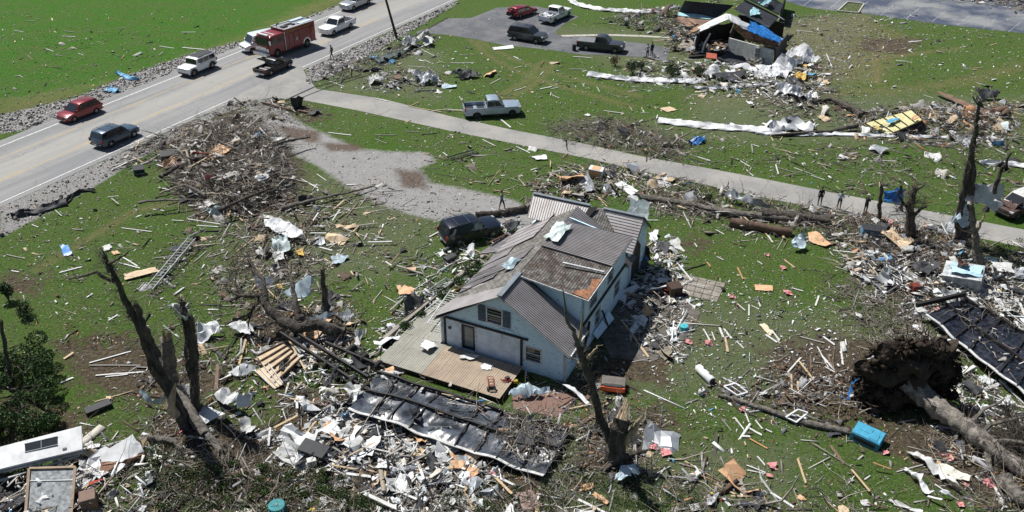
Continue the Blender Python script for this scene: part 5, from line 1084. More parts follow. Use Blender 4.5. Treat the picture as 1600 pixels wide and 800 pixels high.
ribbon('roof_membrane', 'narrow white membrane snaking right below the damaged house', 'roof membrane', [(1085, 139), (1130, 139), (1170, 136), (1200, 134), (1205, 131)], .5, M_WSH, .3, seed=7)
ribbon('roof_membrane', 'white sheet strip behind the right hand snag', 'roof membrane', [(1530, 256), (1560, 256), (1600, 261), (1640, 266)], .8, M_WSH, .35, seed=8)
ribbon('corrugated_pipe', 'black corrugated pipe bent along the road shoulder', 'pipe', [(104, 318), (112, 308), (125, 301), (140, 298), (148, 301)], .32, C_DK, .3, seed=9)
ribbon('black_sheeting', 'black torn sheeting lying along the road shoulder at left', 'sheeting', [(18, 340), (30, 337), (60, 332), (90, 323), (104, 319)], .9, C_DK, .45, seed=10)
ribbon('blue_tarp', 'light blue plastic strip on the stone rubble beside the highway', 'plastic strip', [(184, 116), (196, 121), (205, 126), (218, 124)], .5, C('pale_blue_plastic', (.16, .38, .58)), .4, seed=11)
ribbon('blue_tarp', 'small pale blue plastic heap on the rubble behind the red car', 'plastic strip', [(166, 145), (175, 141), (184, 145)], .7, C('pale_blue_plastic', (.16, .38, .58)), .4, seed=12)

# ------------------------------------------------------------------ trailer underbodies: black-skinned floors with steel frames
M_SKIN = mat('black_plastic_skin', (.060, .072, .092), .34, .0, .4, 1.2, bump=.25, bscale=6, spec=.9); M_STEEL = mat('dark_steel_beam', (.022, .02, .02), .6, .3, bump=.2)
def chassis(label, tl, tr, br, bl_, z, ncross, rails, mskin, seed):
    from mathutils import noise as mn
    q = [P(*p, z) for p in (tl, tr, br, bl_)]; c0_ = sum(q, Vector())/4
    t = thing('upturned_trailer', label, 'trailer', (c0_.x, c0_.y, 0))
    def bl2(u, v_, dz=0): p = (q[0]*(1-u)+q[1]*u)*(1-v_)+(q[3]*(1-u)+q[2]*u)*v_; return Vector((p.x+.05*mn.noise(Vector((u*9, v_*3, seed))), p.y+.12*mn.noise(Vector((u*7+5, v_*2, seed))), z+dz+.18*math.sin(u*5+seed)*.6+.22*mn.noise(Vector((u*6, v_*3+2, seed)))))
    mb = MB(); NU, NV = 130, 36
    for lo in (0, 1):
        for i in range(NU+1):
            for j in range(NV+1):
                u, v_ = i/NU, j/NV; bay = abs(math.sin(u*ncross*math.pi))*.05
                h = -bay+.13*mn.noise(Vector((u*10+seed, v_*4+u*3, 0)))+.10*abs(mn.noise(Vector((u*24+seed, v_*7+u*30, 3))))-.06
                p = bl2(u, v_, h-.05*lo); p.x += .05*mn.noise(Vector((u*30, v_*9, seed))); mb.v.append(tuple(p))
    N = (NU+1)*(NV+1)
    for i in range(NU):
        for j in range(NV): k = i*(NV+1)+j; mb.f += [(k, k+1, k+NV+2, k+NV+1), (k+N, k+NV+1+N, k+NV+2+N, k+1+N)]; mb.m += [0, 0]
    adopt(t, obj('plastic_skin', mb, mskin, smooth=True, ang=80))
    for r_ in rails:
        mb = MB()
        for i in range(24): mb.bar(bl2(i/24, r_, .12), bl2((i+1)/24, r_, .12), .13, .18)
        adopt(t, obj('rail', mb, M_STEEL))
    for k in [k for k in range(1, ncross) if k != 3+seed % 3]:
        mb = MB(); u = k/ncross; r = random.Random(k+seed); du = r.uniform(-.012, .012)
        for i in range(6): mb.bar(bl2(u+du*i/6, i/6, .06-.12*math.sin(i)*(k % 3 == 0)), bl2(u+du*(i+1)/6, (i+1)/6, .06), .07, .09)
        adopt(t, obj('cross_beam', mb, M_STEEL))
    mb = MB()
    for i in range(30):
        mb.bar(bl2(i/30, 1.0+.012*math.sin(i*1.3), .02), bl2((i+1)/30, 1.0+.012*math.sin(i*1.3+1.3), .02), .17, .06)
    adopt(t, obj('edge_trim', mb, C_W))
    return t, bl2
chassis('upturned black-skinned trailer floor in front of the wooden deck', (592, 584), (992//1, 0) if False else (890, 668), (850, 742), (545, 640), .55, 9, (.04, .48), M_SKIN, 1)
M_SKIN2 = mat('navy_plastic_skin', (.018, .022, .034), .38, 0, .5, 3, bump=.8, bscale=3, spec=.5)
chassis('upturned navy trailer floor at the right edge beside the root plate', (1508, 462), (1720, 590), (1700, 700), (1448, 490), .8, 10, (.04, .52), M_SKIN2, 4)
mb = MB(); mb.bar(P(1432, 477, 1.2), P(1508, 459, 1.4), .2, .3); tag(recenter(obj('steel_beam', mb, M_STEEL)), 'black steel end beam above the navy trailer floor', 'beam')
# axles with tyres
def axle(label, a, b, z=.45, r=.36, tilt=0):
    A_, B_ = P(*a, z), P(*b, z); c = (A_+B_)/2; t = thing('trailer_axle', label, 'axle', (c.x, c.y, 0), math.atan2((B_-A_).y, (B_-A_).x)); L_ = (B_-A_).length
    mb = MB(); mb.tube([(-L_/2, 0, z), (L_/2, 0, z)], .06, 8); obj('axle_beam', mb, M_STEEL, t)
    for s_ in (-1, 1):
        mb = MB(); mb.lathe([(r*.45, -.1), (r*.9, -.12), (r, -.06), (r, .06), (r*.9, .12), (r*.45, .1)], (s_*L_/2, 0, z), 'x', 18); w_ = obj('wheel', mb, M_TYRE, t, True)
        mb = MB(); mb.lathe([(r*.42, .085*s_), (r*.38, .125*s_), (.1, .10*s_)], (s_*L_/2, 0, z), 'x', 14); obj('rim', mb, mat('dusty_rim', (.25, .24, .22), .6, .3), w_, True)
    return t
axle('upper trailer axle with two tyres left of the weathered deck', (511, 571), (527, 579), .55); axle('middle trailer axle with tyres beside the weathered deck', (551, 546), (566, 557), .55)
axle('second middle trailer axle with tyres at the deck corner', (570, 560), (592, 571), .55); axle('lower trailer axle with two tyres above the black trailer floor', (552, 596), (571, 607), .5)
mb = MB()
for a, b_ in (((438, 520, 1.0), (560, 600, .6)), ((455, 515, .9), (575, 590, .6)), ((508, 535, .8), (600, 575, .6))):
    tag(recenter(obj('trailer_rail', MB().bar(P(*a), P(*b_), .14, .24), M_STEEL)), 'long black steel trailer rail with tyres beside it, %s' % ('left end nearest the trunk' if a[0] == 438 else 'middle of the three' if a[0] == 455 else 'nearest the deck'), 'rail', 'steel trailer rails by the tyres')

# ------------------------------------------------------------------ wall frame with studs, yellow floor panel, trailer wall, window frames
def frame_panel(nm, label, cat, q, msheet, mstud, nst, th=.05, studup=.06, across=False, w=.06):
    pts = [P(*p) for p in q]; c = sum(pts, Vector())/4; t = thing(nm, label, cat, (c.x, c.y, 0)); mb = MB(); mb.slab(pts, th, dirn=(0, 0, 1)); adopt(t, obj('sheathing', mb, msheet))
    for k in range(nst+1):
        u = k/nst
        a, b_ = (pts[0].lerp(pts[1], u), pts[3].lerp(pts[2], u)) if not across else (pts[0].lerp(pts[3], u), pts[1].lerp(pts[2], u))
        o_ = Vector((0, 0, studup)); mb = MB(); mb.bar(a+o_, b_+o_, w, .08); adopt(t, obj('stud', mb, mstud))
    return t
frame_panel('wall_frame', 'tan plywood wall section with dark studs lying between the trunks and the tyres', 'wall section', [(402, 556, .6), (442, 536, .8), (470, 560, .5), (428, 600, .2)], C_TAN, C('dark_stud_wood', (.16, .10, .065)), 5, across=True)  # dark brown studs against tan sheathing
frame_panel('wall_frame', 'second tan plywood section at the foot of the studded wall section', 'wall section', [(398, 580, .3), (420, 570, .5), (442, 600, .3), (428, 608, .1)], C_TAN, C_W, 3)
frame_panel('floor_panel', 'yellow trailer floor panel with dark joists tilted on the right debris', 'floor panel', [(1351, 193, .3), (1424, 172, 1.7), (1441, 187, 1.4), (1383, 212, .1)], C('pale_yellow_panel', (.56, .52, .26), var=.1), M_STEEL, 5, th=.10)
w2('floor_underside', [(1383, 213, .05), (1441, 188, 1.2), (1452, 204, .05), (1440, 212, .05)], M_DKW, .2, None); tag(recenter(bpy.data.objects['floor_underside']), 'dark broken joists under the raised end of the yellow floor panel', 'joists')
slabthing('blue_sheet', 'light blue paper on the yellow floor panel', 'sheet', [(1384, 190, 1.0), (1400, 183, 1.25), (1406, 185, 1.25), (1392, 192, 1.0)], C('sky_blue_paper', (.10, .35, .55)), .03, .1)
slabthing('plywood_scrap', 'orange plywood piece at the top end of the yellow floor panel', 'plywood', [(1422, 186, 1.6), (1431, 179, 1.8), (1437, 183, 1.7), (1429, 188, 1.5)], C_PLY, .03, .05)
tr = thing('trailer_wall', 'white mobile home wall with dark window at the lower left corner', 'trailer wall', P(60, 720))
mb = MB(); mb.slab([P(-70, 716, 1.5), P(127.5, 665, 1.7), P(129, 702, 1.15), P(45, 723, 1.1), P(-70, 750, 1.1)], .08, dirn=(0, 0, 1)); adopt(tr, obj('panel', mb, C_WB, bevel=.02))
wz = lambda x, y: 1.52
pa_, pb_, pc_ = P(-70, 716, 1.5), P(127.5, 665, 1.7), P(129, 702, 1.15); pn_ = (pb_-pa_).cross(pc_-pa_).normalized(); pn_ = pn_ if pn_.z > 0 else -pn_
def OP(x, y, off=.0): c_ = Vector((0, 0, HC)); r_ = (P(x, y)-c_).normalized(); return c_+r_*((pa_-c_).dot(pn_)/r_.dot(pn_))+pn_*off
mb = MB(); mb.slab([OP(39, 695, .06), OP(90, 683, .06), OP(90, 695, .06), OP(40, 707, .06)], .10); w_ = obj('window', mb, mat('window_glass', (.02, .025, .028), .08)); adopt(tr, w_)
mb = MB(); mb.bar(OP(65, 689, .07), OP(65, 701, .07), .03, .02); mb.bar(OP(38.5, 694.5, .07), OP(90.5, 682.5, .07), .04, .03); mb.bar(OP(90.5, 695.5, .07), OP(39.5, 707.5, .07), .04, .03); adopt(tr, obj('window_frame', mb, C('grey_frame', (.25, .26, .27))))
mb = MB(); mb.slab([OP(98, 701, .06), OP(104, 699.5, .06), OP(104, 702.5, .06), OP(98, 704, .06)], .10); adopt(tr, obj('vent', mb, M_BLACKP))
mb = MB(); mb.bar(P(-20, 742, .9), P(129, 706, .9), .18, .08); mb.bar(P(-20, 757, .6), P(125, 712, .7), .10, .10); mb.bar(P(-10, 735, .9), P(125, 710, .7), .10, .06); adopt(tr, obj('sill_beam', mb, C_W))
mb = MB(); mb.slab([P(-70, 760, .05), P(132, 716, .05), P(150, 740, .05), P(120, 800, .05), P(-70, 830, .05)], .05, dirn=(0, 0, 1)); adopt(tr, obj('floor', mb, M_BLK))  # near-black sheet paints the shaded inside below the wall panel
fp = [P(46, 733, 1.35), P(118, 731, 1.35), P(111, 812, .35), P(40, 812, .35)]
wf = thing('window_panel', 'wood-framed grey window panel leaning at the lower left corner', 'window panel', P(78, 790))
mb = MB(); mb.slab(fp, .05, dirn=(0, 0, 1)); adopt(wf, obj('pane', mb, C('dusty_grey_pane', (.24, .26, .27), scale=5, var=.3)))
mb = MB(); [mb.bar(fp[i]+Vector((0, 0, .04)), fp[(i+1) % 4]+Vector((0, 0, .04)), .14, .10) for i in (0, 1, 3)]; adopt(wf, obj('frame', mb, C('tan_brown_frame', (.28, .20, .13))))
mb = MB(); mb.bar(fp[0].lerp(fp[3], .25)+Vector((0, 0, .02)), fp[1].lerp(fp[2], .25)+Vector((0, 0, .02)), .05, .06); adopt(wf, obj('rail', mb, C_W))
def boxthing(nm, label, cat, px, dims, rz, m, z=0, rot=(0, 0), bevel=.02, extra=None, group=None):
    b_ = P(*px); t = thing(nm, label, cat, (b_.x, b_.y, z), rz, group); mb = MB(); mb.box((0, 0, dims[2]/2), dims); o_ = obj('body', mb, m, t, bevel=bevel); t.rotation_euler = (rot[0], rot[1], rz)
    if extra: extra(t, dims)
    return t
def panel_lines(t, d):
    mb = MB()
    for k in (-.17, .17): mb.box((k*d[0], -d[1]/2-.006, d[2]/2), (.02, .012, d[2]*.94))
    mb.box((0, -d[1]/2-.006, d[2]*.97), (d[0], .012, .03)); obj('panel_seam', mb, C('seam_grey', (.12, .12, .12)), t)
boxthing('cabinet', 'dark brown cabinet box by the leaning window panel', 'cabinet', (142, 792), (.8, .8, .9), .4, C_BRN, extra=panel_lines)
bx_ = boxthing('storage_box', 'large white tipped appliance box among the right hand debris', 'appliance box', (1503, 445), (2.6, 1.7, 1.25), R(-32), C('scuffed_white_metal', (.46, .49, .50), var=.25), .15, (R(14), R(-8)), extra=panel_lines)
mb = MB(); v_, f_ = rag_t(71, 6); mb.add([(x*2.0+.2, y*1.2, z*.5+1.4) for x, y, z in v_], [tuple(f) for f in f_]); obj('torn_lining', mb, C('pale_blue_lining', (.38, .56, .66)), bx_)
mb = MB(); v_, f_ = rag_t(73, 5); mb.add([(x*.7-.1, y*.5+.3, z*1.4+1.6) for x, y, z in v_], [tuple(f) for f in f_]); obj('rusty_scrap', mb, C('rust', (.14, .075, .05)), bx_)
def couch(t, d):
    mb = MB(); mb.box((0, 0, d[2]+.02), (d[0]*.96, d[1]*.9, .05)); mb.box((-.2, .1, d[2]+.06), (.7, .4, .04)); mb.box((.35, -.2, d[2]+.06), (.5, .5, .04)); obj('lid_panel', mb, C('bright_teal_blue', (.06, .32, .48), rough=.5), t, bevel=.02)
    mb = MB(); [mb.box((x, y, .12), (.16, .16, .24)) for x in (-.6, .6) for y in (-.45, .45)]; mb.box((0, -.58, .32), (1.25, .04, .26)); obj('base', mb, M_BLACKP, t)
boxthing('tool_box', 'teal blue plastic tool box lying upside down below the root plate', 'plastic box', (1354, 688), (1.65, 1.15, .62), R(-38), C('teal_blue_plastic', (.035, .22, .36), rough=.45), 0, (.05, .05), extra=couch)
t = thing('water_heater', 'white cylindrical water heater lying on the right lawn', 'water heater', P(1101, 590), R(115))
mb = MB(); mb.lathe([(.02, -.78), (.24, -.76), (.27, -.70), (.27, .70), (.24, .76), (.02, .78)], (0, 0, .27), 'x', 20); obj('tank', mb, C_WB, t, True)
mb = MB(); [mb.box((x, -.10, .52), (.18, .16, .03)) for x in (-.35, .25)]; obj('access_panel', mb, C_DK, t); mb = MB(); mb.lathe([(.2, -.80), (.2, -.79)], (0, 0, .27), 'x', 16); obj('base_cap', mb, C_DK, t)
t = thing('ball', 'white round can on the grass beside the water heater', 'can', P(1095, 617)); mb = MB(); mb.lathe([(.02, 0), (.14, .03), (.19, .15), (.19, .3), (.14, .38), (.02, .4)], n=16); obj('shell', mb, C_W, t, True); mb = MB(); mb.lathe([(.05, .4), (.05, .44)], n=8); obj('cap', mb, C_DK, t)
# small appliances, bins and furniture in the debris
def lid(t, d): mb = MB(); mb.box((0, 0, d[2]+.02), (d[0]+.06, d[1]+.06, .06)); obj('lid', mb, C_DK, t, bevel=.015)
def shelf(t, d): mb = MB(); mb.box((0, -d[1]/2-.01, d[2]*.5), (d[0]*.86, .02, d[2]*.8)); obj('front_panel', mb, C_PLY, t); mb = MB(); mb.box((0, 0, d[2]+.01), (d[0]*.6, d[1]*.8, .03)); obj('top_panel', mb, C_PLY, t)
boxthing('desk', 'white desk with orange wood top just behind the blue house', 'desk', (931, 276), (1.3, .8, .9), R(-20), C_WB, 0, (.1, .05), extra=shelf)
boxthing('trash_bin', 'dark teal bin tipped on the road shoulder by the brush heap', 'bin', (217, 271), (.9, .7, .7), .5, C('dark_teal_plastic', (.02, .06, .07)), 0, (.3, .1), extra=lid)
boxthing('trash_bin', 'small black bin standing alone on the asphalt driveway', 'bin', (897, 79), (.45, .45, .75), .1, C_DK, 0, extra=lid)
boxthing('stove', 'black and rust coloured stove on the paved patio', 'stove', (1052, 460), (.95, .8, .9), .3, C('rust_black_metal', (.05, .025, .015)), 0, (.1, 0), extra=panel_lines)
boxthing('crate', 'black plastic crate stack in the heap below the trailer', 'crate', (492, 712), (1.6, .9, .6), R(-20), C_DK, .1, (.1, .1), extra=panel_lines)
boxthing('box', 'pale grey foam cube left of the white heap', 'box', (488, 728), (.5, .4, .45), .4, C_W, .05, extra=panel_lines)
boxthing('feed_trough', 'long dark open trough among the brush heap timbers', 'trough', (292, 246), (4.6, .9, .7), R(22), C_DK, .1, (.2, 0), extra=panel_lines)
boxthing('black_case', 'black case lying at the edge of the brown soil patch on the left', 'case', (154, 640), (1.5, .5, .32), R(38), C_DK, .05, (.2, 0), extra=panel_lines)
boxthing('cabinet', 'red brown cabinet standing in the white field near the appliance box', 'cabinet', (1426, 460), (.6, .5, .6), .2, C('red_brown_wood', (.17, .03, .015)), .3, (.1, .1), extra=panel_lines)
boxthing('bench', 'steel blue box seat in the debris by the lane', 'bench', (1362, 368), (1.9, .8, .6), R(-5), C('steel_blue_panel', (.10, .22, .32)), .1, (.1, .1), extra=lid)
boxthing('siding_roll', 'grey cylinder roll wrapped in siding at the brush heap edge', 'siding roll', (428, 292), (2.3, .6, .5), R(32), C_GRY, .1, (.1, 0), extra=panel_lines)
def barrel(nm, label, cat, px, r, h, m, lying=0):
    t = thing(nm, label, cat, P(*px), .5); mb = MB(); pr = [(r*.9, 0), (r, .04), (r, h*.33), (r*1.04, h*.35), (r, h*.37), (r, h*.95), (r*.93, h)]; mb.lathe(pr, (0, 0, 0) if not lying else (-h/2, 0, r), 'z' if not lying else 'x', 16); obj('shell', mb, m, t, True)
    mb = MB(); mb.lathe([(r*.12, h), (r*.12, h+.05)], (0, 0, 0) if not lying else (-h/2, 0, r), 'z' if not lying else 'x', 12); obj('cap', mb, C_GRY, t)
barrel('bucket', 'teal bucket in the weeds at the bottom edge', 'bucket', (434, 799), .45, .5, C('teal_plastic', (.02, .22, .24)))
barrel('barrel', 'brown steel barrel lying at the far right wreckage', 'barrel', (1560, 180), .45, 1.9, C_BRN, 1)
barrel('barrel', 'black tank lying behind the white membrane lump', 'barrel', (1235, 196), .5, 1.8, C_DK, 1)
barrel('bucket', 'turquoise tub on the slab right of the blue house', 'bucket', (1068, 515), .3, .35, C('turquoise_plastic', (.05, .40, .45)))
ribbon('plastic_bag', 'black plastic bag beside the studded wall section', 'bag', [(436, 586), (445, 576), (452, 566)], 1.1, C_DK, .6, seed=31)
ribbon('plastic_bag', 'silver grey bag at the foot of the brush heap', 'bag', [(325, 336), (338, 332), (350, 334)], 1.1, C_MINT, .7, seed=32)
ribbon('plastic_bag', 'dark bag and coat on the debris line left of the gravel drive', 'bag', [(468, 318), (480, 314), (488, 316)], .9, C_DK, .6, seed=33)
t = thing('wheelbarrow', 'black upturned wheelbarrow on the lawn below the black SUV', 'wheelbarrow', P(704, 408), R(40)); mb = MB(); mb.slab([(-.5, -.35, .45), (.5, -.3, .5), (.45, .3, .5), (-.5, .35, .45)], .3); obj('tray', mb, C_DK, t, bevel=.08); mb = MB(); [mb.bar((-.4, y, .2), (-1.4, y*1.3, .05), .05, .05) for y in (-.25, .25)]; obj('handle', mb, C_DK, t); mb = MB(); mb.lathe([(.06, -.05), (.2, -.05), (.2, .05), (.06, .05)], (.7, 0, .4), 'y', 12); obj('wheel', mb, M_TYRE, t)
# orange mower/tiller deck
t = thing('ride_on_mower', 'wrecked orange mower by the snag at the right corner of the blue house', 'mower', P(958, 608), R(-10))
mb = MB(); mb.box((0, .2, .35), (1.5, .9, .35)); obj('deck', mb, C('grey_brown_metal', (.13, .115, .10)), t, bevel=.06); mb = MB(); mb.box((0, -.42, .32), (1.5, .12, .34)); obj('front_panel', mb, C('bright_orange_paint', (.62, .09, .02), rough=.4), t, bevel=.03)
mb = MB(); mb.box((0, -.3, .52), (1.1, .25, .10)); obj('hood', mb, C_DK, t, bevel=.03)
for x in (-.7, .7): mb = MB(); mb.lathe([(.1, -.08), (.22, -.08), (.22, .08), (.1, .08)], (x, .2, .22), 'x', 14); obj('wheel', mb, M_TYRE, t)
# red hand truck
t = thing('hand_truck', 'red two-wheeled hand truck lying on the tan deck', 'hand truck', HA+hu*4.85+hv*-2.6+Vector((0, 0, .44)), HYAW+R(-60)); M_HT = C('red_tube', (.34, .03, .03), rough=.4)
mb = MB(); [mb.tube([(-.55, y, .12), (.55, y, .12)], .022, 6) for y in (-.17, .17)]; [mb.tube([(x, -.17, .12), (x, .17, .12)], .018, 6) for x in (-.55, -.3, 0, .3, .55)]; obj('frame', mb, M_HT, t)
for y in (-.25, .25): mb = MB(); mb.lathe([(.04, -.03), (.11, -.03), (.11, .03), (.04, .03)], (.58, y, .12), 'y', 12); obj('wheel', mb, M_TYRE, t)
mb = MB(); mb.box((.68, 0, .22), (.03, .4, .3)); obj('toe_plate', mb, C_DK, t)
t = thing('extension_cord', 'tangled red cord with white scraps on the deck corner', 'cord', HA+hu*5.55+hv*-1.9+Vector((0, 0, .45))); mb = MB(); r = random.Random(3); mb.tube([(r.uniform(-.4, .4), r.uniform(-.25, .25), .03+i*.004) for i in range(26)], .018, 5); obj('cable', mb, M_HT, t); mb = MB(); mb.box((.1, .05, .12), (.25, .18, .2), (0, 0, .5)); obj('reel', mb, C_DK, t)
t = thing('yellow_tool', 'small yellow power tool at the right end of the tan deck', 'tool', HA+hu*6.15+hv*-1.7+Vector((0, 0, .3))); mb = MB(); mb.box((0, 0, .1), (.28, .2, .2)); obj('body', mb, C('yellow_plastic', (.55, .40, .04)), t, bevel=.03); mb = MB(); mb.tube([(-.1, 0, .2), (-.08, 0, .3), (.1, 0, .3), (.12, 0, .2)], .02, 6); obj('handle', mb, C_DK, t)
# trolley frames, windows, ladders
def window_frame(label, q, m=None):
    pts = [P(*p) for p in q]; c = sum(pts, Vector())/4; t = thing('window_frame', label, 'window frame', (c.x, c.y, 0)); mb = MB(); [mb.bar(pts[i], pts[(i+1) % 4], .10, .08) for i in range(4)]; adopt(t, obj('frame', mb, C_WB)); mb = MB(); mb.bar(pts[0].lerp(pts[1], .5), pts[3].lerp(pts[2], .5), .06, .06); adopt(t, obj('mullion', mb, C_WB)); return t
window_frame('white window frame lying at the left end of the grey splintered log streak', [(1131, 604, .3), (1149, 599, .35), (1168, 613, .2), (1152, 618, .15)])
window_frame('white window frame tilted on the middle of the grey splintered log streak', [(1228, 652, .3), (1247, 640, .8), (1262, 645, .7), (1244, 660, .2)])
def ladder(label, a, b, wd, m, n, z=.15, nm='ladder'):
    A_, B_ = P(*a), P(*b); c = (A_+B_)/2; t = thing(nm, label, nm.replace('_', ' '), (c.x, c.y, 0)); d_ = (B_-A_).normalized(); s_ = Vector((-d_.y, d_.x, 0))*wd/2
    for k in (-1, 1): mb = MB(); mb.bar(A_+s_*k, B_+s_*k, .05, .10); adopt(t, obj('side_rail', mb, m))
    mb = MB(); [mb.bar(A_.lerp(B_, (i+.5)/n)-s_, A_.lerp(B_, (i+.5)/n)+s_, .035, .035) for i in range(n)]; adopt(t, obj('rung', mb, m)); return t
ladder('grey aluminium ladder lying on the grass left of the blue house', (668, 462, .2), (704, 436, .25), .75, C_GRY, 12)
ladder('dark ladder on the lawn between the gravel drive and the lane', (702, 248, .2), (744, 236, .25), .8, C_DK, 12)
ladder('thin steel antenna mast lying in the brush on the left lawn', (232, 452, .5), (300, 372, .8), .6, C_GRY, 18, nm='antenna_mast')
ladder('white broken stair railing leaning on the left wall of the blue house', (676, 508, .9), (712, 455, 1.1), .8, C_W, 16, nm='railing')
ladder('white broken trellis lying beside the garden bed left of the house', (628, 520, .2), (690, 470, .5), .5, C_W, 14, nm='trellis')
mb = MB(); mb.bar(P(600, 530, .1), P(760, 395, .1), .3, .2); tag(recenter(obj('garden_edging', mb, C('grey_timber_edging', (.27, .24, .2)))), 'grey timber edging along the garden bed left of the house', 'edging')

# ------------------------------------------------------------------ poles, wires
t = thing('utility_pole', 'dark leaning utility pole beside the highway', 'utility pole', P(620, 60)); b0_ = P(620, 60); tp = up((620, 60), 597, -22)
mb = MB(); mb.tube([b0_, b0_.lerp(tp, .5), tp], [.17, .15, .13], 10); adopt(t, obj('pole', mb, C('dark_creosote_wood', (.035, .028, .022)))); mb = MB(); mb.bar(tp+Vector((-1.2, 0, -.4)), tp+Vector((1.2, .2, -.4)), .1, .12); adopt(t, obj('crossarm', mb, C('dark_creosote_wood', (.035, .028, .022))))
def cable(label, pts, r=.03): mb = MB(); mb.tube([P(*p) for p in pts], r, 5); return tag(recenter(obj('cable', mb, C_DK)), label, 'cable')
cable('black cable lying across the mouth of the lane', [(700, 27, .1), (640, 60, .1), (560, 118, .08), (490, 136, .08), (455, 152, .08), (420, 172, .1)], .04)
cable('second black cable just right of the first at the lane mouth', [(650, 60, .1), (575, 117, .08), (510, 137, .08), (462, 156, .08), (432, 172, .1)], .03)

# ------------------------------------------------------------------ snags and fallen trees
M_BARK = mat('dark_bark', (.125, .108, .09), .95, scale=4.5, bump=2.2, bscale=12, stretch=(1, 1, .22), col2=(.022, .018, .015)); M_BARKG = mat('grey_bark', (.16, .145, .125), .95, var=.3, scale=4, bump=1.4, bscale=12); M_SPL = mat('splintered_wood', (.42, .33, .22), .85, var=.3, scale=6, stretch=(1, 1, .2)); M_SOIL = mat('root_soil', (.030, .022, .017), 1, var=.4, scale=2.5, bump=2.5, bscale=5, col2=(.06, .043, .031))
def wob(pts, amt, n, rr):
    out = []
    for i in range(len(pts)-1):
        for k in range(n): p = pts[i].lerp(pts[i+1], k/n); out.append(p+Vector((rr.uniform(-amt, amt), rr.uniform(-amt, amt), rr.uniform(-amt, amt)*.5)) if (i or k) else p)
    return out+[pts[-1]]
def jagged(mb, p, d, r, n, rr, mi=0, ln=.6):
    d = d.normalized()
    for k in range(n):
        a = rr.uniform(0, 6.28); s_ = Vector((math.cos(a), math.sin(a), 0))*r*rr.uniform(.2, .8); e = p+s_+d*rr.uniform(.3, 1)*ln
        mb.tube([p+s_-d*.15, p+s_+d*.1, e], [r*.35, r*.28, .01], 5, mi)
def limb(nm, pts, r0, r1, m, seed, parent=None, tip=True, amt=.06, seg=3, n=9, spl=5):
    n = int(n*1.5); seg = seg*2 if r0 > .15 else seg; rr = random.Random(seed); q = wob(pts, amt, seg, rr); k = len(q); rad = [(r0+(r1-r0)*i/(k-1))*rr.uniform(.9, 1.12) for i in range(k)]
    rad[0] *= 1.15; mb = MB(); mb.tube(q, rad, n, 0, jag=.10)
    from mathutils import noise as mn
    for i_ in range(len(mb.v)):
        ring = i_//n
        if ring < k: c_ = q[ring]; v_ = Vector(mb.v[i_]); d_ = v_-c_; f_ = 1+.34*mn.noise(Vector((d_.x/rad[ring]*1.6, d_.y/rad[ring]*1.6, c_.z*.35+seed)))+.16*mn.noise(v_*2.2); mb.v[i_] = tuple(c_+d_*f_)
    o = obj(nm, mb, m, smooth=True, ang=45)
    if parent: adopt(parent, o)
    if tip: mb = MB(); jagged(mb, q[-1], q[-1]-q[-2], r1, spl, rr, 0, max(.25, r1*3)); s_ = obj('splintered_tip', mb, M_SPL); s_.parent = o; s_.matrix_parent_inverse = Matrix.Identity(4)
    return o
def twigset(parent, pts, n, ln, rad, seed, m=None, up_=.4):
    global RNG
    S = []; rr = random.Random(seed)
    for _ in range(n): i = rr.randrange(len(pts)-1); S.append(pts[i].lerp(pts[i+1], rr.random()))
    S = np.array([tuple(s) for s in S]); D = RNG.normal(0, 1, (n, 3)); D[:, 2] += up_
    o = twigs('twig', S, D, RNG.uniform(.4, 1, n)*ln, np.full(n, rad*1.5), np.tile([[.10, .09, .075]], (n, 1))*RNG.uniform(.5, 1.6, (n, 1)), MATS['twig_bark'])
    adopt(parent, o); return o
attr_mat('twig_bark', .9, .2); attr_mat('debris_paint', .75, .3); attr_mat('leaf_green', .6, .3); attr_mat('stone_grey', .9, .2)
def tree(label, base, cat='broken tree', nm='broken_tree', group=None): return thing(nm, label, cat, P(*base), 0, group)
# 1 leaning double trunk
b0 = (292, 668); t = tree('thick dark broken tree leaning left with a forked jagged top', b0); U = lambda x, y: up(b0, x, y)
l1 = [P(*b0), U(272, 625), U(240, 565), U(215, 505), U(196, 470), U(178, 430), U(163, 400)]
limb('trunk', l1, .38, .08, M_BARK, 1, t, n=12); limb('limb', [U(238, 560)+Vector((0, .3, 0)), U(226, 520), U(216, 488), U(212, 474)], .30, .12, M_BARK, 2, t, n=10)
limb('limb', [U(172, 425), U(166, 405), U(160, 392)], .12, .04, M_BARKG, 3, t); limb('limb', [U(180, 440), U(150, 425), U(128, 432), U(108, 436)], .10, .05, M_BARK, 4, t); limb('limb', [U(172, 412), U(190, 402), U(202, 392)], .07, .03, M_BARK, 5, t); twigset(t, l1[1:], 260, 1.5, .014, 4)
mb = MB(); mb.tube([U(280, 640)+Vector((0, -.5, 0)), U(276, 625)+Vector((-.2, -.6, 0)), U(262, 590)+Vector((.6, -.5, 0))], [.25, .3, .05], 8); adopt(t, obj('peeled_bark', mb, M_SPL))
slabthing('metal_sheet', 'pale blue metal strip wrapped round the base of the leaning broken tree', 'metal strip', [(218, 613, .6), (224, 612, .9), (238, 627, .5), (262, 620, 1.0), (256, 600, 2.0), (262, 596, 2.0), (268, 618, .9), (250, 632, .3), (228, 630, .2)], C_PB, .04, .05, .15)
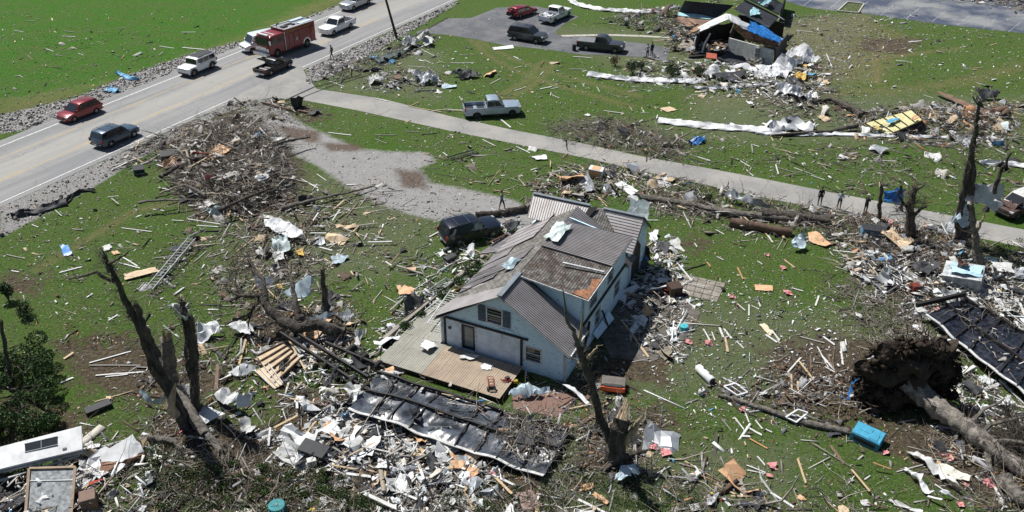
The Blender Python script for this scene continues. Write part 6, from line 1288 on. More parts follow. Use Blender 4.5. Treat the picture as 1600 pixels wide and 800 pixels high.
# 2 double upright
b0 = (306, 645); t = tree('upright dark broken trunk in two stems with white cloth at its top', b0); U = lambda x, y: up(b0, x, y)
limb('trunk', [P(*b0), U(303, 600), U(295, 550), U(290, 500), U(284, 470)], .30, .15, M_BARK, 6, t); limb('trunk', [U(304, 620), U(304, 560), U(300, 520), U(297, 495)], .26, .16, M_BARK, 7, t); twigset(t, [U(302, 600), U(300, 560), U(284, 470)], 240, 1.4, .014, 5)
mb = MB(); v_, f_ = rag_t(41, 5); c = U(280, 482); mb.add([(x*.9+c.x, y*.8+c.y, z*2.0+c.z) for x, y, z in v_], [tuple(f) for f in f_]); adopt(t, obj('snagged_sheet', mb, C_W))
b0 = (266, 615); t = tree('short brown broken stump between the two dark snags', b0, 'stump', 'tree_stump'); U = lambda x, y: up(b0, x, y); limb('trunk', [P(*b0), U(264, 570), U(260, 530)], .42, .34, M_BARKG, 8, t, spl=9)
# fallen pieces at their feet
FL = [('fallen_log', 'grey peeled log slanting down from the leaning broken tree', [(276, 610, .9), (300, 650, .6), (322, 680, .3)], .38, .3, M_BARKG), ('fallen_log', 'split grey log at the foot of the double trunk', [(296, 640, .5), (318, 672, .35), (345, 705, .2)], .26, .2, M_BARKG),
 ('fallen_log', 'long grey root log lying right of the white broken panel', [(215, 688, .25), (245, 684, .3), (272, 690, .25), (285, 702, .2)], .2, .15, M_BARKG),
 ('fallen_log', 'charred log lying at the edge of the gravel drive behind the black SUV', [(743, 335, .25), (780, 333, .3), (818, 325, .35), (840, 308, .9)], .22, .3, M_BARK),
 ('fallen_log', 'grey bark slab leaning at the end of the charred log', [(822, 326, .4), (840, 315, .7), (846, 300, 1.1)], .35, .25, M_BARKG),
 ('fallen_log', 'long dark tree trunk lying parallel to the lane', [(1000, 306, .3), (1080, 320, .3), (1150, 334, .35), (1250, 345, .3)], .24, .34, M_BARKG),
 ('fallen_log', 'thick brown log nearest the lawn in the lane side debris', [(1142, 347, .35), (1180, 353, .35), (1238, 363, .35)], .36, .32, C('brown_log', (.15, .09, .06), bump=1)),
 ('fallen_log', 'dark thick log behind the white panel by the lane side debris', [(1190, 333, .5), (1240, 338, .5), (1295, 345, .4)], .4, .36, M_BARK),
 ('fallen_log', 'grey splintered log streak lying left of the teal plastic box', [(1122, 617, .15), (1180, 634, .2), (1240, 655, .2), (1325, 675, .2)], .09, .20, M_BARKG),
 ('fallen_log', 'brown log piece in front of the white siding stack', [(594, 722, .4), (597, 745, .35), (600, 768, .3)], .14, .12, C('pale_log', (.30, .25, .19))),
 ('fallen_log', 'weathered log in the grass at the top right debris', [(1205, 212, .2), (1300, 205, .3), (1340, 196, .5)], .12, .25, M_BARK),
 ('fallen_log', 'black branchy log running up from the grey sheets at the top right', [(1268, 158, .3), (1300, 155, .4), (1335, 170, .5), (1345, 180, .4)], .15, .28, M_BARK),
 ('fallen_log', 'brown pole lying near the lane mouth debris', [(410, 160, .2), (440, 168, .2), (487, 177, .15)], .11, .09, C('brown_log', (.15, .09, .06))),
 ('fallen_log', 'long thin pale branch by the gravel drive', [(440, 325, .3), (500, 310, .4), (560, 297, .4), (586, 290, .3)], .16, .06, M_BARKG)]
for nm, lab, q, r0, r1, m in FL: tag(recenter(limb(nm, [P(*p) for p in q], r0, r1, m, int(q[0][0]), None, False, .05, 4)), lab, 'log')
for k in range(26):
    rr = random.Random(900+k); x, y = rr.uniform(260, 445), rr.uniform(215, 315); a = P(x, y, rr.uniform(.4, 1.1)); th_ = rr.uniform(-.5, 1.2) if k % 3 else rr.uniform(0, 3.1); L_ = rr.uniform(2.0, 5.5); d_ = Vector((math.cos(th_), math.sin(th_), rr.uniform(-.12, .12)))*L_/2
    r_ = rr.uniform(.07, .20); tag(recenter(limb('broken_limb', [a-d_, a+Vector((rr.uniform(-.3, .3), rr.uniform(-.3, .3), .15)), a+d_], r_, r_*.5, [M_BARKG, M_BARK, C('pale_log', (.30, .25, .19))][k % 3], 900+k, None, False, .08, 3)), 'thick broken limb tangled in the big brush heap by the highway', 'limb', 'thick broken limbs in the big brush heap')
# 4 leaning limb tree mid-left
b0 = (520, 530); t = tree('toppled dark tree with bare branches and a limb arching left', b0); U = lambda x, y: up(b0, x, y)
m1 = [P(535, 522, .5), U(500, 500)+Vector((0, 0, -.3)), P(470, 512, 1.1), P(440, 500, 1.5), P(415, 478, 2.2), P(410, 462, 2.6)]
limb('trunk', m1, .45, .26, M_BARK, 9, t, n=11)
for i, q in enumerate([[(412, 462, 2.6), (398, 462, 2.8), (375, 462, 3.0), (352, 452, 3.3)], [(415, 470, 2.4), (412, 440, 3.2), (395, 415, 3.8), (378, 385, 4.4)], [(378, 462, 2.9), (368, 445, 3.4), (368, 432, 3.8)], [(405, 468, 2.4), (392, 490, 1.8), (388, 510, 1.2)], [(470, 505, 1.2), (462, 480, 2.0), (455, 440, 3.0), (452, 425, 3.2)], [(520, 515, .6), (540, 520, .5), (552, 520, .3)], [(375, 462, 3), (360, 470, 2.6), (346, 470, 2.3)], [(392, 490, 1.8), (370, 500, 1.2), (352, 508, .8)]]):
    limb('limb', [P(*p) for p in q], [.2, .2, .12, .1, .28, .2, .1, .1][i], .05, M_BARK, 20+i, t)
limb('stub', [P(510, 500, .3), up((510, 500), 506, 460), up((510, 500), 504, 420)], .26, .14, M_BARK, 31, t); twigset(t, [P(410, 462, 2.6), P(378, 385, 4.4), P(352, 452, 3.3), P(415, 470, 2.4)], 160, 1.6, .014, 6)
# 5 front snag
b0 = (962, 722); t = tree('slender splintered snag rising from a thick stump in front of the blue house', b0); U = lambda x, y: up(b0, x, y)
limb('stump', [P(*b0), U(962, 700), U(968, 668), U(972, 655)], .60, .42, M_BARK, 40, t, spl=12, n=14)
l5 = [U(955, 690), U(938, 655), U(925, 605), U(913, 565), U(903, 535)]; limb('trunk', l5, .22, .14, M_BARK, 41, t, n=11)
limb('limb', [U(904, 540), U(896, 515), U(884, 495), U(880, 455)], .14, .03, M_BARKG, 42, t); limb('limb', [U(906, 540), U(908, 515), U(910, 490)], .12, .02, M_SPL, 43, t); limb('limb', [U(916, 580), U(905, 565), U(897, 560)], .1, .03, M_SPL, 44, t); limb('limb', [U(918, 560), U(930, 545), U(936, 540)], .10, .02, M_SPL, 45, t); limb('limb', [U(975, 690), U(990, 670), U(1000, 655)], .26, .1, M_SPL, 46, t, amt=.03)
for k, (x, y) in enumerate(((1020, 700), (925, 690), (985, 735), (940, 740))): limb('root', [P(962, 718, .3), P(x, y, .05)], .22, .06, M_BARK, 50+k, t, False)
twigset(t, l5+[P(970, 715, .3)], 220, 1.1, .011, 7)
# right snags
b0 = (1502, 378); t = tree('tall dark double snag on the far right with white cloth snagged on it', b0); U = lambda x, y: up(b0, x, y)
limb('trunk', [P(*b0), U(1498, 340), U(1506, 300), U(1516, 250), U(1525, 200), U(1530, 158)], .38, .09, M_BARK, 60, t, n=10); limb('trunk', [U(1512, 370), U(1514, 320), U(1520, 270), U(1518, 225)], .34, .14, M_BARK, 61, t)
limb('limb', [U(1530, 172), U(1520, 150), U(1528, 142)], .07, .02, M_BARKG, 62, t); limb('limb', [U(1518, 225), U(1522, 250), U(1540, 262)], .1, .04, M_BARKG, 63, t); twigset(t, [U(1502, 340), U(1516, 250), U(1530, 180)], 280, 1.7, .014, 9)
limb('limb', [U(1540, 330), U(1552, 300), U(1562, 272), U(1580, 238)], .24, .10, M_BARK, 64, t)
for k, (cx, cy, w_, h_) in enumerate(((1540, 300, 2.2, 2.6), (1500, 335, 1.1, 3.0), (1515, 308, .9, .8))):
    mb = MB(); v_, f_ = rag_t(50+k, 6); c = U(cx, cy); mb.add([(x*w_+c.x, y*.9+c.y-.4, z*h_+c.z+y*w_*.5) for x, y, z in v_], [tuple(f) for f in f_]); adopt(t, obj('snagged_sheet', mb, [C_W, C_PB, C_W][k]))
b0 = (1535, 425); t = tree('pale broken tree trunk standing by the large appliance box', b0); U = lambda x, y: up(b0, x, y); m5 = [P(*b0), U(1526, 385), U(1520, 345), U(1517, 318)]; limb('trunk', m5, .28, .14, M_BARKG, 66, t); limb('limb', [U(1522, 370), U(1532, 350), U(1538, 335)], .16, .05, M_SPL, 67, t); twigset(t, m5, 60, 1.8, .014, 8)
b0 = (1422, 375); t = tree('dark branching stump by the lane with snagged rags', b0); U = lambda x, y: up(b0, x, y); m6 = [P(*b0), U(1424, 345), U(1422, 320), U(1430, 292)]; limb('trunk', m6, .42, .18, M_BARK, 68, t)
limb('limb', [U(1424, 340), U(1440, 325), U(1448, 322)], .16, .08, M_BARK, 69, t); limb('limb', [U(1422, 330), U(1408, 312), U(1402, 300)], .14, .05, M_BARK, 70, t); limb('limb', [U(1428, 300), U(1442, 290), U(1446, 285)], .12, .06, M_BARKG, 71, t); twigset(t, m6+[U(1400, 330), U(1445, 320), U(1420, 310)], 300, 1.3, .014, 10)
b0 = (1373, 348); t = tree('thin dark post-like snag beside the blue tarp on a stub', b0); U = lambda x, y: up(b0, x, y); limb('trunk', [P(*b0), U(1375, 320), U(1379, 288)], .17, .15, M_BARK, 72, t, spl=3); twigset(t, [P(*b0), U(1375, 320)], 50, .8, .012, 12)
b0 = (1409, 330); t = tree('short thin stub wrapped in bright blue tarp by the lane', b0); U = lambda x, y: up(b0, x, y); limb('trunk', [P(*b0), U(1409, 310), U(1408, 290)], .11, .09, M_BARK, 73, t, spl=2)
mb = MB(); v_, f_ = rag_t(60, 6); c = U(1396, 307); mb.add([(x*1.7+c.x, y*.5+c.y-.1, z*.8+c.z+y*1.1) for x, y, z in v_], [tuple(f) for f in f_]); adopt(t, obj('snagged_tarp', mb, M_TARP))
# uprooted tree
t = thing('uprooted_tree', 'fallen grey tree trunk with a huge dark root plate', 'fallen tree', P(1415, 640))
def root_plate():
    from mathutils import noise as mn
    c = P(1416, 592, 1.8); ft = (P(1560, 706, .7)-c).normalized(); f0 = (ft*.5+Vector((-.30, -.85, .12))).normalized(); s_ = Vector((-f0.y, f0.x, 0)).normalized(); u_ = s_.cross(f0).normalized()*-1
    if u_.z < 0: u_ = -u_
    mb = MB(); NR, NA = 22, 72
    for side in (0, 1):
        for i in range(NR+1):
            for j in range(NA):
                a = 2*math.pi*j/NA; rr = i/NR*(2.6+.9*mn.noise(Vector((math.cos(a)*2, math.sin(a)*2, 1)))+.7*mn.noise(Vector((math.cos(a)*7, math.sin(a)*7, 3))))
                h = (.8*(1-(i/NR)**2)+.6*mn.noise(Vector((math.cos(a)*rr*1.1, math.sin(a)*rr*1.1, side*7)))+.22*mn.noise(Vector((math.cos(a)*rr*4, math.sin(a)*rr*4, side*7))))*(1 if side == 0 else -1)
                p = c+s_*(math.cos(a)*rr*1.12)+u_*math.sin(a)*rr*1.08+f0*h; mb.v.append((p.x, p.y, max(p.z, -.1)))
    K = (NR+1)*NA
    for sd_ in (0, 1):
        for i in range(NR):
            for j in range(NA):
                q = [i*NA+j, i*NA+(j+1) % NA, (i+1)*NA+(j+1) % NA, (i+1)*NA+j]; mb.f.append(tuple(k+sd_*K for k in (q if sd_ == 0 else q[::-1]))); mb.m.append(0)
    for j in range(NA): a, b_ = NR*NA+j, NR*NA+(j+1) % NA; mb.f.append((a, b_, b_+K, a+K)); mb.m.append(0)
    adopt(t, obj('root_plate', mb, M_SOIL, smooth=True, ang=70))
    S, D = [], []
    for _ in range(330):
        a = RNG.uniform(0, 6.28); rr = 3.0*RNG.random()**.5; p = c+s_*math.cos(a)*rr*1.08+u_*math.sin(a)*rr*1.05+f0*RNG.uniform(-.4, .5)
        if p.z < .1: continue
        dd = s_*math.cos(a)+u_*math.sin(a)+f0*RNG.uniform(-.7, .7); S.append(tuple(p)); D.append(tuple(dd))
    n = len(S); o = twigs('root', np.array(S), np.array(D), RNG.uniform(.3, 1.1, n), RNG.uniform(.015, .06, n), np.tile([[.05, .038, .028]], (n, 1))*RNG.uniform(.4, 1.6, (n, 1)), MATS['twig_bark'], 4, .3); adopt(t, o)
    n = 1500; a_ = RNG.uniform(0, 6.28, n); r_ = 2.9*RNG.random(n)**.5; pp = np.array([tuple(c+s_*(math.cos(a)*r*1.08)+u_*(math.sin(a)*r*1.05)+f0*float(RNG.uniform(-.7, .9)*(1-.5*r/3))) for a, r in zip(a_, r_)]); pp = pp[pp[:, 2] > .05]; n = len(pp); z_ = RNG.lognormal(-2.1, .55, (n, 1))
    adopt(t, tag(cloud('soil', [stone_t(k) for k in range(5)], pp, z_*RNG.uniform(.6, 1.3, (n, 3)), RNG.uniform(0, 6.28, (n, 3)), np.array([[.030, .022, .016]])*RNG.uniform(.4, 1.8, (n, 1)), MATS['stone_grey']), None, None, kind='stuff'))
    lt = [c+ft*.2, P(1445, 620, 1.25), P(1562, 705, .75), P(1620, 748, .5)]; lt = [lt[0], lt[1]]+[lt[1].lerp(lt[2], k/4) for k in range(1, 5)]+[lt[3]]
    limb('trunk', lt, .60, .40, mat('pale_bark', (.24, .215, .185), .95, var=.3, scale=3, bump=1.2, bscale=12), 80, t, False, .03, 3, 16)
    for k, q in enumerate([[(1515, 662, .9), (1538, 640, 1.6), (1570, 622, 2.4)], [(1530, 676, .8), (1560, 660, 1.4), (1610, 650, 2.0)], [(1545, 690, .8), (1580, 690, 1.5), (1630, 700, 1.6)], [(1500, 668, .6), (1490, 690, .3), (1510, 712, .2)], [(1540, 700, .5), (1548, 740, .3), (1570, 780, .2)], [(1560, 700, .8), (1590, 720, 1.0), (1640, 740, 1.2)]]):
        limb('limb', [P(*p) for p in q], .14, .05, M_BARKG, 90+k, t, False, .08)
    twigset(t, [P(1500, 655, .9), P(1562, 705, .8), P(1600, 690, 1.2), P(1570, 640, 1.5), P(1600, 740, .6)], 700, 1.9, .014, 13)
root_plate()
limb('fallen_log', [P(1566, 748, .4), P(1590, 775, .4), P(1640, 800, .4)], .42, .4, M_BARKG, 99, None, False); tag(recenter(bpy.data.objects['fallen_log.014'] if 'fallen_log.014' in bpy.data.objects else bpy.context.scene.objects[-1]), 'pale mottled log at the lower right corner', 'log')

# ------------------------------------------------------------------ leafy things
def leaves(name, centers, radii, n, size, cols, squash=.8):
    "leaf-sized faces spread through several clumps"
    C_ = np.array(centers); r_ = np.array(radii); k = RNG.integers(0, len(C_), n); d = RNG.normal(0, 1, (n, 3)); d /= np.linalg.norm(d, axis=1, keepdims=True); q = RNG.uniform(.45, 1, n)**.6
    pos = C_[k]+d*(r_[k]*q)[:, None]*np.array([1, 1, squash]); pos[:, 2] = np.maximum(pos[:, 2], .03)
    v = np.array([(-.5, 0, 0), (0, -.28, .05), (.5, 0, 0), (0, .28, .05)]); f = np.array([(0, 1, 2, 3)])
    col = np.array(cols)[RNG.integers(0, len(cols), n)]*RNG.uniform(.6, 1.35, (n, 1))
    s_ = RNG.uniform(.6, 1.4, n)*size
    return cloud(name, [(v, f)], pos, np.stack([s_]*3, 1), RNG.uniform(0, 6.28, (n, 3)), col, MATS['leaf_green'])
GREENS = [(.035, .075, .015), (.055, .105, .022), (.022, .05, .012), (.08, .13, .03)]; DGREENS = [(.018, .038, .014), (.03, .055, .02), (.045, .075, .025)]
def shrub(label, px, r, h, n, cols=DGREENS, group=None, size=.11, nm='shrub'):
    b_ = P(*px); t = thing(nm, label, 'shrub', (b_.x, b_.y, 0), 0, group); rr = random.Random(int(px[0])); cs = [(b_.x+rr.uniform(-.45, .45)*r, b_.y+rr.uniform(-.45, .45)*r, h*(.35+.4*rr.random())) for _ in range(7)]
    adopt(t, leaves('foliage', cs, [r*rr.uniform(.45, .7) for _ in cs], n, size, cols)); mb = MB(); [mb.tube([b_, Vector(c)], [.04, .015], 5) for c in cs]; adopt(t, obj('stem', mb, M_BARK)); return t
GB = 'round dark bushes before the damaged house'
shrub('round dark bush left in the row before the damaged house', (988, 116), 1.1, 1.7, 1800, group=GB); shrub('smaller dark bush between two larger ones before the damaged house', (1003, 110), .8, 1.3, 1000, group=GB)
shrub('tallest dark bush in the row before the damaged house', (1051, 122), 1.25, 2.1, 2200, group=GB); shrub('right bush beside the white sheeting before the damaged house', (1093, 120), .9, 1.4, 1200, group=GB)
shrub('small low bush on the grass under the tilted roof piece', (1127, 130), .6, .8, 500, group=GB)
shrub('red brown bent bush at the corner of the grey pickup', (962, 104), .8, 1.4, 700, cols=[(.11, .055, .03), (.07, .04, .025)])
GH = 'green shrubs in the bed left of the blue house'
for lab, px, r, h in (('rearmost green shrub in the bed left of the blue house', (745, 420), .6, .9), ('second green shrub in the garden bed by the house', (731, 430), .75, 1.1), ('third green shrub in the garden bed by the house', (717, 446), .6, .8), ('green shrub beside the broken railing', (692, 467), .7, 1.0), ('dark shrub at the corner of the weathered deck', (657, 498), .5, .7), ('frontmost shrub in the bed beside the weathered deck', (634, 515), .55, .8)): shrub(lab, px, r, h, 700, [(.018, .045, .012), (.035, .075, .02), (.05, .09, .022)], GH, .10)
shrub('small bright green shrub among the lane side debris', (1105, 314), .5, .8, 500, GREENS)
# broken evergreen, lower left
t = thing('evergreen_tree', 'dense dark green broken evergreen at the left edge', 'evergreen', P(25, 680)); rr = random.Random(5)
cs = [tuple(P(rr.uniform(-30, 85), rr.uniform(560, 688), 0)+Vector((0, 0, rr.uniform(.2, 1.9)))) for _ in range(46)]
adopt(t, leaves('foliage', cs, [rr.uniform(.35, .8) for _ in cs], 26000, .13, [(.018, .042, .012), (.03, .068, .018), (.05, .10, .025), (.075, .135, .035)], .7))
b0 = (18, 610); l_ = [P(*b0), up(b0, 10, 550), up(b0, 2, 500)]; limb('trunk', l_, .14, .09, M_BARK, 101, t, spl=2); 
for k in range(9): a = P(rr.uniform(0, 60), rr.uniform(590, 670), .5); limb('limb', [a, a+Vector((rr.uniform(-1.5, 1.5), rr.uniform(-1, 1), rr.uniform(.3, 1.5)))], .08, .02, M_BARKG, 110+k, t, False)
twigset(t, [Vector(c) for c in cs], 260, 1.1, .012, 15)
shrub('ragged broken evergreen top above the left edge tree', (14, 470), .7, 1.8, 1500, DGREENS, nm='evergreen_bough'); shrub('second ragged evergreen bough on the left edge', (45, 495), .8, 1.2, 1200, DGREENS, nm='evergreen_bough')
# low green scrub through the brush at the bottom
def scrub(nm, label, poly, n, size, cols, hmax):
    q = sample(wpoly(poly), 130); cs = [(x, y, random.uniform(.05, hmax)) for x, y in q]
    o = leaves(nm, cs, [random.uniform(.2, .55) for _ in cs], n, size, cols, .6); tag(o, label, 'undergrowth', kind='stuff')
scrub('undergrowth', 'low green weeds through the branches at the bottom left', [(225, 700), (330, 720), (420, 735), (545, 745), (590, 800), (240, 800)], 15000, .10, GREENS, .35)
scrub('undergrowth', 'low green weeds around the stump and grass at the bottom centre', [(680, 770), (800, 760), (930, 740), (1080, 760), (1100, 800), (680, 800)], 9000, .08, GREENS, .2)
scrub('undergrowth', 'scattered weeds in the brush beside the lane at right', [(1480, 395), (1600, 380), (1620, 420), (1560, 430)], 5000, .09, DGREENS, .5)
# ------------------------------------------------------------------ boards seen one by one
BM = {'w': C('white_board', (.60, .60, .58), var=.2, scale=5, stretch=(.3, 1, 1)), 'g': C('weathered_board', (.30, .285, .26), var=.25, scale=5), 't': C('fresh_tan_board', (.50, .37, .22), var=.2, scale=5), 'o': C('orange_board', (.44, .24, .11), var=.2, scale=5), 'd': C('dark_board', (.06, .05, .042), var=.3, scale=5), 'b': C('brown_board', (.17, .11, .07), var=.3, scale=5)}
BN = {'w': 'white painted', 'g': 'weathered grey', 't': 'pale tan', 'o': 'orange tan', 'd': 'dark', 'b': 'brown'}
tmpl = {}
def board_mesh(key, v):
    if (key, v) in tmpl: return tmpl[(key, v)]
    r = random.Random(v*31+5); mb = MB(); n = 5; j = [r.uniform(-.5, .1) for _ in range(4)]
    V_ = []
    for i in range(n+1):
        x = -.5+i/n; wv = r.uniform(-.06, .06)+.25*math.sin(i*.9+v)*.4
        for (a, b_) in ((-.5, -.5), (.5, -.5), (.5, .5), (-.5, .5)):
            e = 0
            if i == 0: e = -j[0]*.08*(1 if a > 0 else -1)
            if i == n: e = j[1]*.10*(1 if a > 0 else -1); 
            V_.append((x+e, a+wv*.3, b_+wv))
    F_ = [(i*4+k, i*4+(k+1) % 4, (i+1)*4+(k+1) % 4, (i+1)*4+k) for i in range(n) for k in range(4)]+[(3, 2, 1, 0), (n*4, n*4+1, n*4+2, n*4+3)]
    mb.add(V_, F_); me = mb.mesh('board', BM[key]); tmpl[(key, v)] = me; return me
NB = [0]
def board(a, b_, w_, key, label, z=(.05, .05), group=None, th=.045, nm='board'):
    A_, B_ = (a if isinstance(a, Vector) else P(*a, 0)+Vector((0, 0, z[0]))), (b_ if isinstance(b_, Vector) else P(*b_, 0)+Vector((0, 0, z[1])))
    d_ = B_-A_; X = d_.normalized(); Y = Vector((0, 0, 1)).cross(X)
    if Y.length < .05: Y = Vector((0, 1, 0))
    Y.normalize(); Z = X.cross(Y); NB[0] += 1
    o = link(nm, board_mesh(key, NB[0] % 9)); o.matrix_world = Matrix.Translation((A_+B_)/2) @ Matrix((X*d_.length, Y*w_, Z*th)).transposed().to_4x4()
    return tag(o, label, 'board' if nm == 'board' else nm.replace('_', ' '), group)
def zone_label(x, y):
    if y < 175:
        if x < 420: return 'on the green field beyond the highway'
        if x < 720: return 'on the lawn beside the driveway'
        if x < 1180: return 'on the open lawn below the asphalt driveway'
        return 'on the lawn at the upper right'
    if x > 1300 and y < 320: return 'on the grass beyond the lane at right'
    if x > 640 and y < 290 and y < 200+(x-700)*.19: return 'on the grass just beyond the lane'
    if y < 340 and x < 480: return 'by the big brush heap at the road'
    if y < 340 and x < 990: return 'around the gravel drive and lane side lawn'
    if y < 420 and x > 990: return 'on the grass right of the house roof'
    if x < 320: return 'on the lower left lawn'
    if x < 640: return 'in the debris left of the blue house' if y < 520 else 'in the debris below the tyres'
    if x < 900: return 'in the white heap below the trailer'
    if x < 1330: return 'on the lawn right of the blue house' if y < 600 else 'on the lower right lawn'
    return 'in the debris field at the right edge'
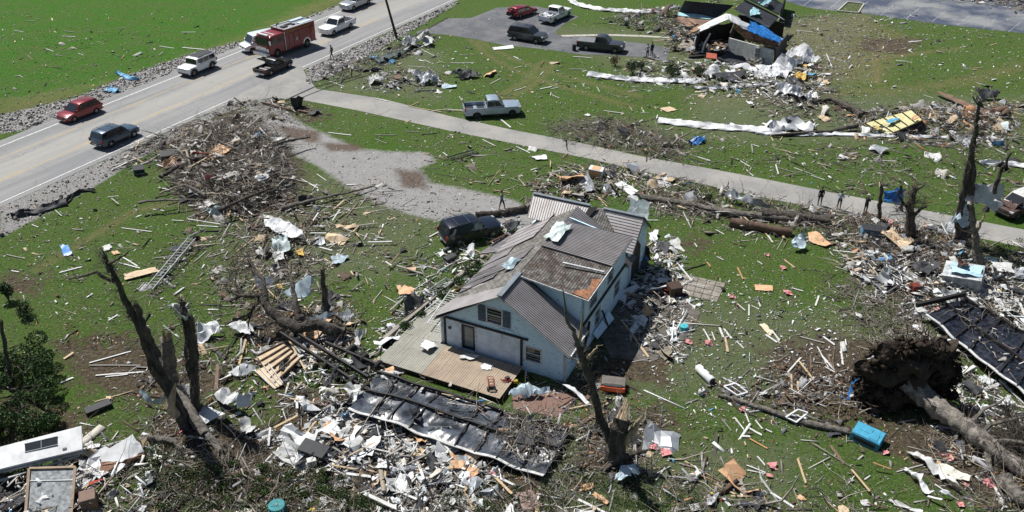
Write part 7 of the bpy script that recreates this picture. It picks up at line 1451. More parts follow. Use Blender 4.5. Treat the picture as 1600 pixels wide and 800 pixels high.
HB_ = [(285,75,320,78,.5,'w'),(249,73,272,76,.3,'w'),(284,51,306,51,.3,'w'),(100,49,115,51,.25,'g'),(40,33,55,33,.3,'g'),(97,57,118,58,.3,'w'),(72,77,84,81,.25,'w'),(112,74,120,77,.3,'w'),(22,48,37,51,.2,'w'),(86,87,98,88,.2,'g'),(122,84,131,87,.2,'w'),
(704,99,741,99,.25,'w'),(637,104,665,106,.2,'w'),(650,73,680,89,.18,'w'),(664,95,673,99,.2,'w'),(723,350//1-250,725,100,.2,'w'),(766,132,781,124,.2,'w'),(844,118,849,113,.25,'w'),(844,140,862,136,.4,'w'),(861,140,872,137,.15,'w'),(861,145,860,150,.15,'w'),(862,149,874,154,.15,'w'),(895,89,924,91,.35,'w'),(889,109,914,109,.4,'g'),(804,107,815,104,.2,'w'),(1055,170,1040,168,.1,'t'),(943,174,975,178,.3,'w'),
(584,154,606,159,.3,'w'),(640,167,655,160,.2,'t'),(640,167,690,176,.25,'t'),(681,172,724,174,.2,'t'),(516,128,538,136,.15,'w'),(782,187,798,200,.45,'w'),(700,172,724,173,.25,'w'),(513,208,549,212,.35,'w'),(585,212,618,212,.15,'g'),(633,206,655,207,.15,'g'),(586,218,604,225,.12,'g'),(692,239,699,244,.25,'w'),(754,219,774,229,.25,'w'),(807,230,828,240,.3,'w'),(859,270,883,280,.25,'t'),(903,267,934,298,.3,'t'),(870,300,905,283,.3,'g'),(939,283,944,273,.25,'w'),(868,259,900,264,.15,'g'),(880,254,910,261,.15,'g'),(771,298,797,302,.2,'t'),(774,287,782,289,.2,'t'),(843,287,853,289,.2,'w'),
(973,272,1005,281,.25,'w'),(971,284,960,282,.2,'w'),(1061,282,1086,283,.1,'g'),(1125,296,1150,304,.3,'w'),(1165,340//1-81,1172,261,.2,'w'),(1151,249,1171,261,.25,'w'),(1166,266,1177,276,.2,'w'),(1212,258,1216,273,.3,'w'),(1215,263,1240,270,.2,'g'),(1213,308,1229,313,.2,'w'),(1267,275,1288,282,.2,'w'),(1060,367//1,1028,346,.0,'w'),(1011,345,1028,345,.25,'w'),(1200,204,1208,221,.25,'t'),(1228,206,1219,220,.2,'t'),(1176,227,1186,230,.3,'w'),(1090,246,1110,252,.3,'w'),(1320,240,1343,239,.18,'g'),(1367,252,1400,252,.2,'w'),(1476,226,1509,222,.15,'w'),(1410,219,1447,223,.15,'w'),(1555,234,1572,242,.25,'w'),(1525,130,1540,135,.15,'w'),(1547,72,1558,68,.25,'t'),(1521,106,1534,107,.25,'t'),(1285,87,1316,96,.15,'w'),(1442,149,1458,154,.2,'w'),(1244,66//1-18,1269,51,.35,'w'),(1291,85,1300,106,.3,'w'),(1320,196,1328,206,.25,'w'),(1350,190,1356,191,.1,'w'),
(1118,360,1131,367,.22,'w'),(1164,369,1179,361,.4,'w'),(1190,358,1207,379,.25,'t'),(1200,369,1207,380,.3,'w'),(1145,355,1146,362,.15,'w'),(1085,381,1089,387,.15,'w'),(1104,410,1110,418,.25,'o'),(1152,419,1161,437,.3,'o'),(1120,402,1130,407,.15,'w'),(1183,409,1191,414,.2,'w'),(1225,407,1242,419,.3,'t'),(1224,388,1231,375,.2,'b'),(1237,451,1254,456,.25,'w'),(1041,383,1049,403,.35,'t'),(1042,398,1050,415,.35,'w'),(1055,408,1081,440,.35,'w'),(1183,466,1188,480,.22,'w'),(1152,476,1164,486,.15,'w'),(1170,477,1170,494,.25,'w'),(1174,479,1186,484,.2,'w'),(1124,513,1130,528,.4,'w'),(1131,515,1143,530,.35,'w'),(1133,529,1137,551,.4,'t'),(1099,515,1109,533,.25,'w'),(1196,524,1214,536,.4,'w'),(1205,517,1218,533,.3,'w'),(1274,479,1279,463,.35,'w'),(1097,485,1106,489,.2,'g'),(1150,534,1162,545,.2,'w'),(1112,520,1117,533,.2,'w'),(1222,377//1+140,1216,525,.0,'w'),(1250,527,1288,537,.3,'g'),(1286,527,1304,540,.4,'w'),
(1227,587,1251,560,.3,'w'),(1248,565,1272,596,.35,'t'),(1266,556,1267,581,.25,'b'),(1236,586,1237,609,.3,'t'),(1246,597,1247,611,.35,'t'),(1277,543,1294,575,.2,'w'),(1293,555,1301,576,.3,'b'),(1289,574,1314,588,.25,'w'),(1224,632,1260,634,.3,'b'),(1238,622,1240,640,.35,'b'),(1170,640//1+21,1162,640,.2,'w'),(1147,653,1162,672,.2,'w'),(1166,668,1190,681,.35,'w'),(1158,683,1172,683,.4,'w'),(1171,687,1199,702,.3,'o'),(1180,658,1191,671,.22,'w'),(1196,672,1206,677,.2,'w'),(1163,691,1165,697,.2,'t'),(1183,714,1195,728,.2,'w'),(1166,728,1196,740,.15,'w'),(1167,736,1195,741,.18,'w'),(1246,718,1259,756,.3,'t'),(1204,771,1240,794,.4,'w'),(1115,757,1150,774,.3,'t'),(1134,756,1170,776,.25,'b'),(1154,762,1160,778,.3,'w'),(1129,778,1140,792,.45,'w'),(1085,729,1096,745,.25,'w'),(1004,684,1048,704,.35,'w'),(1098,693,1094,697,.15,'g'),(1068,729,1077,725,.25,'b'),(1329,738,1358,772,.3,'t'),(1361,733,1390,739,.25,'o'),(1353,794,1386,796,.2,'b'),(1448,780,1469,790,.4,'w'),(1555,763,1570,795,.6,'w'),(1555,650//1-57,1525,594,.0,'w'),
(93,427,128,418,.35,'w'),(192,403,215,417,.3,'w'),(187,412,219,420,.3,'w'),(10,399,40,405,.15,'g'),(136,466,145,460,.3,'w'),(170,445//1+57,184,493,.3,'w'),(18,424,30,426,.25,'w'),(100,562,115,552,.45,'t'),(140,568,205,550,.3,'w'),(95,599,115,591,.4,'w'),(140,572,220,572,.15,'g'),(150,588,225,582,.3,'w'),(165,590,200,586,.25,'w'),(118,591,100,596,.0,'w'),(246,333//1,250,330,.0,'w'),
(50,352,60,356,.2,'w'),(88,335,97,339,.2,'w'),(170,315,186,310,.2,'w'),(176,317,186,321,.2,'w'),(190,357,237,363,.22,'w'),(248,295,265,299,.3,'w'),(240,332,258,336,.22,'w'),(268,345,287,346,.2,'w'),(295,350,345,355,.25,'w'),(309,360,342,361,.25,'w'),(370,338,380,348,.3,'t'),(358,345,361,331,.3,'t'),(375,325,395,340,.3,'w'),(245,258,260,264,.35,'w'),(173,262,228,248,.5,'g'),(380,240,402,275,.35,'t'),(175,266,200,260,.4,'w'),
(470,280,497,295,.3,'w'),(495,273,510,283,.2,'w'),(525,303,550,320,.25,'g'),(488,322,548,327,.3,'g'),(541,340,558,319,.3,'b'),(505,345,533,333,.25,'w'),(520,350,532,335,.25,'w'),(500,392,520,399,.35,'w'),(485,366,510,368,.3,'w'),(490,390//1-30,510,361,.2,'w'),(550,356,590,354,.3,'g'),(552,367,561,355,.3,'t'),(595,381//1+1,613,381,.0,'w'),(575,383,613,382,.35,'w'),(556,365,562,376,.25,'t'),(603,414,612,421,.3,'w'),(600,420//1-45,590,372,.2,'w'),(606,422,624,405,.35,'b'),(620,420,660,430,.4,'g'),(610,491,634,464,.35,'g'),(671,372,685,364,.3,'w'),(703,425,713,414,.3,'d'),(564,540,571,520,.0,'w'),(490,362//1-12,498,338,.3,'w'),(528,346//1+54,520,414,.3,'w'),(425,505//1-5,445,510,.3,'w'),
(374,572,385,530,.4,'t'),(430,548,470,580,.4,'d'),(456,520,520,570,.35,'w'),(450,535,480,590,.3,'t'),(466,642,466,650,.35,'b'),(430,660+17,466,655,.4,'t'),(464,626,466,648,.4,'w'),(424,677,420,700,.35,'w'),(305,660,308,652,.3,'w'),(478,690,495,668,.3,'t'),
(632,690,640,715,.9,'w'),(612,704,625,728,.7,'w'),(620,722,645,700,.6,'w'),(637,712,668,723,.8,'t'),(655,708,700,718,.7,'t'),(603,745,600,770,.3,'t'),(520,735,565,738,.3,'t'),(543,750,580,752,.5,'w'),(500,717,530,727,.4,'w'),(700,740,740,728,.6,'t'),(570,780,620,800,.6,'w'),(640,757,665,762,.4,'w'),(688,715,700,750,.3,'g'),(610,745,630,735,.4,'w'),(775,750,800,778,.4,'t'),(725,770,740,800,.3,'t'),(735,745,738,790,.25,'g'),(725,745,728,775,.3,'t'),(715,675,795,678,.4,'o'),(540,785,530,800,.5,'g'),
(1378,405,1432,442,.5,'w'),(1350,398,1372,414,.5,'w'),(1430,442,1460,470,.4,'w'),(1385,300,1378,312,.0,'t'),(1420,340,1450,365,.4,'g'),(1408,342,1440,366,.3,'g'),(1426,470,1434,495,.6,'w'),(1480,520,1510,540,.4,'w'),(1500,587,1520,580,.6,'w'),(1590,480,1600,500,.5,'w'),(1560,590//1+10,1600,632,.4,'w'),(1585,505,1600,525,.6,'w'),(1455,500,1480,530,.4,'w'),(1510,705,1500,740,.0,'w'),(1330,620,1345,640,.0,'w')]
for x0, y0, x1, y1, w_, k in HB_:
    if w_ <= 0: continue
    pile = zone_label((x0+x1)/2, (y0+y1)/2); hgt = .5 if ('debris' in pile or 'heap' in pile) else .07
    side = 'long' if math.hypot(x1-x0, y1-y0) > 30 else 'short'
    lean = 'tilted rightwards' if (x1-x0)*(y1-y0) < 0 and abs(y1-y0) > 4 else ('slanting' if abs(y1-y0) > 4 else 'lying level')
    board((x0, y0), (x1, y1), max(.07, w_*.36), k, '%s %s board %s %s' % (side, BN[k], lean, pile), (random.uniform(.05, hgt), random.uniform(.05, hgt)), 'loose boards '+pile)

# ------------------------------------------------------------------ debris zones
W_, G_, T_, O_, D_, B_ = (.56, .56, .54), (.27, .265, .25), (.46, .36, .24), (.42, .23, .12), (.028, .028, .03), (.12, .08, .055)
PAL = {
 'heap': [(.34, .32, .29), (.22, .20, .17), (.15, .125, .10), (.45, .44, .42), (.09, .075, .06), (.28, .23, .17), (.5, .5, .49), (.20, .18, .16)],
 'wood': [W_, (.40, .38, .35), G_, (.33, .31, .28), (.20, .18, .155), T_, B_, D_, (.14, .12, .10)], 'white': [(.72, .73, .74), W_, (.66, .70, .72), (.50, .52, .52), (.45, .36, .26), D_, G_, (.58, .55, .48), (.10, .10, .11)],  # near-black tones among the pieces also imitate shade inside the heaps
 'grey': [(.34, .34, .34), G_, (.16, .16, .165), (.50, .50, .49), B_, (.10, .095, .09)], 'mixed': [W_, G_, T_, O_, D_, B_, (.30, .31, .33), (.10, .10, .12), (.5, .5, .48)], 'dark': [D_, B_, (.07, .065, .06), G_, (.30, .29, .27), (.42, .41, .39), (.12, .105, .09)],
 'stone': [(.22, .215, .21), (.34, .33, .32), (.13, .13, .13), (.46, .45, .44), (.18, .165, .15)]}
ACC = [(.50, .16, .16), (.10, .28, .45), (.55, .40, .10), (.30, .05, .03), (.06, .16, .30), (.60, .32, .32)]
# name, polygon, palette, pieces/m2 (litter, medium boards, sheets), heap height, feather
Z = [
 ('brush heap by the road', [(262, 245), (305, 212), (380, 192), (436, 225), (456, 285), (425, 325), (345, 335), (285, 300)], 'heap', 10, 5.0, 2.2, 1.9, .5, 85),
 ('edge of the brush heap', [(195, 215), (330, 190), (330, 235), (200, 262)], 'wood', 8, 1.5, .3, .4, 1.0, 16),
 ('debris fanning from the heap', [(330, 320), (470, 300), (580, 300), (560, 345), (500, 400), (420, 380), (340, 360)], 'wood', 9, 1.5, .35, .2, 2.0, 6),
 ('white sheet tangle', [(395, 350), (470, 350), (485, 410), (440, 440), (400, 430)], 'wood', 12, 2.2, .9, .5, 1.0, 18),
 ('toppled tree surrounds', [(340, 400), (480, 420), (550, 500), (540, 560), (440, 560), (360, 500)], 'wood', 9, 1.2, .6, .4, 1.0, 12),
 ('mast brush', [(225, 450), (300, 370), (310, 385), (245, 465)], 'grey', 12, 2.0, .4, .3, .7, 18),
 ('tyre pile', [(420, 560), (520, 530), (610, 575), (580, 640), (560, 680), (470, 650)], 'white', 18, 3.2, 1.9, .6, .8, 10),
 ('trunk debris', [(290, 520), (400, 505), (470, 560), (420, 640), (340, 660), (260, 640), (200, 610), (210, 580), (300, 560)], 'mixed', 9, .9, .45, .25, 1.2, 5),
 ('white heap below the trailer', [(440, 690), (570, 650), (660, 690), (760, 730), (770, 770), (640, 790), (560, 760), (440, 720)], 'white', 26, 5.0, 3.6, .6, .8, 10),
 ('bottom brush', [(230, 650), (420, 690), (560, 760), (700, 790), (860, 740), (880, 800), (230, 800)], 'grey', 8, 1.0, .35, .35, 1.0, 24),
 ('lower left', [(120, 700), (230, 690), (240, 800), (120, 800)], 'white', 12, 2.2, 1.2, .5, .8, 14),
 ('left of the house', [(690, 400), (830, 340), (850, 350), (760, 420), (620, 530), (590, 540)], 'white', 12, 1.6, .6, .3, .7, 3),
 ('beyond the roof', [(830, 290), (890, 262), (950, 258), (990, 290), (960, 305), (860, 320)], 'wood', 16, 2.2, .9, .4, .8, 8),
 ('lane side verge', [(990, 268), (1130, 290), (1280, 330), (1420, 350), (1340, 372), (1200, 366), (1100, 345), (990, 310)], 'wood', 12, 1.8, .8, .45, 1.2, 12),
 ('brush by the long trunk', [(1030, 305), (1110, 310), (1120, 335), (1040, 335)], 'dark', 8, .8, .2, .5, .5, 40),
 ('right of the house', [(985, 365), (1045, 380), (1060, 430), (1075, 500), (1055, 560), (1000, 530), (985, 470)], 'white', 24, 2.6, 1.7, .35, 1.0, 4),
 ('house front corner', [(820, 590), (960, 590), (980, 640), (900, 640), (860, 610)], 'mixed', 12, 1.2, .6, .3, .8, 3),
 ('stump surrounds', [(860, 650), (1010, 650), (1020, 740), (900, 760), (850, 720)], 'mixed', 12, 1.2, .6, .3, 1.2, 22),
 ('white debris field', [(1330, 400), (1440, 410), (1500, 430), (1600, 400), (1600, 480), (1520, 470), (1430, 500), (1350, 440)], 'white', 26, 4.2, 2.4, .7, 1.0, 12),
 ('lane side heap right', [(1290, 330), (1480, 350), (1540, 400), (1500, 430), (1400, 420), (1310, 380)], 'mixed', 16, 2.2, 1.3, .6, 1.2, 26),
 ('right edge debris', [(1560, 460), (1700, 470), (1700, 600), (1620, 560)], 'white', 22, 3.5, 2.0, .6, .8, 6),
 ('brush by the white field', [(1310, 440), (1400, 470), (1450, 520), (1420, 560), (1340, 500)], 'grey', 8, .8, .3, .5, 1.0, 44),
 ('under the navy floor', [(1440, 510), (1500, 570), (1600, 650), (1700, 720), (1700, 760), (1500, 690), (1440, 620)], 'white', 18, 2.4, 1.3, .4, .6, 14),
 ('lower right brush', [(1460, 680), (1600, 690), (1700, 760), (1700, 820), (1560, 810), (1480, 740)], 'mixed', 12, 1.2, .7, .5, 1.0, 34),
 ('pit side', [(1200, 590), (1300, 590), (1330, 640), (1330, 680), (1180, 640), (1110, 610)], 'grey', 12, 1.4, .7, .3, .8, 10),
 ('bottom pile', [(1040, 745), (1130, 735), (1180, 775), (1160, 800), (1040, 800)], 'mixed', 16, 2.0, 1.2, .5, .8, 16),
 ('bottom right of stump', [(1100, 775), (1350, 790), (1350, 810), (1050, 810)], 'grey', 10, .8, .3, .2, 1.5, 20),
 ('top right wreckage', [(1330, 175), (1440, 170), (1590, 165), (1570, 220), (1440, 225), (1350, 212)], 'mixed', 14, 2.4, 1.4, .7, 1.2, 12),
 ('upper verge debris', [(1180, 130), (1300, 140), (1350, 190), (1240, 190), (1180, 160)], 'wood', 6, .8, .35, .3, 1.5, 8),
 ('damaged house surrounds', [(1010, 95), (1120, 100), (1240, 85), (1300, 110), (1270, 165), (1120, 145), (1000, 128)], 'white', 9, 1.4, .8, .4, 1.5, 4),
 ('damaged house back', [(950, 30), (1060, 12), (1070, 50), (1000, 48)], 'grey', 10, 2.0, 1.1, .9, 1.0, 5),
 ('damaged house left ruins', [(1040, 32), (1092, 38), (1088, 84), (1050, 78)], 'wood', 8, 3.0, 1.6, 1.1, .8, 6),
 ('near foreground', [(-80, 803), (1700, 803), (1800, 930), (-200, 930)], 'wood', 6, .6, .3, .2, 1.5, 8),
 ('near foreground heap', [(380, 803), (900, 803), (900, 880), (380, 880)], 'white', 12, 2, 1.2, .4, 1.5, 10),
 ('small lawn pile', [(570, 125), (610, 110), (690, 118), (690, 135), (620, 142), (570, 135)], 'grey', 9, 1.2, .9, .4, 1.0, 5),
 ('road side pile', [(500, 110), (600, 82), (670, 55), (680, 70), (620, 95), (520, 125)], 'grey', 9, 1.3, .9, .5, 1.0, 5),
 ('far rubble', [(1430, -5), (1500, 0), (1600, 15), (1700, 22), (1700, -20), (1430, -25)], 'stone', 10, 1.5, 1.2, .4, .8, 1),
 ('lane brush', [(870, 195), (960, 190), (1060, 225), (1060, 250), (960, 240), (880, 225)], 'dark', 9, 1.2, .4, .6, 1.2, 30),
 ('lane end heap', [(330, 165), (430, 150), (500, 178), (470, 190), (350, 195)], 'wood', 6, .8, .4, .3, 1.0, 8),
 ('far right lane grass', [(1300, 235), (1600, 235), (1600, 320), (1400, 300)], 'wood', 5, .5, .12, .15, 2, 6),
 ('right lawn strewn', [(1040, 440), (1330, 480), (1330, 640), (1080, 640)], 'white', 11, .09, .015, .05, 2, 1),
 ('left lawn strewn', [(60, 330), (330, 330), (330, 520), (60, 520)], 'wood', 3.2, .07, .015, .05, 2, .8),
 ('mid lawn strewn', [(480, 330), (690, 340), (640, 500), (480, 480)], 'wood', 6, .45, .06, .07, 2, 1),
 ('behind lawn strewn', [(680, 205), (1000, 250), (990, 300), (690, 290)], 'wood', 4, .25, .07, .06, 2, .8),
 ('upper lawn strewn', [(560, 60), (1020, 120), (1200, 180), (1100, 250), (700, 190), (500, 130)], 'white', 1.6, .07, .02, .06, 2, .3),
 ('right upper lawn strewn', [(1080, 215), (1340, 240), (1340, 300), (1090, 255)], 'wood', 7, .4, .08, .1, 2, 2),
 ('far lawn strewn', [(1230, 30), (1360, 20), (1600, 60), (1600, 130), (1280, 150)], 'white', 2.6, .03, .02, .05, 3, .2),
 ('litter by the island', [(1230, 28), (1360, 22), (1430, 40), (1330, 110), (1240, 110)], 'stone', 8, .05, .02, .05, 2, .2),
 ('lower lawn strewn', [(1000, 640), (1400, 680), (1420, 800), (1000, 780)], 'wood', 4.5, .14, .04, .05, 2, .8),
 ('trailer floor top', [(600, 596), (880, 672), (845, 725), (590, 650)], 'wood', 2.5, .25, .16, .15, .3, 1.5, .62), ('trailer floor right end', [(800, 650), (890, 672), (850, 735), (780, 715)], 'dark', 5, .6, .3, .4, .3, 26, .6), ('navy floor top', [(1470, 480), (1560, 490), (1700, 600), (1560, 590)], 'wood', 2.5, .16, .10, .15, .3, 2, .85), ('wall corner top', [(0, 735), (130, 712), (150, 790), (0, 830)], 'white', 8, 1.4, 1.0, .3, .3, 5, .5),
 ('damaged house rooms', [(1078, 88), (1136, 82), (1140, 62), (1092, 66)], 'mixed', 6, 2.2, 1.2, .3, .6, 1, .3), ('damaged house roof', [(1085, 44), (1134, 30), (1160, 40), (1215, 66), (1190, 64), (1150, 50)], 'mixed', 4, .8, .4, .4, .3, 1, 3.0),
 ('field strewn', [(0, 20), (330, 20), (330, 80), (180, 130), (0, 165)], 'mixed', .7, .015, .004, .05, 2, 0),
 ('field strewn edge', [(0, 60), (220, 50), (260, 90), (120, 140), (0, 160)], 'wood', 1.6, .03, .01, .06, 2, .3)]
small, med, rags, twl = [], [], [], []
def push(L_, pos, scl, rot, col): L_.append((pos, scl, rot, col))
def cols(pal, n, acc=.03):
    acc *= .45
    p = np.array(PAL[pal]); c = p[RNG.integers(0, len(p), n)]*RNG.uniform(.65, 1.2, (n, 1)); a = RNG.random(n) < acc; c[a] = np.array(ACC)[RNG.integers(0, len(ACC), a.sum())]; return np.clip(c, 0, .8)
cov = []; z0_ = 0
houseq = np.array([[*(HA+hu*a+hv*b_)[:2]] for a, b_ in ((-.1, -.2), (8.9, -.2), (8.9, 16), (-.1, 16))]); lanep = wpoly(lane_top+lane_bot)
deckq = np.array([[*(HA+hu*a+hv*b_)[:2]] for a, b_ in ((-2.9, -3.7), (6.1, -3.7), (6.1, -.2), (-2.9, 4.3))]); h2q = wpoly([(1137, 83), (1206, 103), (1226, 78), (1215, 30), (1150, 40), (1090, 60), (1080, 86)])
def clear(q, fr=1.0):
    x, y = q[:, 0], q[:, 1]
    if z0_: return q
    f_ = .5+.5*np.sin(x*1.15+2.5*np.sin(y*.63))*np.sin(y*1.3+2.2*np.sin(x*.8+1)); q = q[RNG.random(len(q)) < np.clip(.22+1.25*f_, 0, 1)]; x, y = q[:, 0], q[:, 1]; bad = inside(houseq, x, y) | inside(deckq, x, y) | inside(h2q, x, y) | (inside(lanep, x, y) & (RNG.random(len(q)) < .97)); t_ = (x-a0.x)*hn.x+(y-a0.y)*hn.y; bad |= (t_ > -.9) & (t_ < tw+1.4)
    return q[~bad]
for nm, poly, pal, dl, dm, dr, hh, fe, dt, *zz in Z:
    z0_ = zz[0] if zz else 0
    wp_ = wpoly(poly); A_ = area(wp_)
    core = lambda q: np.clip(sdist(wp_, q[:, 0], q[:, 1])/1.8+.15, .05, 1)
    q = clear(sample(wp_, int(A_*dl*1.6), fe)); n = len(q)
    if n:
        s_ = RNG.lognormal(-2.95, .65, (n, 1)); scl = s_*np.stack([RNG.uniform(.7, 3.2, n), RNG.uniform(.5, 1.1, n), RNG.uniform(.08, .45, n)], 1)
        z_ = z0_+.02+core(q)*hh*RNG.random(n)*.7; push(small, np.column_stack([q, z_]), scl, np.column_stack([RNG.normal(0, .35, (n, 2)), RNG.uniform(0, 6.28, n)]), cols(pal, n, .04))
    q = clear(sample(wp_, int(A_*dm*2.1), fe)); n = len(q)
    if n:
        ln = RNG.lognormal(-.1, .6, n).clip(.2, 4.2); wd_ = RNG.lognormal(-2.65, .55, n).clip(.025, .42); z_ = z0_+.04+core(q)*hh*RNG.random(n); push(med, np.column_stack([q, z_]), np.column_stack([ln, wd_, RNG.uniform(.015, .05, n)]), np.column_stack([RNG.normal(0, .3, n), RNG.normal(0, .13+.2*min(1, hh), n)*core(q), RNG.uniform(0, 6.28, n)]), cols(pal, n, .01))
    q = clear(sample(wp_, int(A_*dr*1.8), fe*.6)); n = len(q)
    if n:
        s_ = RNG.lognormal(-.75, .62, n).clip(.12, 2.4); z_ = z0_+.05+core(q)*hh*RNG.random(n); push(rags, np.column_stack([q, z_]), np.column_stack([s_, s_*RNG.uniform(.4, .9, n), s_*RNG.uniform(.2, .7, n)]), np.column_stack([RNG.normal(0, .4, (n, 2)), RNG.uniform(0, 6.28, n)]), cols(pal, n, .05))
    q = clear(sample(wp_, int(A_*dt*1.3), fe)); n = len(q)
    if n:
        z_ = z0_+.03+core(q)*hh*RNG.random(n)*.8; d_ = RNG.normal(0, 1, (n, 3)); d_[:, 2] *= .22; d_[:, 2] += .10
        twl.append((np.column_stack([q, z_]), d_, RNG.lognormal(-.1, .65, n).clip(.2, 4.5), RNG.lognormal(-4.25, .65, n).clip(.006, .12), np.array([[.14, .125, .105]])*RNG.uniform(.25, 2.8, (n, 1))))
z0_ = 0
# sparse litter over every lawn
allq = wpoly([(-40, 330), (480, 120), (700, 190), (1640, 380), (1640, 820), (-40, 820)]); q = clear(sample(allq, 60000)); n = len(q)
push(small, np.column_stack([q, np.full(n, .02)]), RNG.lognormal(-3.4, .55, (n, 1))*np.stack([RNG.uniform(.7, 3, n), RNG.uniform(.5, 1.1, n), RNG.uniform(.1, .4, n)], 1), np.column_stack([RNG.normal(0, .3, (n, 2)), RNG.uniform(0, 6.28, n)]), cols('mixed', n, .02))
allq = wpoly([(480, 120), (700, 10), (1640, 60), (1640, 380), (700, 190)]); q = clear(sample(allq, 11000)); n = len(q)
push(small, np.column_stack([q, np.full(n, .02)]), RNG.lognormal(-3.05, .5, (n, 1))*np.stack([RNG.uniform(.7, 3, n), RNG.uniform(.5, 1.1, n), RNG.uniform(.1, .4, n)], 1), np.column_stack([RNG.normal(0, .3, (n, 2)), RNG.uniform(0, 6.28, n)]), cols('mixed', n, .02))
allq = wpoly([(-60, 10), (420, 0), (330, 80), (-60, 190)]); q = clear(sample(allq, 1300)); n = len(q)
push(small, np.column_stack([q, np.full(n, .03)]), RNG.lognormal(-2.95, .5, (n, 1))*np.stack([RNG.uniform(.7, 2.5, n), RNG.uniform(.5, 1.1, n), RNG.uniform(.1, .4, n)], 1), np.column_stack([RNG.normal(0, .3, (n, 2)), RNG.uniform(0, 6.28, n)]), cols('mixed', n, .02))
cat_ = lambda L_: [np.concatenate([t[i] for t in L_]) for i in range(len(L_[0]))]
mp_, ms_, mr_, mc_ = cat_(med); order = np.argsort(-(ms_[:, 0]*ms_[:, 1])/np.maximum(20, mp_[:, 1])**2); n0 = max(0, 300-NB[0])
Ms = eul(mr_)
def pxof(p): 
    d_ = p[1]*CT-(p[2]-HC)*ST; v_ = p[1]*ST+(p[2]-HC)*CT; return 800+FPX*p[0]/d_, 400-FPX*v_/d_
inview = [i for i in order if 5 < pxof(mp_[i])[0] < 1595 and 5 < pxof(mp_[i])[1] < 795][:n0]
def keyof(c):
    L = sum(c)/3; 
    if L > .42: return 'w' if max(c)-min(c) < .1 else 't'
    if L > .17: return 'g' if max(c)-min(c) < .08 else 't'
    return 'd' if L < .08 else 'b'
for i in inview:
    x = Vector((1, 0, 0)); M_ = Matrix(Ms[i].tolist()); dx = M_ @ Vector((ms_[i][0]/2, 0, 0)); c = Vector(mp_[i]); px = pxof(mp_[i]); zl_ = zone_label(*px); k = keyof(mc_[i])
    board(c-dx, c+dx, ms_[i][1], k, '%s splintered board strewn %s' % (BN[k], zl_), group='strewn %s boards %s' % (BN[k], zl_), th=ms_[i][2], nm='board')
keep = np.ones(len(mp_), bool); keep[inview] = False
SPL_T = [splinter_t(), cube_t()]
tag(cloud('splintered_boards', SPL_T, mp_[keep], ms_[keep], mr_[keep], mc_[keep], MATS['debris_paint']), 'countless splintered boards and laths strewn through all the debris', 'lumber', kind='stuff')
sp_, ss_, sr_, scol = cat_(small)
tag(cloud('litter', [cube_t(), splinter_t(), stone_t(3)], sp_, ss_, sr_, scol, MATS['debris_paint']), 'fine pale litter and wood chips strewn over the lawns', 'litter', kind='stuff')
tp_, td_, tl_, tr_, tc_ = cat_(twl)
tag(twigs('brush', tp_, td_, tl_, tr_, tc_, MATS['twig_bark'], 4, .28), 'tangled grey brown broken branches and twigs in the debris', 'brush', kind='stuff')
# torn sheets: the 280 largest one by one, the rest as stuff
rp_, rs_, rr_, rc_ = cat_(rags); RT = [rag_t(100+k, 5) for k in range(16)]
order = np.argsort(-(rs_[:, 0]*rs_[:, 1])/np.maximum(20, rp_[:, 1])**2); iv = [i for i in order if 5 < pxof(rp_[i])[0] < 1595 and 5 < pxof(rp_[i])[1] < 795][:230]
RMK = {'white': C_WB, 'off-white': C_W, 'grey': C_GRY, 'black': C_DK, 'tan': C_TAN, 'orange brown': C_PLY, 'brown': C_BRN, 'pink': C_PINK, 'blue': C('mid_blue_scrap', (.08, .22, .40)), 'yellow': C_YEL}
def rkey(c):
    L = sum(c)/3; r_, g_, b_ = c
    if b_ > r_*1.5 and L > .1: return 'blue'
    if max(c)-min(c) < .11: return 'white' if L > .55 else 'off-white' if L > .35 else 'grey' if L > .13 else 'black'
    if r_ > .4 and g_ > .3 and b_ < .15: return 'yellow'
    if abs(g_-b_) < .04 and r_ > .3: return 'pink'
    if L > .3: return 'tan'
    return 'orange brown' if r_ > .28 else 'brown'
rmesh = {}
for i in iv:
    k = rkey(rc_[i]); v_ = int(i) % 16
    if (k, v_) not in rmesh: mb = MB(); mb.add([tuple(p) for p in RT[v_][0]], [tuple(int(j) for j in f) for f in RT[v_][1]]); rmesh[(k, v_)] = mb.mesh('torn_sheet', RMK[k])
    zl_ = zone_label(*pxof(rp_[i])); o = link('torn_sheet', rmesh[(k, v_)], None, tuple(rp_[i]), tuple(rr_[i])); o.scale = tuple(rs_[i]); tag(o, '%s torn crumpled scrap %s' % (k, zl_), 'scrap', 'torn %s scraps %s' % (k, zl_))
keep = np.ones(len(rp_), bool); keep[iv] = False
tag(cloud('torn_scraps', RT, rp_[keep], rs_[keep], rr_[keep], rc_[keep], MATS['debris_paint']), 'countless small torn sheets and scraps mixed in the debris', 'scraps', kind='stuff')
# stones along the highway
sp = []
for poly, dn in ((GR[0], 20), (GR[1], 5), (GR[2], 24), (GR[3], 8)):
    wp_ = wpoly(poly); q = sample(wp_, int(area(wp_)*dn), .25); t_ = (q[:, 0]-a0.x)*hn.x+(q[:, 1]-a0.y)*hn.y; sp.append(q[(t_ < -.8) | (t_ > tw+1.45)])
q = np.concatenate(sp); n = len(q); s_ = RNG.lognormal(-2.2, .45, (n, 1)); cc = np.array(PAL['stone'])[RNG.integers(0, 5, n)]*RNG.uniform(.7, 1.25, (n, 1))
tag(cloud('stones', [stone_t(k) for k in range(5)], np.column_stack([q, s_[:, 0]*.25]), s_*RNG.uniform(.55, 1.1, (n, 3)), RNG.uniform(0, 6.28, (n, 3)), cc, MATS['stone_grey']), 'broken grey riprap stones along both highway verges', 'stones', kind='stuff')
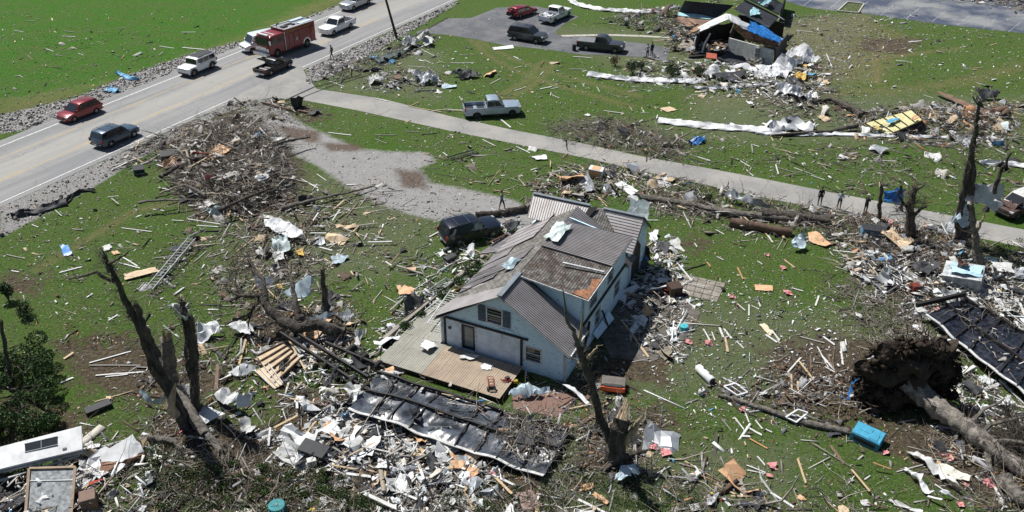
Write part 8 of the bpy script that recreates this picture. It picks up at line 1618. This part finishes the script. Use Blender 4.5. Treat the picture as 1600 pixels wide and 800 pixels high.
# soil clods at the root pit
q = sample(wpoly([(1210, 580), (1300, 570), (1360, 590), (1350, 660), (1300, 660), (1240, 630)]), 900, .4); n = len(q); s_ = RNG.lognormal(-2.7, .6, (n, 1))
tag(cloud('soil_clods', [stone_t(k) for k in range(5)], np.column_stack([q, s_[:, 0]*.2+relief(q[:, 0], q[:, 1])]), s_*RNG.uniform(.6, 1.2, (n, 3)), RNG.uniform(0, 6.28, (n, 3)), np.array([[.085, .06, .042]])*RNG.uniform(.5, 1.5, (n, 1)), MATS['stone_grey']), 'brown soil clods around the uprooted tree pit', 'soil', kind='stuff')
# pink insulation tufts, one by one
for k, (x, y) in enumerate([(1199, 400), (1224, 420), (1231, 459), (1144, 465), (1207, 730), (1202, 745), (1020, 700), (1040, 709), (1383, 708), (1480, 716), (1510, 760), (1565, 720), (1545, 757), (1500, 620), (1515, 640), (1555, 655), (1462, 485), (1475, 500), (1500, 790), (568, 700), (770, 740), (1076, 536), (1107, 537), (1160, 642)]):
    mb = MB(); v_, f_ = rag_t(200+k, 4); s_ = .22+.25*((k*7) % 5)/5; mb.add([tuple(Vector(p)*s_*1.3+Vector((0, 0, .12))) for p in v_], [tuple(int(j) for j in f) for f in f_]); o = obj('insulation_tuft', mb, C_PINK); o.location = P(x, y); zl_ = zone_label(x, y); tag(o, 'pink insulation tuft '+zl_, 'insulation', 'pink insulation tufts '+zl_)

# ------------------------------------------------------------------ people
def person(label, px, face, shirt, trous, pose='stand', skin=(.34, .20, .14), hair=(.03, .022, .018), shorts=False, cap=None, arm=None, hgt=1.76, extra=None):
    s = hgt/1.76; V_, R_, E_ = [], [], []
    def v(p, r, par=None): V_.append(tuple(Vector(p)*s)); R_.append(r*s); i = len(V_)-1; (E_.append((par, i)) if par is not None else None); return i
    st = .14 if pose == 'stand' else .22; st2 = -.02 if pose == 'stand' else -.2
    pel = v((0, 0, .95), .15); w1 = v((0, 0, 1.08), .135, pel); ch = v((.01, 0, 1.30), .155, w1); nb = v((.0, 0, 1.46), .085, ch); nk = v((.01, 0, 1.53), .055, nb); hd1 = v((.02, 0, 1.62), .085, nk); hd2 = v((.02, 0, 1.70), .075, hd1)
    for sy in (-1, 1):
        dx = (st if sy > 0 else st2) if pose == 'walk' else 0
        hp_ = v((0, sy*.10, .90), .10, pel); kn = v((dx*.6+.03, sy*.12, .50), .065, hp_); an = v((dx, sy*.13, .09), .042, kn); he = v((dx-.03, sy*.13, .04), .04, an); v((dx+.15, sy*.14, .035), .035, he)
        sh = v((0, sy*.19, 1.42), .065, ch)
        if arm == 'hips': el = v((-.10, sy*.36, 1.18), .045, sh); wr_ = v((.03, sy*.22, 1.02), .032, el); d_ = Vector((.5, -sy*.6, -.4))
        elif arm == 'front': el = v((.05, sy*.27, 1.17), .045, sh); wr_ = v((.26, sy*.10, 1.22), .032, el); d_ = Vector((.7, -sy*.6, .1))
        else: el = v((-.03+dx*-.3, sy*.225, 1.14), .046, sh); wr_ = v((.05-dx*.5, sy*.215, .87), .032, el); d_ = Vector((.1, 0, -1))
        d_.normalize(); pl = v(Vector(V_[wr_])/s+d_*.07, .034, wr_); sd = d_.cross(Vector((1, 0, 0)) if abs(d_.x) < .6 else Vector((0, 1, 0))).normalized()
        for k in range(4):
            b_ = v(Vector(V_[pl])/s+d_*.03+sd*(k-1.5)*.020, .010, pl); v(Vector(V_[b_])/s+d_*(.055+.012*(k in (1, 2)))+Vector((.012, -sy*.008, 0)), .008, b_)
        tb = v(Vector(V_[wr_])/s+d_*.045+sd*.045, .011, wr_); v(Vector(V_[tb])/s+d_*.04+sd*.012, .009, tb)
    me = bpy.data.meshes.new('body'); me.from_pydata(V_, E_, []); o = bpy.data.objects.new('tmp_body', me); COL.objects.link(o)
    sk = o.modifiers.new('s', 'SKIN'); sk.use_smooth_shade = True; ly = me.skin_vertices[0].data
    for i, r_ in enumerate(R_): ly[i].radius = (r_, r_*(.78 if i in (1, 2) else 1.0) if i else r_)
    ly[0].use_root = True; ss = o.modifiers.new('b', 'SUBSURF'); ss.levels = 1; ss.render_levels = 1
    dg = bpy.context.evaluated_depsgraph_get(); m2 = bpy.data.meshes.new_from_object(o.evaluated_get(dg)); bpy.data.objects.remove(o)
    ms = [mat('skin_%d' % int(skin[0]*100), skin, .6), mat('shirt_%s' % label.split()[0]+str(px[0]), shirt, .85, var=.15), mat('trousers_%d' % px[0], trous, .85, var=.15), mat('dark_shoes', (.03, .028, .026), .7)]
    m2.materials.clear(); [m2.materials.append(m_) for m_ in ms]
    for p in m2.polygons:
        c = p.center/s; r_ = abs(c.y)
        if c.z > 1.51: k = 0
        elif c.z < .10: k = 3
        elif c.z < .97 and not (r_ > .215): k = 2 if (not shorts or c.z > .48) else 0
        elif r_ > .2 and c.z < (1.22 if shorts or extra == 'tee' else .93): k = 0
        else: k = 1
        p.material_index = k; p.use_smooth = True
    b_ = P(*px); t = thing('person', label, 'person', (b_.x, b_.y, .02), face); link('body', m2, t)
    mb = MB(); mb.lathe([(.01, -.06), (.095, -.04), (.105, .02), (.085, .075), (.03, .11), (.01, .112)], (.005, 0, 1.685), n=12); mb.v = [tuple(Vector(q)*s) for q in mb.v]; obj('cap' if cap else 'hair', mb, mat('cap_'+str(px[0]), cap or hair, .8), t, True)
    if cap: mb = MB(); mb.box((.12*s, 0, 1.69*s), (.10, .13, .015)); obj('cap_brim', mb, MATS['cap_'+str(px[0])], t)
    mb = MB(); mb.box((.105*s, 0, 1.63*s), (.035, .02, .035), taper=.5); [mb.box((.10*s, y*s, 1.655*s), (.012, .022, .01)) for y in (-.032, .032)]; mb.box((.098*s, 0, 1.585*s), (.012, .045, .008)); obj('face_features', mb, mat('face_feature_brown', (.16, .08, .06)), t)  # darker brown for nose, eyes and mouth
    if extra == 'vest': mb = MB(); mb.box((-.13*s, 0, 1.28*s), (.16, .3, .42)); obj('backpack', mb, mat('olive_pack', (.05, .055, .035)), t, bevel=.04)
    if extra == 'camera': mb = MB(); mb.box((.33*s, 0, 1.24*s), (.12, .16, .10)); obj('held_camera', mb, M_BLACKP, t, bevel=.02)
    return t
person('person in mottled olive clothes walking at the edge of the highway', (519, 93), R(200), (.10, .105, .07), (.12, .115, .085), 'walk', extra='vest', cap=(.08, .08, .055))
person('person in grey shirt and black trousers standing on the gravel drive', (784, 327), R(-20), (.20, .21, .23), (.02, .02, .024), 'walk')
person('person in all black clothes standing on the lane, leftmost of three', (1280, 321), R(90), (.014, .014, .016), (.016, .016, .02))
person('person in grey shirt and dark shorts on the lane, middle of three', (1310, 327), R(230), (.30, .33, .36), (.045, .055, .08), shorts=True, arm='front')
person('person in black with white cap holding a camera on the lane', (1351, 333), R(20), (.016, .016, .018), (.016, .016, .018), cap=(.60, .60, .58), arm='front', extra='camera')
person('person in pale shirt standing beside another before the damaged house', (1011, 91), R(-60), (.36, .36, .35), (.04, .045, .06), arm='hips')
person('person in dark shirt nearest the damaged house rubble', (1018, 88), R(120), (.02, .022, .03), (.025, .025, .03))
